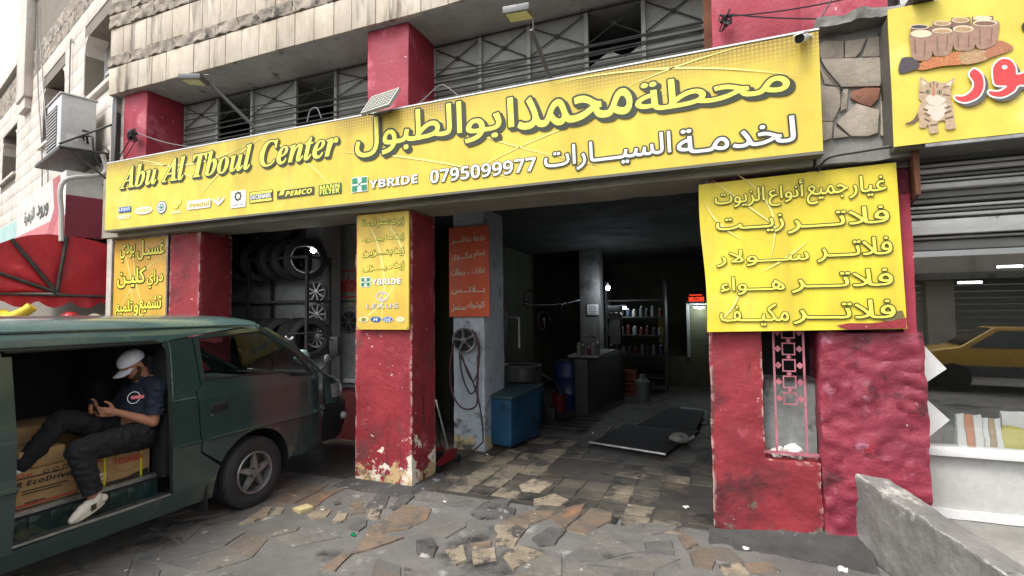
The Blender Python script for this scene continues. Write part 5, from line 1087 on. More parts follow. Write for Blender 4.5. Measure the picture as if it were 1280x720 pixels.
MB().tube([c-dv*.06, c-dv*.1+Vector((.04, 0, 0)), c+Vector((.1, .2, -.01))], .012, 8).build('mount', M_white, CV)
jb = at(1107, 115, Y=4.8); tag(box('junction_box', M_bar, None, jb.x-.03, jb.x+.02, 4.75, 4.81, jb.z-.07, jb.z+.07, bevel=.006), 'small rusty lock box on the stone panel beside the pet sign', 'box')

# ================================================================== left bay: tyre rack, wheel trims, board
M_tyre = mat('tyre_rubber', S(58, 58, 60, .7), S(42, 42, 44, .7), 6, .65, 0, .25, 70)
def tyre_bm(c, axis, Ro, Ri, W_):
    h = W_/2; p = [(-h*.75, Ri), (-h, Ri+.02), (-h, Ro-.05), (-h*.8, Ro-.012)]
    k = 5
    for i in range(k):
        x0 = -h*.8+1.6*h*i/k; x1 = x0+1.6*h/k*.78; p += [(x0, Ro), (x1, Ro), (x1+.001, Ro-.010), (x0+1.6*h/k-.001, Ro-.010)]
    p += [(h*.8, Ro-.012), (h, Ro-.05), (h, Ri+.02), (h*.75, Ri), (0, Ri+.012), (-h*.75, Ri)]
    return MB().lathe(c, axis, p, 36)
RK = thing('tyre_rack', (-6.55, 5.95, 0), 'black steel rack with three tiers of used tyres in the left bay', 'rack')
for x in (-7.9, -6.72, -5.55):
    for y in (5.76, 6.22): box('post', M_bar, RK, x-.02, x+.02, y-.02, y+.02, 0, 2.76)
for z in (2.74, 2.09, .9):
    for y in (5.76, 6.22): box('shelf_rail', M_bar, RK, -7.9, -5.55, y-.018, y+.018, z-.018, z+.018)
    for x in (-7.9, -6.72, -5.55): box('shelf_rail', M_bar, RK, x-.017, x+.017, 5.76, 6.22, z-.017, z+.017)
tt = MB(); T0 = tyre_bm((0, 0, 0), (0, 1, 0), .31, .20, .20).build('tyre', M_tyre, None)
tiers = {'upper': (2.76, [-7.5, -7.2, -6.6, -6.25]), 'middle': (2.11, [-7.72, -7.42, -7.1, -6.72, -6.35, -6.08, -5.8]), 'lower': (.92, [-7.7, -7.4, -7.1, -6.8, -6.5, -6.22, -5.92, -5.7])}
nth = ['first', 'second', 'third', 'fourth', 'fifth', 'sixth', 'seventh', 'eighth']
first = True
for tn, (z, xs_) in tiers.items():
    for i, x in enumerate(xs_):
        ang = R(random.choice((58, 64, 70, 52))) if tn != 'upper' else R(8)
        lab = f'black used tyre, {nth[i]} from the left on the {tn} tier of the rack'
        big = 1.18 if tn == 'upper' and i == 2 else 1
        o = T0 if first else T0.copy()
        if not first: COL.objects.link(o)
        first = False; o.location = (x, 5.98, z+.312*big); o.rotation_euler = (0, 0, ang); o.scale = (big,)*3; tag(o, lab, 'tyre', 'tyres on the rack')
def trim(name, c, axis, r, label, spokes=7, grp=None, m=None):
    m = m or M_steel; c = Vector(c); ax = Vector(axis).normalized(); a = ax.orthogonal().normalized(); b_ = ax.cross(a)
    t = thing(name, c, label, 'wheel trim' if name == 'wheel_trim' else 'wheel rim', grp)
    MB().lathe(c, ax, [(-.02, r*.98), (.0, r), (.022, r*.97), (.018, r*.87), (.0, r*.84), (-.02, r*.86), (-.02, r*.98)], 30).build('rim_ring', m, t)
    MB().lathe(c, ax, [(-.022, r*.85), (-.024, 0)], 24).build('dish', M_lb, t)
    MB().lathe(c, ax, [(0, r*.25), (.016, r*.23), (.02, r*.1), (.02, 0)], 20).build('hub', m, t)
    for k in range(spokes):
        th = 2*math.pi*k/spokes+.3; u = a*math.cos(th)+b_*math.sin(th); v = ax.cross(u)
        MB().hexa([c+u*r*.18-v*r*.10-ax*.01, c+u*r*.88-v*r*.14-ax*.01, c+u*r*.88+v*r*.14-ax*.01, c+u*r*.18+v*r*.10-ax*.01,
                   c+u*r*.18-v*r*.05+ax*.014, c+u*r*.88-v*r*.07+ax*.014, c+u*r*.88+v*r*.07+ax*.014, c+u*r*.18+v*r*.05+ax*.014]).build('spoke', m, t)
    return t
k = 0
for (px, py, r, sp) in ((395, 365, .17, 8), (396, 393, .17, 9), (396, 420, .18, 11)):
    trim('wheel_trim', at(px, py, Y=6.14), (.25, -1, 0), r, f'silver wheel trim hung on the white pillar, {["top", "middle", "bottom"][k]} of three', sp, 'wheel trims in the left bay'); k += 1
for k, (px, py, r, sp) in enumerate(((418, 405, .19, 6), (436, 402, .2, 7), (412, 385, .16, 9))):
    trim('wheel_trim', at(px, py, Y=6.68), (.1, -1, 0), r*.86, f'dull wheel trim on the recess wall, {["below the white board on the left", "below the white board next to the red pillar", "just under the left corner of the white board"][k]}', sp, 'wheel trims in the left bay', M_lampg)
fl = at(392, 313, Y=6.15); sl = thing('spotlight', fl, 'small round spotlight on a bracket high on the white pillar', 'lamp')
MB().lathe(fl, (.3, -.9, -.3), [(-.03, 0), (-.03, .03), (.03, .045), (.032, .035)], 16).build('head', M_steel, sl); MB().lathe(fl, (.3, -.9, -.3), [(.025, .038), (.03, .0)], 16).build('added_glow_lens', flat('spot_added_glow', (1, .97, .9, 1), emit=90), sl); MB().tube([fl, fl+Vector((-.05, .05, .08)), fl+Vector((.1, .05, .1))], .008, 6).build('bracket', M_bar, sl)  # lens glow is added to brighten the left bay
VB = thing('wall_board', (-5.0, 6.72, 2.1), 'white oil company board with red lettering in the recess of the left bay', 'sign')
Fv = Face((0, 6.70, 0), (1, 0, 0), (0, 0, 1)); z0, z1 = 2.0, 2.85
box('board', mat('dull_white_board', S(168, 168, 150, .75), S(148, 148, 134, .75), 1, .6, 0, .1, 10), VB, -5.63, -4.42, 6.705, 6.745, z0, z1)
qa = Fv.px(408, 371); qb = Fv.px(408, 341); u0 = qa[0]
for a in (rect(u0, u0+.68, qb[1]+.0, qb[1]+.02), rect(u0, u0+.68, qa[1]-.02, qa[1]), rect(u0+.66, u0+.68, qa[1], qb[1]), rect(u0-.01, u0+.01, qa[1], qb[1])): shape2d(Fv, a, VB, M_lred, .003)
letters(Fv, 'Veedol', (u0+.05, u0+.62, qa[1]+.07, qb[1]-.07), VB, M_lred, .004, style='sans_b', fo=.02)
box('text_line', M_olive, VB, u0, u0+1.1, 6.70, 6.704, qa[1]-.09, qa[1]-.07)
tag(box('workbench', flat('bench_dark_red', S(104, 34, 36, .75), .7), None, -5.6, -4.45, 6.3, 6.72, 0, .72, bevel=.01), 'low dark red bench against the recess wall of the left bay', 'bench')

# ================================================================== wheel rim, hoses and tools at the grey pillar
rc = at(580, 425.5, Y=6.3); trim('wheel_rim', rc, (.12, -1, 0), .175, 'silver five spoke alloy rim hung on the blue grey pillar', 5)
M_hose = flat('hose_maroon', S(96, 60, 72, .8), .5); M_hosek = flat('hose_black', S(52, 50, 54, .8), .5)
def hp(pts): return smoothpath([at(x, y, Y=6.26+.02*i/len(pts)) for i, (x, y) in enumerate(pts)], 6)
for k, (pts, m, r_, lab) in enumerate((([(568, 425), (563, 455), (565, 490), (578, 510), (595, 507), (597, 480), (598, 440), (594, 415)], M_hose, .013, 'maroon air hose hanging in the widest loop from the wheel rim'),
                          ([(574, 440), (578, 470), (588, 492), (596, 480), (597, 445)], M_hosek, .011, 'dark hose hanging in the middle loop from the wheel rim'),
                          ([(576, 438), (584, 465), (592, 476), (598, 460), (599, 430), (590, 412)], M_hose, .011, 'short maroon hose loop closest to the wheel rim'),
                          ([(574, 442), (588, 470), (598, 500), (603, 530), (604, 552)], M_hosek, .011, 'black hose running from the wheel rim down to the floor'))):
    P_ = hp(pts)
    if k == 3: P_ += smoothpath([P_[-1], Vector((-3.05, 6.2, .10)), Vector((-3.15, 6.0, .025)), Vector((-3.5, 5.8, .02)), Vector((-3.75, 5.9, .02))], 5)
    tag(wire('hose', P_, r_, m, n=8, seg=1), lab, 'hose', 'hoses on the blue grey pillar')
FJ = thing('floor_jack', (-3.3, 5.75, 0), 'red trolley jack with a long handle standing beside the front pillar', 'floor jack')
jc = Vector((-3.28, 5.65, 0)); M_jr = flat('jack_red', S(140, 34, 38, .8), .5)
for s in (-1, 1): MB().prism([jc+Vector((s*.09, -.3, .05)), jc+Vector((s*.09, .25, .05)), jc+Vector((s*.09, .25, .17)), jc+Vector((s*.09, .0, .2)), jc+Vector((s*.09, -.3, .1))], (s*.012, 0, 0)).build('side_frame', M_jr, FJ)
MB().hexa([jc+Vector(v) for v in ((-.05, -.25, .1), (.05, -.25, .1), (.05, .1, .1), (-.05, .1, .1), (-.04, -.28, .2), (.04, -.28, .2), (.05, .1, .16), (-.05, .1, .16))]).build('lift_arm', M_black, FJ, bevel=.01)
MB().cyl(jc+Vector((0, -.26, .2)), jc+Vector((0, -.26, .225)), .045).build('saddle', M_black, FJ)
for sx in (-1, 1):
    for y in (-.27, .22): MB().cyl(jc+Vector((sx*.10, y, .045)), jc+Vector((sx*.145, y, .045)), .045, n=16).build('wheel', M_black, FJ)
MB().tube([jc+Vector((0, .2, .15)), at(545, 500, Y=6.1)], .014, 8).build('handle', M_steel, FJ)
tag(MB().tube([at(551, 560, Z=.0)+Vector((0, 0, 0)), at(541, 500, Y=5.9)], .011, 6).build('pry_bar', M_bar, None), 'thin dark steel bar leaning behind the front pillar', 'bar')

# ================================================================== deep workshop
M_tb = mat('tank_blue', S(38, 92, 128, .7), S(28, 70, 100, .7), 3, .5, .1, .2, 30, wear=[(S(24, 30, 36, .7), 3, .58, .1)]); M_tealt = flat('tank_top', S(56, 84, 92, .65), .5)
TK = thing('parts_washer', (-2.9, 7.0, 0), 'blue rectangular steel tank standing behind the grey pillar', 'tank')
MB().hexa([(-3.15, 6.62, .06), (-2.70, 6.56, .06), (-2.56, 7.38, .06), (-3.1, 7.4, .06), (-3.15, 6.62, .70), (-2.70, 6.56, .70), (-2.56, 7.38, .76), (-3.1, 7.4, .76)]).build('body', M_tb, TK, bevel=.015, rough=(.15, .006, 5))
MB().hexa([(-3.18, 6.59, .70), (-2.67, 6.53, .70), (-2.53, 7.41, .76), (-3.13, 7.43, .76), (-3.18, 6.59, .74), (-2.67, 6.53, .74), (-2.53, 7.41, .80), (-3.13, 7.43, .80)]).build('rim', M_tealt, TK, bevel=.01)
box('foot', M_black, TK, -3.1, -2.72, 6.66, 6.75, 0, .07); box('foot', M_black, TK, -3.0, -2.6, 7.2, 7.3, 0, .07)
TC_ = thing('tyre_changer', (-2.95, 8.1, 0), 'dark tyre changing machine with a steel drum behind the blue tank', 'machine')
dc = at(653, 466, Y=8.0)
MB().lathe((dc.x, 8.0, dc.z-.13), (0, 0, 1), [(0, 0), (0, .28), (.02, .31), (.24, .31), (.26, .27), (.26, 0)], 30).build('drum', flat('drum_grey', S(78, 80, 80, .6), .5, .3), TC_)
MB().lathe((dc.x, 8.0, dc.z-.20), (0, 0, 1), [(0, 0), (0, .29), (.015, .33), (.03, .33), (.03, 0)], 30).build('table_edge', M_steel, TC_)
box('base', M_tb, TC_, dc.x-.25, dc.x+.25, 7.8, 8.4, 0, dc.z-.2, bevel=.02); box('column', M_black, TC_, dc.x-.42, dc.x-.32, 8.0, 8.15, 0, 1.9); MB().tube([(dc.x-.37, 8.05, 1.85), (dc.x-.05, 8.0, 1.8), (dc.x-.05, 8.0, 1.3)], .025, 8).build('tool_arm', M_steel, TC_)
rr = MB(); pcs = [(dc.x+.31*math.cos(a), 8.0+.31*math.sin(a), dc.z+.13) for a in [k*.35 for k in range(19)]]; rr.tube(pcs, .012, 6).build('rim_strip', M_steel, TC_)
GT = thing('gas_bottle', (-3.0, 6.95, 0), 'tall thin cylinder with a gauge beside the blue grey pillar', 'cylinder')
gp_ = at(627, 470, Y=7.2); MB().lathe((gp_.x, 7.2, .74), (0, 0, 1), [(0, 0), (0, .05), (.5, .05), (.56, .02), (.62, .02), (.62, 0)], 16).build('tank', flat('teal_cylinder', S(60, 110, 112, .7), .4), GT)
MB().lathe((gp_.x, 7.14, 1.42), (0, -1, 0), [(0, 0), (0, .04), (.02, .04), (.02, 0)], 16).build('gauge', M_steel, GT); box('label_plate', M_lw, GT, gp_.x-.02, gp_.x+.03, 7.135, 7.142, .9, 1.12)
bk = at(699, 515, Z=0); BKT = thing('bucket', bk, 'red plastic bucket in front of the blue barrel', 'bucket')
MB().lathe(bk, (0, 0, 1), [(0.02, 0), (0.01, .11), (.34, .145), (.35, .155), (.36, .15), (.345, .14), (.03, .1), (.03, 0)], 26).build('pail', flat('bucket_red', S(112, 30, 34, .7), .5), BKT)
MB().tube([bk+Vector((.14*math.cos(a), .14*math.sin(a)*.3, .34+.1*math.sin(a))) for a in [k*math.pi/8 for k in range(9)]], .004, 5).build('handle', M_steel, BKT)
MB().tube([bk+Vector((.05, 0, .3)), bk+Vector((-.05, -.02, .55)), bk+Vector((-.35, -.1, .75))], .012, 6).build('funnel_pipe', M_steel, BKT)
bl_ = at(711, 511, Z=0); BA = thing('barrel', bl_, 'tall blue plastic barrel left of the grey counter', 'barrel')
MB().lathe(bl_, (0, 0, 1), [(0, 0), (0, .25), (.05, .28), (.3, .29), (.32, .30), (.34, .29), (.62, .29), (.64, .30), (.66, .29), (.88, .27), (.93, .24), (.93, 0)], 30).build('drum', flat('barrel_blue', S(24, 44, 100, .6), .45), BA); MB().lathe(bl_+Vector((0, 0, .93)), (0, 0, 1), [(0, .2), (.02, .2), (.02, 0)], 20).build('lid', M_lb, BA)
CT = thing('counter', (-2.6, 10.3, 0), 'grey sheet metal counter carrying cans beside the inner pillar', 'counter')
MB().hexa([(-2.55, 9.35, 0), (-2.3, 9.3, 0), (-2.0, 11.4, 0), (-2.9, 11.4, 0), (-2.55, 9.35, 1.0), (-2.3, 9.3, 1.0), (-2.0, 11.4, 1.02), (-2.9, 11.4, 1.02)]).build('body', mat('counter_grey', S(82, 82, 80, .6), S(60, 62, 60, .6), 1.5, .6), CT, bevel=.01)
box('worktop', M_conc, CT, -2.75, -2.15, 9.6, 11.4, 1.02, 1.06)
def can(x, y, z, r, h, m, lab, grp): 
    t = thing('oil_can', (x, y, z), lab, 'can', grp); MB().lathe((x, y, z), (0, 0, 1), [(0, 0), (0, r), (h*.85, r), (h*.9, r*.5), (h*.9, 0)], 14).build('can_body', m, t); MB().lathe((x, y, z+h*.9), (0, 0, 1), [(0, r*.35), (h*.1, r*.35), (h*.1, 0)], 10).build('cap', M_lw, t)
cms = [flat('can_cream', S(150, 148, 138, .7)), flat('can_grey', S(96, 98, 98, .7)), flat('can_red', S(110, 40, 36, .7)), flat('can_white', S(140, 140, 136, .7)), flat('can_blue', S(46, 58, 84, .6)), flat('can_black', S(52, 52, 52, .6))]
for k, (px, m) in enumerate(((724, 0), (729, 1), (736, 2), (742, 3), (747, 1))):
    p = at(px, 446, Y=9.8); can(p.x, 9.8, 1.06, .045, (.24, .2, .15, .22, .25)[k], cms[m], f'{["white", "grey", "small red", "pale", "tall grey"][k]} can standing on the counter by the inner pillar, {nth[k]} from the left', 'cans on the counter')
bp = at(738, 428, Y=10.1); WB = MB()
for k in range(10): a = k*.628; WB.tube([(bp.x+.13*math.cos(a), 10.1+.1*math.sin(a), 1.30), (bp.x+.17*math.cos(a), 10.1+.13*math.sin(a), 1.38), (bp.x, 10.1, 1.47)], .005, 4)
WB.tube([(bp.x+.17*math.cos(k*.4), 10.1+.13*math.sin(k*.4), 1.38) for k in range(17)], .008, 5); tag(WB.build('wire_basket', M_steel, None), 'wire basket heaped on top of the cans at the inner pillar', 'basket')
nt_ = at(741, 387, Y=11.78); NO = thing('paper_notice', nt_, 'white printed paper notice taped on the inner pillar', 'notice'); box('sheet', M_lw, NO, nt_.x-.13, nt_.x+.13, 11.775, 11.785, nt_.z-.12, nt_.z+.12)
for k in range(5): box('text_line', M_olive, NO, nt_.x-.10, nt_.x+.08+.02*(k % 2), 11.770, 11.774, nt_.z+.07-k*.04, nt_.z+.08-k*.04)
# shelves with bottles beyond
SH = thing('storage_shelf', (-2.0, 12.6, 0), 'dark shelving full of oil bottles deep in the workshop', 'shelf')
for x in (-2.55, -1.2): box('post', M_bar, SH, x-.02, x+.02, 12.3, 12.8, 0, 2.6)
for z in (.35, .85, 1.32, 1.75, 2.15): box('shelf_board', M_bar, SH, -2.55, -1.2, 12.3, 12.8, z-.015, z+.015)
for z, nme in ((.865, 'second'), (1.335, 'third'), (1.765, 'fourth')):
    for k in range(9):
        x = -2.47+k*.145+random.uniform(-.02, .02); h = random.uniform(.16, .26); can(x, 12.4, z, random.uniform(.035, .055), h, random.choice(cms), f'oil bottle on the {nme} shelf from the floor, {(nth+["ninth"])[k]} from the left', 'bottles on the dark shelving')
ob_ = at(786, 494, Z=0); OBX = thing('crate', ob_, 'orange plastic crate standing on end below the shelving', 'crate'); M_orc = flat('crate_orange', S(150, 82, 52, .7), .6)
for (a, b_, c_, d_) in ((-.18, -.13, 0, .55), (.13, .18, 0, .55), (-.13, .13, 0, .06), (-.13, .13, .49, .55), (-.13, .13, .25, .29)): box('rail', M_orc, OBX, ob_.x+a, ob_.x+b_, ob_.y-.02, ob_.y+.3, c_, d_)
box('base', M_orc, OBX, ob_.x-.17, ob_.x+.17, ob_.y+.28, ob_.y+.31, 0, .54)
o2 = at(768, 492, Z=0); tag(MB().ball((o2.x, o2.y+.3, .14), (.2, .16, .15), 16, 10).build('rag_pile', flat('rag_red', S(120, 44, 38, .7), .8), None, rough=(.05, .03, 8)), 'dull red heap of rags left of the orange crate', 'rags')
wt = at(803, 470, Y=11.2); tag(MB().lathe((wt.x, 11.2, 0), (0, 0, 1), [(0, 0), (0, .14), (.4, .15), (.48, .07), (.55, .06), (.55, 0)], 18).build('canister', flat('canister_pale', S(120, 124, 124, .65), .5), None), 'pale plastic canister right of the orange crate', 'canister')
# more workshop clutter along the dark left side
for k, (px, py, h, w_, mm) in enumerate(((742, 492, .42, .13, 0), (756, 489, .36, .11, 1), (688, 527, .30, .10, 5))):
    p = at(px, py, Z=0); t_ = thing('jerrycan', p, ['pale jerrycan on the floor at the foot of the counter', 'grey jerrycan on the floor next to the pale jerrycan', 'black jerrycan on the floor in front of the red bucket'][k], 'jerrycan', 'jerrycans on the workshop floor')
    box('can_body', cms[mm], t_, p.x-w_, p.x+w_, p.y-.08, p.y+.08, 0, h*.85, bevel=.02); MB().cyl((p.x-w_*.5, p.y, h*.85), (p.x-w_*.5, p.y, h), .025).build('cap', cms[2], t_); MB().tube([(p.x-w_*.1, p.y, h*.84), (p.x, p.y, h*.97), (p.x+w_*.6, p.y, h*.97), (p.x+w_*.75, p.y, h*.84)], .012, 6).build('handle', cms[mm], t_)
for k, (px, y_, z_) in enumerate(((660, 9.0, 2.1), (678, 9.4, 1.7), (700, 10.2, 2.0))):
    p = at(px, 350, Y=y_); P_ = [(p.x+(.16-.01*i)*math.cos(i*.5), y_, z_+(.24-.01*i)*math.sin(i*.5)) for i in range(26)]
    tag(MB().tube(P_, .012, 6).build('coiled_hose', M_hosek if k != 1 else M_hose, None, weld=False), ['coiled black hose hanging in the dark behind the blue tank', 'coiled maroon hose hanging in the dark above the red bucket', 'coiled black hose hanging near the inner pillar'][k], 'hose', 'coiled hoses in the workshop')
TB = thing('tool_board', (-4.42, 9.5, 1.4), 'board of hand tools on the dark left wall of the workshop', 'board'); box('board', M_walldk, TB, -4.44, -4.41, 8.6, 10.6, 1.2, 2.2)
for k in range(14): y_ = 8.7+k*.135; h = .12+.2*((k*7) % 5)/5; box('tool', M_steel if k % 3 else M_lred, TB, -4.405, -4.385, y_, y_+.03, 2.1-h, 2.1, bevel=.004)
# service pit with its raised platform
M_pit = flat('greasy_black', S(24, 24, 25, .7), .75)
PT = thing('lift_platform', (-1.2, 7.7, 0), 'low dark car lift platform with a bright front edge on the workshop floor', 'lift')
MB().hexa([(-1.75, 7.22, .008), (-.72, 6.95, .008), (-.35, 8.5, .008), (-1.5, 8.6, .008), (-1.75, 7.22, .045), (-.72, 6.95, .045), (-.35, 8.5, .045), (-1.5, 8.6, .045)]).build('deck', M_pit, PT, bevel=.01)
MB().tube([(-1.77, 7.2, .05), (-.70, 6.93, .05)], .02, 8).build('front_bar', M_steel, PT)
MB().prism([(-1.3, 8.62, .02), (-.4, 8.52, .02), (-.3, 9.6, .12), (-.9, 9.7, .12)], (0, 0, .03)).build('ramp', M_pit, PT)
for x, y in ((-1.7, 8.0), (-.5, 7.75)): MB().cyl((x, y, .03), (x+.12, y-.02, .13), .03).build('lock', M_steel, PT)
pw = [at(x, y, Z=.02) for x, y in ((851, 530), (884, 530), (884, 513), (851, 509))]
tag(MB().prism([p for p in pw], (0, 0, .015)).build('floor_patch', M_white_in, None), 'pale flat patch on the dark floor beside the lift', 'board')  # thin pale slab laid flat on the floor
tag(MB().ball(at(849, 548, Z=.08), (.14, .14, .08), 14, 8).build('cloth_ball', M_conc, None, rough=(.04, .02, 9)), 'crumpled grey cloth beside the lift platform', 'cloth')
# rear doorway, led sign, tube lamps
DR = thing('inner_door', (-.3, 13.5, 0), 'greenish inner doorway with a pale frame at the back of the workshop', 'door')
dl = at(861, 420, Y=13.5).x; zt_ = at(861, 381, Y=13.5).z; zb_ = at(861, 446, Y=13.5).z
box('frame', M_white_in, DR, dl-.04, dl+.03, 13.45, 13.5, zb_, zt_); box('frame', M_white_in, DR, dl-.04, dl+1.4, 13.45, 13.5, zt_, zt_+.05); box('panel', M_wallgr, DR, dl+.03, dl+1.4, 13.49, 13.55, zb_, zt_); box('lower_wall', M_walldk, DR, dl-.5, dl+1.6, 13.49, 13.6, 0, zb_)
LD = thing('led_sign', (dl+.1, 13.3, zt_+.1), 'small red glowing led text sign above the inner doorway', 'sign'); M_ledr = flat('led_red_glow', (1, .06, .02, 1), emit=.8)
Fe = Face((0, 13.28, 0), (1, 0, 0), (0, 0, 1)); q = Fe.bb((861, 377), (880, 371)); box('panel', M_lb, LD, q[0]-.05, q[1]+.3, 13.283, 13.32, q[2]-.05, q[3]+.14)
letters(Fe, 'WELCOME', q, LD, M_ledr, .004, style='sans_b'); shape2d(Fe, rect(q[0]+.02, q[1]-.04, q[3]+.04, q[3]+.055), LD, M_ledr, .004)
def tubelamp(px0, px1, py, Y, lab, e, th=.03):
    a = at(px0, py, Y=Y); c_ = at(px1, py, Y=Y); t = thing('tube_lamp', a, lab, 'lamp', 'lit lamps in the workshop')
    MB().cyl((a.x, Y, a.z), (c_.x, Y, a.z), th, n=10).build('tube', flat('tube_glow_%d' % e, (.85, .95, 1, 1), emit=e), t); box('fitting', M_white_in, t, a.x, c_.x, Y-.03, Y+.03, a.z+th+.005, a.z+th+.05)
tubelamp(857, 960, 247, 8.5, 'lit tube lamp high above the workshop opening, near the yellow panel', 90, .03)
tubelamp(776, 783, 385, 12.2, 'tiny lit tube over the dark shelving', 40, .02); tubelamp(868, 880, 384.5, 13.2, 'tiny lit tube at the inner doorway', 71, .02)
p = at(760, 360, Y=11.5); BL = thing('bulb', p, 'bright bluish white bulb beside the inner pillar', 'lamp', 'lit lamps in the workshop'); MB().ball(p, .045).build('globe', flat('bulb_glow', (.75, .85, 1, 1), emit=120), BL); MB().cyl(p+Vector((0, 0, .04)), p+Vector((0, 0, .12)), .02).build('socket', M_white_in, BL)
CPN = thing('control_box', at(769, 400, Y=11.6), 'tall grey cabinet under the bulb beside the shelving', 'cabinet'); c_ = at(769, 400, Y=11.6)
box('case', flat('cabinet_grey', S(120, 122, 120, .65), .5), CPN, c_.x-.13, c_.x+.13, 11.55, 11.8, 1.15, 1.85, bevel=.04); box('head', flat('cabinet_pale', S(160, 160, 156, .7), .5), CPN, c_.x-.15, c_.x+.15, 11.53, 11.8, 1.87, 2.02, bevel=.01)
ys = at(826, 415, Y=12.6); tag(box('warning_strip', flat('strip_yellow', S(150, 140, 40, .6)), None, ys.x-.05, ys.x+.06, 12.58, 12.62, ys.z-.25, ys.z+.35), 'narrow yellow strip on the dark wall left of the inner doorway', 'strip')
tag(wire('cable', [at(622, 372, Y=8.5), at(725, 375, Y=11)], .01, M_wireg, sag=.12), 'slack cable stretched between the grey pillar and the inner pillar', 'cable')

# ================================================================== litter
def scrap(px, py, s, m, lab, cat='litter', z=.02, Yp=None):
    p = at(px, py, Z=z) if Yp is None else at(px, py, Y=Yp); o = MB().ball(p, (s, s*.7, s*.4), 9, 6).build('litter', m, None, rough=(.03, s*.45, 40)); tag(o, lab, cat, 'small litter')
scrap(442, 668, .03, flat('green_glass', S(30, 150, 100, .8), .2), 'green scrap lying among the paving stones')
for px, py, s, lab in ((403, 637, .02, 'tiny white scrap near the front wheel'), (609, 568, .02, 'white scrap on the floor below the grey pillar'), (741, 541, .015, 'white speck on the oily floor left of the lift'), (858, 634, .03, 'white scrap near the foot of the red wall corner'), (932, 686, .025, 'white scrap in front of the red wall'), (1053, 712, .035, 'white paper scrap at the bottom right by the cement wall'), (541, 599, .03, 'curved white scrap beside the front pillar'), (556, 627, .015, 'small white flake in front of the pillar')): scrap(px, py, s, M_lw, lab)
yp = at(380, 638, Z=.0); tag(MB().hexa([yp+Vector(v) for v in ((-.09, -.06, 0), (.05, -.1, 0), (.10, .02, 0), (-.03, .07, 0), (-.09, -.06, .035), (.05, -.1, .045), (.10, .02, .045), (-.03, .07, .04))]).build('broken_brick', flat('brick_pale_yellow', S(208, 190, 140, .85), .8, bump=.5), None, bevel=.006), 'pale yellow broken piece of stone on the paving by the front wheel', 'stone')
for px, s, lab in ((972, .045, 'crumpled pale bag on the barred window ledge, the left one'), (993, .06, 'larger crumpled white plastic bag on the barred window ledge')):
    p = at(px, 573, Y=4.9); tag(MB().ball((p.x, 4.92, .655+s*.8), (s*1.3, s, s), 16, 10).build('plastic_bag', flat('plastic_white', S(226, 220, 212, .88), .35), None, rough=(.02, s*.5, 18)), lab, 'bag', 'bags on the window ledge')
# ================================================================== the van, facing into the workshop
VX0, VX1 = -6.06, -4.3; VC = (VX0+VX1)/2
VAN = thing('parked_van', (VC, 3.0, 0), 'dark green passenger van with its side door slid open, nose in the left bay', 'van')
M_vg = mat('van_green', S(54, 74, 71, .8), S(50, 70, 67, .8), 1.2, .22, .1, 0, 6, coat=.8, wear=[(S(104, 110, 108, .7), 13, .72, .02), (S(116, 108, 92, .75), 3, .66, .2, (.2, .6, .12))])
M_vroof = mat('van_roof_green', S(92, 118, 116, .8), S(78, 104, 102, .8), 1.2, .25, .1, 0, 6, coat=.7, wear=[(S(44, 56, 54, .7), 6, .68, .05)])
M_trimk = flat('black_trim', S(40, 42, 42, .7), .5); M_seal = flat('rubber_seal', S(28, 30, 30, .7), .6); M_alu = mat('aluminium_sill', S(190, 190, 186), S(150, 150, 148), 12, .35, .8, .1, 50); M_cloth = flat('seat_cloth', S(54, 54, 58, .7), .9); M_int = flat('van_interior', S(48, 50, 54, .7), .85)
M_vglass = glass('van_glass', (.72, .78, .76, 1), .02, .02)
def sx(z, y):                                            # half section of the body: x of the right side at height z
    K = [(.2, -4.37), (.4, -4.325), (.75, -4.295), (.79, -4.285), (.83, -4.30), (1.15, -4.31), (1.2, -4.325), (1.75, -4.43), (1.84, -4.50)]
    x = K[-1][1] if z >= K[-1][0] else K[0][1]
    for (a, xa), (b_, xb) in zip(K[:-1], K[1:]):
        if a <= z <= b_: t = (z-a)/(b_-a); x = xa+(xb-xa)*t
    return x-(.30*((y-4.35)/.75)**2.2 if y > 4.35 else 0)-(.12*((1.2-y)/.9)**2 if y < 1.2 else 0)
def side(px, py):
    x = -4.33
    for _ in range(24): p = at(px, py, X=x); x = .7*x+.3*sx(p.z, min(p.y, 4.85))
    return (p.y, p.z)
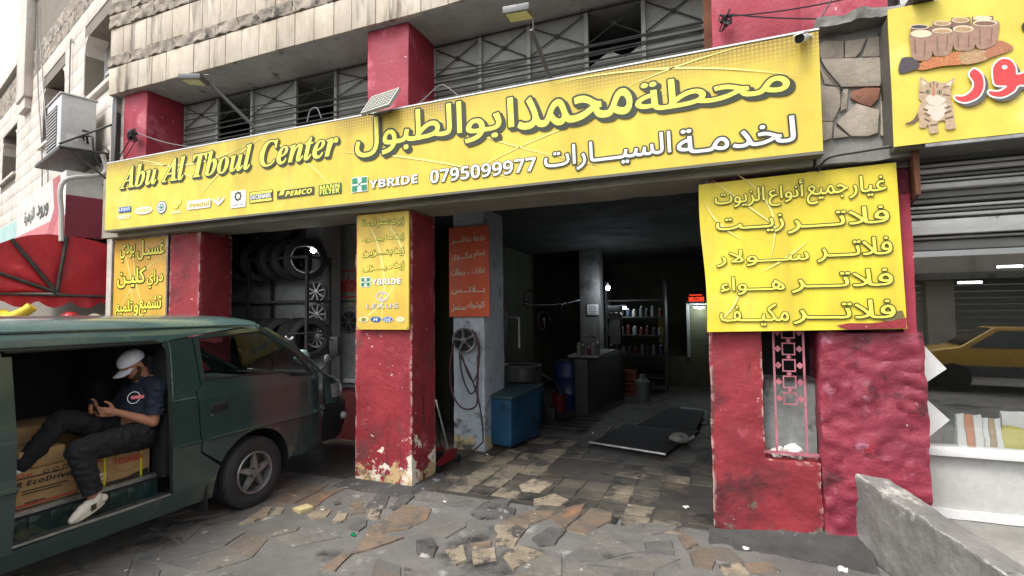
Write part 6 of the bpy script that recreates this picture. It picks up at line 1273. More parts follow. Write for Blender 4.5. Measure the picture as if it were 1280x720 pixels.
def vpanel(name, poly, holes, m, par, off=0.0, thick=.02, both=True, cell=.07):
    me = None; res = []
    bm = bmesh.new(); es = []
    for loop in [poly]+list(holes):
        vs = [bm.verts.new((0, y, z)) for y, z in loop]; es += [bm.edges.new((vs[i], vs[(i+1) % len(vs)])) for i in range(len(vs))]
    bmesh.ops.triangle_fill(bm, edges=es, use_beauty=True, use_dissolve=False, normal=(1, 0, 0))
    for ax in (1, 2):
        lo = min(v.co[ax] for v in bm.verts); hi = max(v.co[ax] for v in bm.verts); k = int((hi-lo)/cell); nv = Vector((0, 1, 0)) if ax == 1 else Vector((0, 0, 1))
        cuts = [lo+(hi-lo)*i/(k+1) for i in range(1, k+1)]+([.75, .79, .83, 1.15, 1.2] if ax == 2 else [])
        for c_ in cuts:
            if lo < c_ < hi: bmesh.ops.bisect_plane(bm, geom=bm.verts[:]+bm.edges[:]+bm.faces[:], plane_co=nv*c_, plane_no=nv, dist=1e-5)
    V = [(v.co.y, v.co.z) for v in bm.verts]; bm.verts.index_update(); Fc = [[v.index for v in f.verts] for f in bm.faces]; nx_ = [f.normal.x for f in bm.faces]; bm.normal_update(); nx_ = [f.normal.x for f in bm.faces]; bm.free()
    Fc = [f if n_ > 0 else f[::-1] for f, n_ in zip(Fc, nx_)]
    for sd_ in ((0, 1) if both else (0,)):
        vs = [Vector(((sx(z, y)+off) if sd_ == 0 else (2*VC-sx(z, y)-off), y, z)) for y, z in V]
        res.append(MB().add(vs, Fc if sd_ == 0 else [f[::-1] for f in Fc]).build(name, m, par, thick=thick, sharp=50))
    return res
sp = lambda pts: [side(*p) for p in pts]
wy, wz = 3.815, .34
def arch(y0, z0, r, a0, a1, n=14): return [(y0+r*math.cos(R(a0+(a1-a0)*i/n)), z0+r*math.sin(R(a0+(a1-a0)*i/n))) for i in range(n+1)]
# outlines read off the photograph on the curved side
dTL, dBL = side(241, 421), side(252, 481); dJ = side(246, 487); dB = side(253, 564)
dTR = side(332, 409); dA1 = side(352, 420); dA2 = side(378, 440); dA3 = side(411, 474); dF = side(412, 512); dF2 = side(412, 556)
win = sp([(247, 424), (327, 414), (345, 424), (366, 441), (384, 458), (390, 469), (366, 470.5), (353, 465.5), (300, 469.5), (256, 476)])
door = [dTL, (side(300, 411)), dTR, dA1, dA2, dA3, dF, dF2] 
archp = arch(wy, wz, .43, -5, 152)
zb_ = .36
door += [(archp[0][0]+.02, .37)]+archp+[(dB[0]+.02, dB[1]-.02), dB, dJ, dBL]
vd = vpanel('door', door, [win], M_vg, VAN, .0)
for d_, sdn in zip(vd, (1, -1)):
    X_ = lambda z, y, o=0: (sx(z, y)+o) if sdn == 1 else 2*VC-sx(z, y)-o
    vd_win = MB(); 
    fr = [Vector((X_(z, y, -.006), y, z)) for y, z in win]; d_['label'] = 'green front door of the van' if sdn == 1 else 'green front door on the far side'
    tri = tessellate_polygon([fr]); MB().add(fr, [t for t in tri]).build('window_glass', M_vglass, d_, smooth=False)
    MB().tube(fr+[fr[0]], .011, 6).build('window_seal', M_seal, d_)
    qy = side(372, 445); 
    h0 = side(263, 513); h1 = side(284, 503); yc, zc = (h0[0]+h1[0])/2, (h0[1]+h1[1])/2
    hb = MB().hexa([(X_(zc-.03, yc, -.005), h0[0], zc-.035), (X_(zc-.03, yc, .022), h0[0]+.01, zc-.03), (X_(zc-.03, yc, .022), h1[0]-.01, zc-.03), (X_(zc-.03, yc, -.005), h1[0], zc-.035),
                    (X_(zc, yc, -.005), h0[0], zc+.035), (X_(zc, yc, .022), h0[0]+.01, zc+.03), (X_(zc, yc, .022), h1[0]-.01, zc+.03), (X_(zc, yc, -.005), h1[0], zc+.035)]); hb.build('door_handle', M_seal, d_, bevel=.006)
    kx = side(265, 519); MB().cyl((X_(kx[1], kx[0], -.005), kx[0], kx[1]), (X_(kx[1], kx[0], .006), kx[0], kx[1]), .012).build('lock', M_steel, d_)
    mp = [Vector((X_(.79, y, .012), y, .79)) for y in [3.28+.075*i for i in range(22)]]
    MB().tube(mp, .012, 6).build('moulding', M_vg, d_)
# pillar panel between the openings, sill, roof side, rear quarter
oTL = side(6, 441); oTR = side(203, 428); oR1 = side(210, 440); oR2 = side(214, 520); oR3 = side(215.5, 600); oB = side(216, 617)
by = lambda z: dTL[0]-.012 if z > 1.2 else dJ[0]-.012
pil = [oTR, (dTL[0]-.012, dTL[1]+.0), (dBL[0]-.012, dBL[1]), (dJ[0]-.012, dJ[1]-.01), (dB[0]-.012, dB[1]-.01)]
pil += [(archp[-1][0]-.0, archp[-1][1]-.04)]+arch(wy, wz, .43, 158, 186, 4)+[(wy-.43, .235), (oB[0]-.0, .235), (oB[0], oB[1]), oR3, oR2, oR1]
vpanel('pillar_panel', pil, [], M_vg, VAN)
mp = [Vector((sx(.79, y)+.012, y, .79)) for y in (3.0, 3.05, 3.1, 3.15, 3.2)]; MB().tube(mp, .013, 6).build('moulding', M_vg, VAN)
for z_, r_ in ((.62, .006),): MB().tube([Vector((sx(1.17, y)+.003, y, 1.175)) for y in [2.98+.05*i for i in range(5)]], .006, 5).build('crease', M_vroof, VAN)
door_r = oTL[0]
vpanel('sill_panel', [(door_r-.1, .235), (oB[0], .235), (oB[0], oB[1]-.01), (door_r-.1, oB[1]-.03)], [], M_vg, VAN)
zr = oTL[1]+.01
roofside = [(-.0+.35, zr), (oTR[0], oTR[1]+.005), (dTL[0], dTL[1]+.015), (side(300, 409)[0], side(300, 409)[1]), (3.92, 1.755), (3.90, 1.80), (.35, 1.80)]
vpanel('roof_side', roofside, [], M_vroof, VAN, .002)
# roof: lofted over the whole length
ys_ = [.35, .5, 1, 1.6, 2.2, 2.8, 3.3, 3.6, 3.8, 3.90, 3.96]; prof = [(-4.47, 1.79), (-4.49, 1.815), (-4.53, 1.84), (-4.62, 1.862), (-4.8, 1.878), (VC, 1.89)]
b = MB(); rows = []
for y in ys_:
    dz = (-.10*((y-3.6)/.36)**2*.35 if y > 3.6 else 0)+(-.04*((.6-y)/.25)**2 if y < .6 else 0)
    full = [(x, z+dz*(1 if z > 1.8 else .4)) for x, z in prof]+[(2*VC-x, z+dz*(1 if z > 1.8 else .4)) for x, z in prof[-2::-1]]
    rows.append(len(b.v)); b.v += [Vector((x, y, z)) for x, z in full]
k = len(full)
b.f = [(r*k+i, r*k+i+1, (r+1)*k+i+1, (r+1)*k+i) for r in range(len(ys_)-1) for i in range(k-1)]
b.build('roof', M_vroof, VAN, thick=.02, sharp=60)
MB().tube([Vector((-4.455, y, 1.793-(.02 if y > 3.7 else 0))) for y in (.4, 1, 2, 3, 3.5, 3.88)], .009, 6).build('rain_gutter', M_vg, VAN)
MB().tube([Vector((sx(1.69, y)+.004, y, 1.69)) for y in (1.0, 1.8, 2.4, 2.88)], .008, 6).build('door_rail', M_trimk, VAN)
# rear half of the body and the slid-back door
rq = [(.35, .26), (.70, .26)]+arch(1.05, wz, .42, 190, -10, 14)+[(1.5, .25), (door_r-.02, .25), (door_r-.02, zr-.012), (.42, zr-.012), (.3, 1.0)]
vpanel('rear_quarter', rq, [[(.6, 1.18), (1.72, 1.18), (1.72, 1.60), (.66, 1.60)]], M_vg, VAN)
q = vpanel('rear_window', [(.6, 1.18), (1.72, 1.18), (1.72, 1.60), (.66, 1.60)], [], M_vglass, VAN, -.008, 0)
sdr = vpanel('sliding_door', [(.72, .40), (1.90, .38), (1.90, 1.64), (.78, 1.64)], [[(.86, 1.2), (1.74, 1.2), (1.74, 1.58), (.9, 1.58)]], M_vg, VAN, .07, .03, both=False)[0]
vpanel('window_glass', [(.86, 1.2), (1.74, 1.2), (1.74, 1.58), (.9, 1.58)], [], M_vglass, sdr, .06, 0, both=False)
MB().tube([Vector((sx(.79, y)+.082, y, .79)) for y in (.74, 1.3, 1.9)], .013, 6).build('moulding', M_vg, sdr)
box('rear_panel', M_vg, VAN, VX0+.08, VX1-.1, .28, .34, .3, 1.78, bevel=.02); box('rear_bumper', M_trimk, VAN, VX0, VX1, .16, .3, .35, .55, bevel=.03); box('rear_window', M_glassd, VAN, VX0+.25, VX1-.3, .272, .279, 1.2, 1.65)
for x in (VX0+.1, VX1-.2): box('tail_light', M_lred, VAN, x, x+.1, .262, .28, .7, 1.1)
# door surround, floor, steps
fr = [Vector((sx(z, y)-.012, y, z)) for y, z in [oTL, oTR, (oR1[0]+.0, oR1[1]), oR2, oR3, oB]]
MB().tube([fr[0]]+smoothpath(fr[1:], 3), .013, 6).build('door_seal', M_seal, VAN)
MB().tube([p+Vector((.006, .022, .02)) for p in ([fr[0]]+smoothpath(fr[1:], 3))], .006, 6).build('door_flange', M_vroof, VAN)
box('floor', M_int, VAN, VX0+.05, -4.56, .5, 4.4, .49, .53)
box('step_well', M_vg, VAN, -4.58, -4.40, 1.8, 3.02, .36, .38); box('step_riser', M_vg, VAN, -4.59, -4.565, 1.8, 3.02, .37, .52)
for k in range(9): box('riser_rib', M_vg, VAN, -4.566, -4.552, 1.86+k*.13, 1.93+k*.13, .40, .49, bevel=.004)
box('inner_sill_strip', M_alu, VAN, -4.60, -4.555, 1.8, 3.0, .53, .545); box('inner_sill_edge', M_alu, VAN, -4.556, -4.548, 1.8, 3.0, .515, .54)
box('outer_sill_strip', M_alu, VAN, -4.40, -4.335, 1.8, 3.0, .385, .402)
for x in (-4.385, -4.365, -4.35): box('strip_rib', M_trimk, VAN, x-.002, x+.002, 1.8, 3.0, .401, .405)
box('b_pillar_trim', M_int, VAN, -4.66, -4.48, 3.02, 3.12, .5, 1.7, bevel=.02); box('headliner', M_int, VAN, VX0+.1, -4.55, .5, 3.8, 1.75, 1.775)
box('far_side_light_block', M_int, VAN, VX0+.16, VX0+.19, .5, 3.86, .5, 1.76); box('rear_lining', M_int, VAN, VX0+.1, VX1-.15, .36, .4, .5, 1.75)  # far side panel made full height to block light from the far windows
# front seats, dashboard, wheel
for i, x in enumerate((-4.78, -5.58)):
    s_ = MB().box(x-.24, x+.24, 3.2, 3.68, .72, .88).build('front_seat', M_cloth, VAN, bevel=.04)
    MB().hexa([(x-.23, 3.05, .85), (x+.23, 3.05, .85), (x+.23, 3.2, .85), (x-.23, 3.2, .85), (x-.2, 2.95, 1.33), (x+.2, 2.95, 1.33), (x+.2, 3.06, 1.33), (x-.2, 3.06, 1.33)]).build('backrest', M_cloth, s_, bevel=.03)
    box('headrest', M_cloth, s_, x-.12, x+.12, 2.95, 3.04, 1.37, 1.55, bevel=.03)
box('dashboard', M_int, VAN, VX0+.1, -4.42, 4.15, 4.6, .85, 1.18, bevel=.05)
MB().tube([(-5.58+.19*math.cos(a), 4.02+.08*math.sin(a), 1.16+.17*math.sin(a)) for a in [k*math.pi/9 for k in range(19)]], .015, 8).build('steering_wheel', M_trimk, VAN)
pb = at(377, 446, X=-4.75); tag(MB().ball(pb, (.08, .10, .085), 14, 9).build('plastic_bag', flat('bag_pale_teal', S(160, 186, 184, .85), .4), None, rough=(.03, .03, 14)), 'pale teal plastic bag on the dashboard behind the van window', 'bag')
MB().tube([at(362, 418, X=-4.7)+Vector((0, .06*math.cos(a), .06*math.sin(a))) for a in [R(200+k*14) for k in range(10)]], .012, 6).build('grab_handle', M_white, VAN)
# windscreen and nose: lofted from the right side round to the left
def front(z, yf, x_in=0, n=22, ys=4.72, e=2.6, xs0=None):
    hw = (VC-(sx(z, ys) if xs0 is None else xs0)); o = []
    for i in range(n+1):
        t = math.pi*i/n; c_, s_ = math.cos(t), math.sin(t)
        o.append(Vector((VC-hw*math.copysign(abs(c_)**(2/e), c_), ys+(yf-ys)*abs(s_)**(2/e), z)))
    return o
def loft(name, rows, m, par, **k):
    b = MB(); n = len(rows[0]); b.v = [p for r in rows for p in r]; b.f = [(r*n+i, r*n+i+1, (r+1)*n+i+1, (r+1)*n+i) for r in range(len(rows)-1) for i in range(n-1)]
    return b.build(name, m, par, **k)
zf = [(.36, 5.56), (.5, 5.62), (.66, 5.62)]; loft('bumper', [front(z, y, ys=4.99, e=3.4) for z, y in [(.34, 5.5)]+zf+[(.78, 5.60), (.80, 5.52)]], M_trimk, VAN, thick=.02, sharp=50)
loft('nose_panel', [front(z, y, ys=4.98, e=3.2) for z, y in ((.80, 5.54), (.95, 5.53), (1.04, 5.48))]+[front(1.10, 5.38, ys=4.95, e=3), front(1.15, 5.2, ys=4.92), front(1.17, 5.08, ys=4.92)], M_vg, VAN, thick=.02, sharp=50)
ws = []
for k in range(9):
    t = k/8; z = 1.19+.58*t; ysd = 4.90-(4.90-3.95)*t; yc_ = 5.08-(5.08-4.02)*t; ws.append(front(z, yc_, ys=ysd, e=2.4, xs0=sx(z, ysd)-.015))
loft('windscreen', ws, M_vglass, VAN, thick=.006, sharp=60)
for sgn in (0, 1):
    P_ = [Vector((r[0].x if sgn == 0 else 2*VC-r[0].x, r[0].y-.02, r[0].z)) for r in ws]; MB().tube(P_, .035, 8).build('a_pillar', M_vg, VAN)
loft('cowl', [front(1.17, 5.07, ys=4.9), front(1.185, 4.75, ys=4.7)], M_trimk, VAN)
# corner filler between door and nose
0 and vpanel('front_wing', [(dF2[0]+.004, dF2[1]), (4.98, .40), (4.98, 1.05), (4.9, 1.19), (dA3[0]+.006, dA3[1]), (dF[0]+.006, dF[1])], [], M_vg, VAN)
for sgn in (0, 1):
    P_ = []
    for (px, py) in ((417, 503), (431, 500), (430, 487), (425, 482), (420, 486)): p = at(px, py, Y=5.0); P_.append(p)
    zc = 1.0; row0 = front(.86, 5.545, ys=4.98, n=40, e=3.2); row1 = front(1.03, 5.49, ys=4.98, n=40, e=3.2)
    a0, a1 = (1, 11) if sgn == 0 else (29, 39)
    b = MB(); rr_ = [[p+(p-Vector((VC, 4.0, p.z))).normalized()*.012 for p in r_[a0:a1+1]] for r_ in (row0, [p.lerp(q_, .5) for p, q_ in zip(row0, row1)], row1)]
    n_ = len(rr_[0]); b.v = [p for r_ in rr_ for p in r_]; b.f = [(r_*n_+i, r_*n_+i+1, (r_+1)*n_+i+1, (r_+1)*n_+i) for r_ in range(2) for i in range(n_-1)]
    b.build('headlight', mat('headlight_lens', S(200, 206, 206, .85), S(140, 148, 150, .85), 30, .1, .2, 0, coat=1), VAN, thick=.02)
    fg = front(.6, 5.62, ys=4.99, n=40, e=3.4); c_ = fg[5 if sgn == 0 else 35]; MB().ball(c_, (.06, .05, .05)).build('fog_light', flat('fog_lens', S(190, 196, 200, .85), .2), VAN)
# mirrors on stalks, right side
MR = MB(); ms = at(418.5, 433, X=-4.28); m2 = at(409, 449, X=-4.36)
mo = MB().obox((0, 0, 0), (.05, .02, 0), (-.01, .035, 0), (0, 0, .115)).build('mirror', M_trimk, VAN, bevel=.02); mo.location = ms-org(VAN); mo.data.transform(Matrix.Translation(org(VAN)))
m2o = MB().ball(m2, (.03, .05, .06), 16, 10).build('mirror', M_lampg, VAN)
MB().tube([at(357, 418, X=-4.44), at(400, 416, X=-4.33), ms+Vector((0, -.02, .06))], .009, 6).build('mirror_stalk', M_trimk, VAN); MB().tube([ms-Vector((0, 0, .1)), Vector((-4.42, 4.80, 1.22))], .011, 6).build('mirror_stalk', M_trimk, VAN)
# wheels
def van_wheel(x, y, sgn):
    wl = MB().lathe((x, y, wz), (sgn, 0, 0), [(-.1, .19), (-.10, .31), (-.085, .335)]+[v for k in range(4) for v in ((-.075+k*.04, .343), (-.05+k*.04, .343), (-.047+k*.04, .335), (-.038+k*.04, .335))]+[(.085, .335), (.10, .30), (.105, .25), (.09, .215), (.085, .2)], 40).build('wheel', M_tyre, VAN); wl['label'] = 'front wheel with five spoke silver rim' if y > 3 else 'rear wheel'
    c = Vector((x+sgn*.085, y, wz)); M_rim = mat('rim_silver', S(150, 150, 150), S(118, 118, 118), 9, .4, .7, .1, 40, wear=[(S(84, 80, 76), 4, .6, .1)])
    MB().lathe(c, (sgn, 0, 0), [(-.05, .17), (.0, .185), (.008, .208), (.018, .2), (.012, .185), (-.012, .178), (-.05, .17)], 36).build('rim', M_rim, wl); MB().lathe(c, (sgn, 0, 0), [(-.045, .18), (-.05, 0)], 28).build('brake_disc', M_lb, wl)
    b = MB()
    for k in range(5):
        th = R(90+72*k); u = Vector((0, math.cos(th), math.sin(th))); v = Vector((0, -math.sin(th), math.cos(th))); X_ = Vector((sgn, 0, 0))
        b.hexa([c+u*.03-v*.045-X_*.02, c+u*.185-v*.022-X_*.03, c+u*.185+v*.022-X_*.03, c+u*.03+v*.045-X_*.02, c+u*.03-v*.035+X_*.016, c+u*.18-v*.012+X_*.002, c+u*.18+v*.012+X_*.002, c+u*.03+v*.035+X_*.016][:8])
    b.build('spokes', M_rim, wl)
    MB().lathe(c, (sgn, 0, 0), [(0, .06), (.022, .058), (.026, .03), (.026, 0)], 20).build('hub', M_rim, wl)
    for k in range(5): th = R(54+72*k); q_ = c+Vector((sgn*.018, .058*math.cos(th), .058*math.sin(th))); MB().cyl(q_, q_+Vector((sgn*.012, 0, 0)), .011, n=8).build('wheel_nut', M_trimk, wl)
for y in (wy, 1.05):
    van_wheel(VX1-.115, y, 1); van_wheel(VX0+.115, y, -1)
    for s_ in (0, 1):
        b = MB(); xo = VX1-.03 if s_ == 0 else VX0+.03; xi = xo-.30*(1 if s_ == 0 else -1); A_ = arch(y, wz, .425, -12, 192, 16); b.v = [Vector((xo, a, z)) for a, z in A_]+[Vector((xi, a, z)) for a, z in A_]; n_ = len(A_)
        b.f = [(i, i+1, i+1+n_, i+n_) for i in range(n_-1)]; b.f.append(tuple(range(n_, 2*n_))); b.build('wheel_well', M_dark, VAN)
box('underbody', M_dark, VAN, VX0+.34, VX1-.34, .5, 4.85, .28, .5); box('underbody', M_dark, VAN, VX0+.05, VX1-.09, 1.5, 3.35, .25, .36)
box('mud_flap', M_trimk, VAN, VX1-.22, VX1-.03, 3.30, 3.315, .13, .40)
box('engine_bulkhead', M_dark, VAN, VX0+.15, -4.5, 4.3, 4.85, .3, 1.1)

# ================================================================== cartons in the van
M_card = mat('carton_brown', S(186, 150, 104, .85), S(168, 132, 90, .85), 3, .85, 0, .15, 40); M_ink = flat('ink_black', S(52, 44, 38, .8), .7); M_inkr = flat('ink_red', S(196, 58, 50, .85), .7); M_strap = flat('strap_yellow', S(226, 216, 50, .9), .5)
FX = Face((-4.612, 0, 0), (0, 1, 0), (0, 0, 1))
def carton(x0, x1, y0, y1, z0, z1, lab):
    t = thing('carton', ((x0+x1)/2, (y0+y1)/2, z0), lab, 'carton', 'cartons in the van'); box('box_body', M_card, t, x0, x1, y0, y1, z0, z1, bevel=.004); return t
c1 = carton(-5.0, -4.615, 1.82, 2.44, .545, .80, 'brown oil carton with bold black print at the sill of the open van')
c2 = carton(-5.0, -4.615, 2.45, 2.98, .545, .81, 'brown carton with red print and two yellow straps under the seated man')
Zm = lambda x, y: (x/4.5, 560+y/4.5)
fb_ = lambda bl, t: FX.bb(Zm(*bl), Zm(*t))
def tx(s, bl, t, par, m, st='sans_b', **k): letters(FX, s, fb_(bl, t), par, m, .002, style=st, **k)
letters(FX, 'HYPER EcoDrive', (1.90, 2.40, .700, .738), c1, M_ink, .002, style='sans_bi', fo=.01)
letters(FX, 'ROTACHI', (1.93, 2.16, .765, .785), c1, M_inkr, .002, style='sans_b'); letters(FX, '5W-20', (1.90, 2.05, .635, .672), c1, M_ink, .002, style='sans_b')
for k, (a, b2, z_) in enumerate(((2.1, 2.38, .66), (2.1, 2.34, .64), (1.9, 2.03, .615), (1.9, 2.02, .60), (2.12, 2.24, .575), (1.95, 2.35, .752))): shape2d(FX, rect(a, b2, z_, z_+.008), c1, M_ink, .002, 'text_line')
for a in (2.24, 2.30, 2.36): ring2d(FX, a, .775, .02, .016, .005, c1, M_ink, .002, 'mark', 8)
shape2d(FX, rect(1.83, 2.43, .56, .57), c1, M_inkr, .002, 'text_line')
letters(FX, 'TOSHIBA', (2.70, 2.92, .685, .735), c2, M_inkr, .002, style='sans_b', fo=.012); ring2d(FX, 2.8, .70, .11, .085, .006, c2, flat('ink_tan', S(170, 120, 74, .85)), .0015, 'mark')
letters(FX, 'TOSHIBA', (2.46, 2.60, .745, .775), c2, M_inkr, .002, style='sans_b'); shape2d(FX, rect(2.5, 2.64, .60, .65), c2, M_lw, .002, 'sticker'); letters(FX, 'Great', (2.52, 2.62, .61, .64), c2, M_inkr, .004, style='sans_bi')
shape2d(FX, [(2.46, .55), (2.97, .55), (2.97, .60), (2.85, .58), (2.80, .565), (2.46, .565)], c2, M_ink, .0018, 'print')
for k, y in enumerate((2.62, 2.90)):
    box('strap', M_strap, c2, -4.616, -4.609, y, y+.016, .546, .815); box('strap', M_strap, c2, -5.0, -4.609, y, y+.016, .811, .815)
c3 = carton(-5.35, -5.02, 2.2, 2.6, .54, .86, 'plain brown carton standing behind the oil carton'); c4 = carton(-5.4, -5.0, 2.15, 2.75, .87, 1.05, 'flat brown carton lying on top of the plain carton in the van')
c5 = carton(-5.35, -5.02, 1.75, 2.15, .54, .98, 'tall brown carton at the left of the van opening'); carton(-4.98, -4.66, 2.1, 2.38, .805, .93, 'small brown carton resting on the oil carton by the man\'s knee')
# ================================================================== the man sitting in the van door
M_skin = mat('skin', S(190, 134, 104, .85), S(176, 120, 92, .85), 8, .55, 0, .05, 60); M_shirt = mat('navy_polo', S(46, 51, 68, .8), S(36, 41, 56, .8), 6, .9, 0, .3, 26); M_trou = mat('black_trousers', S(36, 36, 41, .75), S(28, 28, 32, .75), 6, .9, 0, .3, 22)
M_hair = flat('hair_black', S(34, 28, 26, .75), .8, bump=.4); M_beard = flat('beard_dark', S(76, 56, 46, .75), .85, bump=.3); M_cap = flat('cap_white', S(238, 240, 248, .95), .8, bump=.1)
MAN = thing('person', (-4.68, 2.85, .81), 'man in white cap and navy polo sitting in the van door holding a phone', 'person')
def rem(name, shapes, m, par, vox=.009, smooth=3, wr=0.0, wf=18, cut=None):
    b = MB()
    for s_ in shapes:
        if s_[0] == 'c': b.tube(smoothpath(s_[1], 4) if len(s_[1]) > 2 else s_[1], _ip(s_[2], len(s_[1])), 16)
        elif s_[0] == 'b': b.ball(s_[1], s_[2], 20, 14, s_[3] if len(s_) > 3 else None)
        if s_[0] == 'c':
            for p, r_ in ((s_[1][0], s_[2][0]), (s_[1][-1], s_[2][-1])): b.ball(p, r_*.995, 14, 10)
    o = b.build(name+'_raw', m, None, weld=False, smooth=False)
    md = o.modifiers.new('Remesh', 'REMESH'); md.mode = 'VOXEL'; md.voxel_size = vox; md.use_smooth_shade = True
    ms_ = o.modifiers.new('Smooth', 'CORRECTIVE_SMOOTH' if 0 else 'SMOOTH'); ms_.iterations = smooth; ms_.factor = .5
    bpy.context.view_layer.update(); dg = bpy.context.evaluated_depsgraph_get(); me = bpy.data.meshes.new_from_object(o.evaluated_get(dg)); me.name = name
    off = o.location.copy(); me.transform(Matrix.Translation(off-org(par)))
    oo_ = org(par)
    if wr:
        nr = [v.normal.copy() for v in me.vertices]
        for v, n_ in zip(me.vertices, nr):
            q = (v.co+oo_)*wf; v.co += n_*wr*(abs(noise.noise(Vector((q.x*.6, q.y, q.z*1.4))))*2-.6+noise.noise(q*2.3)*.5)
    if cut:
        bm = bmesh.new(); bm.from_mesh(me)
        for p, n_ in cut:
            bmesh.ops.bisect_plane(bm, geom=bm.verts[:]+bm.edges[:]+bm.faces[:], plane_co=Vector(p)-oo_, plane_no=Vector(n_), clear_outer=True)
        bm.to_mesh(me); bm.free()
    for p in me.polygons: p.use_smooth = True
    me.materials.clear(); me.materials.append(m)
    r_ = bpy.data.objects.new(name, me); COL.objects.link(r_); r_.parent = par; bpy.data.objects.remove(o); return r_
def _ip(rs, n):
    if n == 2: return list(rs)
    out = []
    for i in range(n-1):
        for j in range(4): out.append(rs[i]+(rs[i+1]-rs[i])*j/4)
    return out+[rs[-1]]
V3 = Vector
hipR, hipL = V3((-4.60, 2.86, .90)), V3((-4.80, 2.92, .90)); knR = V3((-4.44, 2.36, .90)); anR = V3((-4.40, 2.44, .535)); knL = V3((-4.76, 2.40, 1.10)); anL = V3((-4.66, 2.08, .80))
pel = V3((-4.70, 2.92, .89)); belly = V3((-4.70, 2.93, 1.03)); chest = V3((-4.70, 2.98, 1.18)); shC = V3((-4.71, 3.00, 1.29)); neck = V3((-4.71, 2.97, 1.37))
shR, shL = V3((-4.535, 2.985, 1.27)), V3((-4.885, 3.0, 1.27)); elR = V3((-4.50, 2.93, 1.00)); wrR = V3((-4.60, 2.70, 1.115)); elL = V3((-4.95, 2.86, 1.01)); wrL = V3((-4.76, 2.66, 1.13))
hd = V3((-4.715, 2.895, 1.475)); fw = V3((-.05, -.80, -.60)).normalized(); rt = V3((1, -.06, 0)).normalized(); up = rt.cross(-fw).normalized(); up = -up if up.z < 0 else up
HM = Matrix((rt, -fw, up)).transposed()                   # head frame: x right, y back, z up
H = lambda x, y, z: hd+HM @ V3((x, y, z))
body = [('c', [pel, belly, chest, shC], [.13, .135, .135, .11]), ('c', [shR, shC, shL], [.07, .09, .07]), ('c', [shC, neck, H(0, .02, -.05)], [.075, .058, .056]),
        ('c', [shR, elR], [.062, .045]), ('c', [elR, wrR], [.044, .027]), ('c', [shL, elL], [.062, .045]), ('c', [elL, wrL], [.044, .027]),
        ('c', [hipR, knR], [.095, .06]), ('c', [knR, anR], [.058, .035]), ('c', [hipL, knL], [.095, .06]), ('c', [knL, anL], [.058, .035]),
        ('b', H(0, .012, .03), (.076, .096, .085), HM), ('b', H(0, -.03, -.035), (.056, .062, .07), HM), ('b', H(0, -.062, -.085), (.03, .026, .024), HM),
        ('c', [H(0, -.088, .015), H(0, -.112, -.022)], [.010, .014]), ('b', H(0, -.098, -.026), (.019, .012, .009), HM), ('b', H(0, -.085, -.052), (.024, .012, .007), HM), ('b', H(0, -.083, -.064), (.02, .011, .007), HM),
        ('c', [H(-.045, -.078, .026), H(0, -.09, .028), H(.045, -.078, .026)], [.010, .012, .010])]
for s_ in (-1, 1): body += [('b', H(s_*.077, .018, -.012), (.008, .018, .03), HM), ('b', H(s_*.04, -.075, -.025), (.022, .02, .02), HM)]
def hand(wr, fwd, nrm, thumb, curl=.5, flip=1):
    fwd = fwd.normalized(); nrm = (nrm-fwd*nrm.dot(fwd)).normalized(); sd_ = fwd.cross(nrm)*flip; o = []
    pc = wr+fwd*.05
    for k in range(4): o.append(('c', [wr+fwd*.01+sd_*(k-1.5)*.011, wr+fwd*.085+sd_*(k-1.5)*.020], [.016, .0125]))
    o.append(('b', pc, (.028, .028, .022)))
    for k, ln in enumerate((.068, .078, .072, .056)):
        b0 = wr+fwd*.085+sd_*(1.5-k)*.020; d1 = (fwd*.85+nrm*.5*curl).normalized(); b1 = b0+d1*ln*.5; d2 = (fwd*.5+nrm*.9*curl).normalized(); b2 = b1+d2*ln*.32; d3 = (fwd*.1+nrm*1.0*curl).normalized(); b3 = b2+d3*ln*.25
        o.append(('c', [b0, b1, b2, b3], [.0105, .0095, .0085, .0075]))
    t0 = wr+fwd*.03+sd_*.026; t1 = t0+(fwd*.5+thumb*.7+sd_*.5).normalized()*.035; t2 = t1+(fwd*.7+thumb*.7).normalized()*.030; t3 = t2+(fwd*.8+thumb*.3).normalized()*.024
    o.append(('c', [t0, t1, t2, t3], [.016, .0125, .0105, .009])); return o
upv = V3((0, 0, 1)); phone_c = V3((-4.68, 2.575, 1.175))
body += hand(wrR, V3((-.06, -.12, .02)), V3((-1, -.05, .25)), upv, .55, -1)
body += hand(wrL, V3((.05, -.11, .03)), V3((1, -.05, .25)), upv, .55, 1)
rem('body', body, M_skin, MAN, .006, 3)
rem('shirt', [('c', [pel+V3((0, 0, -.02)), belly, chest, shC+V3((0, 0, -.005))], [.152, .162, .155, .12]), ('c', [shR+V3((-.01, 0, 0)), shC, shL+V3((.01, 0, 0))], [.088, .10, .088]), ('c', [shR, shR.lerp(elR, .80)], [.082, .072]), ('c', [shL, shL.lerp(elL, .80)], [.082, .072]), ('b', chest+V3((.0, -.05, .02)), (.15, .11, .11)), ('b', belly+V3((0, -.045, -.02)), (.14, .13, .11))], M_shirt, MAN, .009, 4, .012, 14,
    cut=[(shR.lerp(elR, .80), (elR-shR).normalized())])
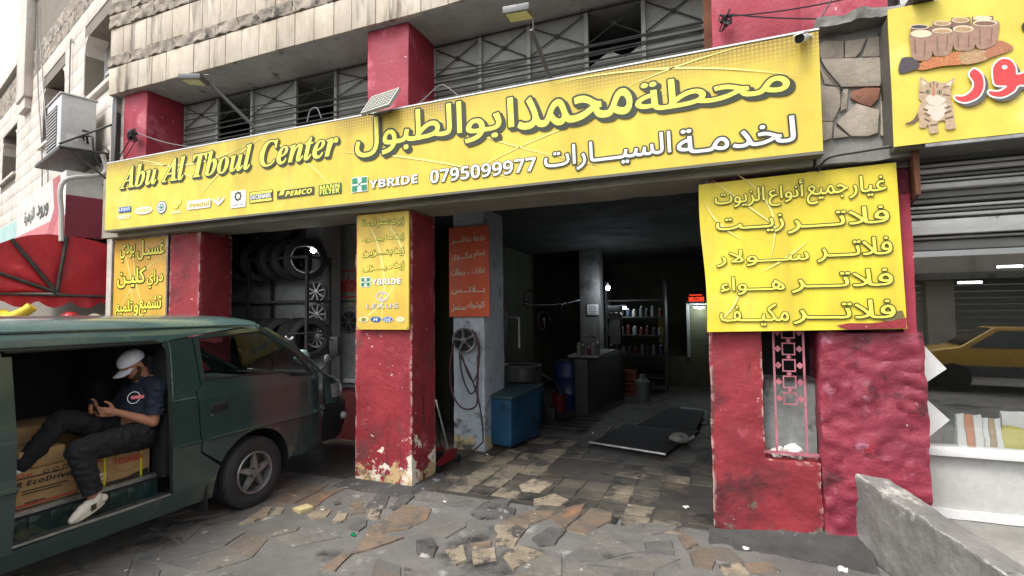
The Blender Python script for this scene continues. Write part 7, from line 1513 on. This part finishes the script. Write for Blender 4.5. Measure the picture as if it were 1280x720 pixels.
# collar, buttons, chest print
ng = []
for k in range(17):
    a = R(-250+k*20); ng.append(neck+V3((.066*math.cos(a), -.005+.062*math.sin(a)*-1, -.025+.03*math.sin(a)*-1*-.9)))
MB().tube(ng, .017, 8).build('collar', M_shirt, MAN)
MB().tube([shR.lerp(elR, .79)+(V3((.07*math.cos(a), .07*math.sin(a), 0))-(elR-shR).normalized()*V3((.07*math.cos(a), .07*math.sin(a), 0)).dot((elR-shR).normalized())) for a in [k*math.pi/9 for k in range(19)]], .007, 6).build('sleeve_hem', M_shirt, MAN)
lc = at(167, 497, X=-4.55); Fch = Face(lc, V3((.35, .93, 0)).normalized(), V3((-.1, .12, 1)).normalized())
for k in (0,): ring2d(Fch, 0, 0, .045, .05, .005, MAN, M_lw, .006, 'chest_badge'); shape2d(Fch, rect(-.02, .07, -.012, .014), MAN, flat('badge_pink', S(236, 120, 130, .9)), .009, 'chest_badge')
rem('trousers', [('c', [pel+V3((.05, 0, -.0)), pel+V3((-.05, 0, 0))], [.145, .145]), ('c', [hipR+V3((0, .02, -.01)), knR+V3((0, .0, .0))], [.125, .088]), ('c', [knR, anR.lerp(knR, .12)], [.088, .066]), ('c', [hipL, knL], [.122, .085]), ('c', [knL, anL.lerp(knL, .10)], [.085, .060])], M_trou, MAN, .009, 4, .012, 12,
    cut=[(anR.lerp(knR, .12), (anR-knR).normalized()), ])
# sneakers
M_shoe = flat('sneaker_white', S(222, 216, 204, .9), .7, bump=.1)
def shoe(an, toe_dir, tag_):
    f = toe_dir.normalized(); u = (V3((0, 0, 1))-f*f.z).normalized(); s_ = f.cross(u); base = an-u*.07
    h_ = base-f*.055; t_ = base+f*.17
    so_ = rem('shoe', [('c', [h_+u*.03, base+u*.04+f*.02, base+f*.11+u*.03, t_+u*.015], [.032, .036, .038, .026]), ('c', [an-f*.015, base+u*.035+f*.02], [.042, .044]), ('c', [an-u*.02+f*.0, base+f*.09+u*.045], [.038, .034])], M_shoe, MAN, .007, 3)
    P_ = [];
    for k in range(20):
        a = 2*math.pi*k/20; P_.append(base+f*(.060+.115*math.cos(a))+s_*(.038*math.sin(a)*(1+.15*math.cos(a)))-u*.012)
    MB().prism(P_, u*.026).build('sole', flat('sole_offwhite', S(206, 200, 186, .9), .7), so_, bevel=.004)
    for q in (-1, 1):
        MB().hexa([base+f*a+s_*q*(.040+o_)+u*z for a, z, o_ in ((.03, .012, -.002), (.065, .012, -.002), (.065, .012, .006), (.03, .012, .006), (.015, .05, -.006), (.05, .05, -.006), (.05, .05, .004), (.015, .05, .004))]).build('stripe', M_olive, so_)
    for k in range(4): MB().tube([base+f*(.05+k*.022)+s_*d+u*(.078-k*.008) for d in (-.02, 0, .02)], .004, 5).build('lace', M_lw, so_)
shoe(anR+V3((0, 0, .0)), V3((.05, -.82, -.30)), 'r'); shoe(anL, V3((0, -.9, -.3)), 'l')
# hair, beard, cap
rem('hair', [('b', H(0, .035, .012), (.076, .078, .075), HM), ('b', H(.0, .06, -.03), (.062, .045, .04), HM)], M_hair, MAN, .007, 2)
rem('beard', [('c', [H(-.066, -.012, -.035), H(-.05, -.045, -.07), H(0, -.074, -.092), H(.05, -.045, -.07), H(.066, -.012, -.035)], [.012, .02, .022, .02, .012]), ('c', [H(.069, -.008, .0), H(.067, -.015, -.04)], [.008, .014]), ('c', [H(-.069, -.008, .0), H(-.067, -.015, -.04)], [.008, .014]), ('c', [H(-.022, -.088, -.043), H(0, -.094, -.040), H(.022, -.088, -.043)], [.006, .006, .006])], M_beard, MAN, .005, 2)
cp = rem('cap', [('b', H(0, .008, .055), (.091, .110, .082), HM)], M_cap, MAN, .007, 2, cut=[(H(0, 0, .035), HM @ V3((0, -.12, -1)))])
b = MB(); nb_ = 12; top_ = []; bot_ = []
for i in range(nb_+1):
    t = -1+2*i/nb_; x = .078*t; yin = -.075*math.sqrt(max(0, 1-t*t*.75)); yout = -.095-.082*math.sqrt(max(0, 1-t*t)); zc_ = .028-.018*t*t
    for y, dz in ((yin, 0), ((yin+yout)/2, -.002), (yout, -.012)): b.v.append(H(x, y, zc_+dz))
b.f = [(i*3+j, i*3+j+1, (i+1)*3+j+1, (i+1)*3+j) for i in range(nb_) for j in range(2)]; b.build('brim', M_cap, cp, thick=.006)
MB().ball(H(0, .01, .134), .008, 10, 6).build('button', M_cap, cp)
for s_ in (-1, 1): MB().ball(H(s_*.033, -.084, .010), (.012, .006, .008), 12, 8).build('eye', M_lw, MAN); MB().ball(H(s_*.033, -.0885, .009), .005, 8, 6).build('pupil', M_lb, MAN)
ph = MB().obox(phone_c, V3((.036, -.004, 0)), V3((0, -.03, .068)).normalized()*.072, V3((.0, .09, .04)).normalized()*.004).build('phone', M_lb, None, bevel=.002)
tag(ph, 'black phone held in both hands by the seated man', 'phone')
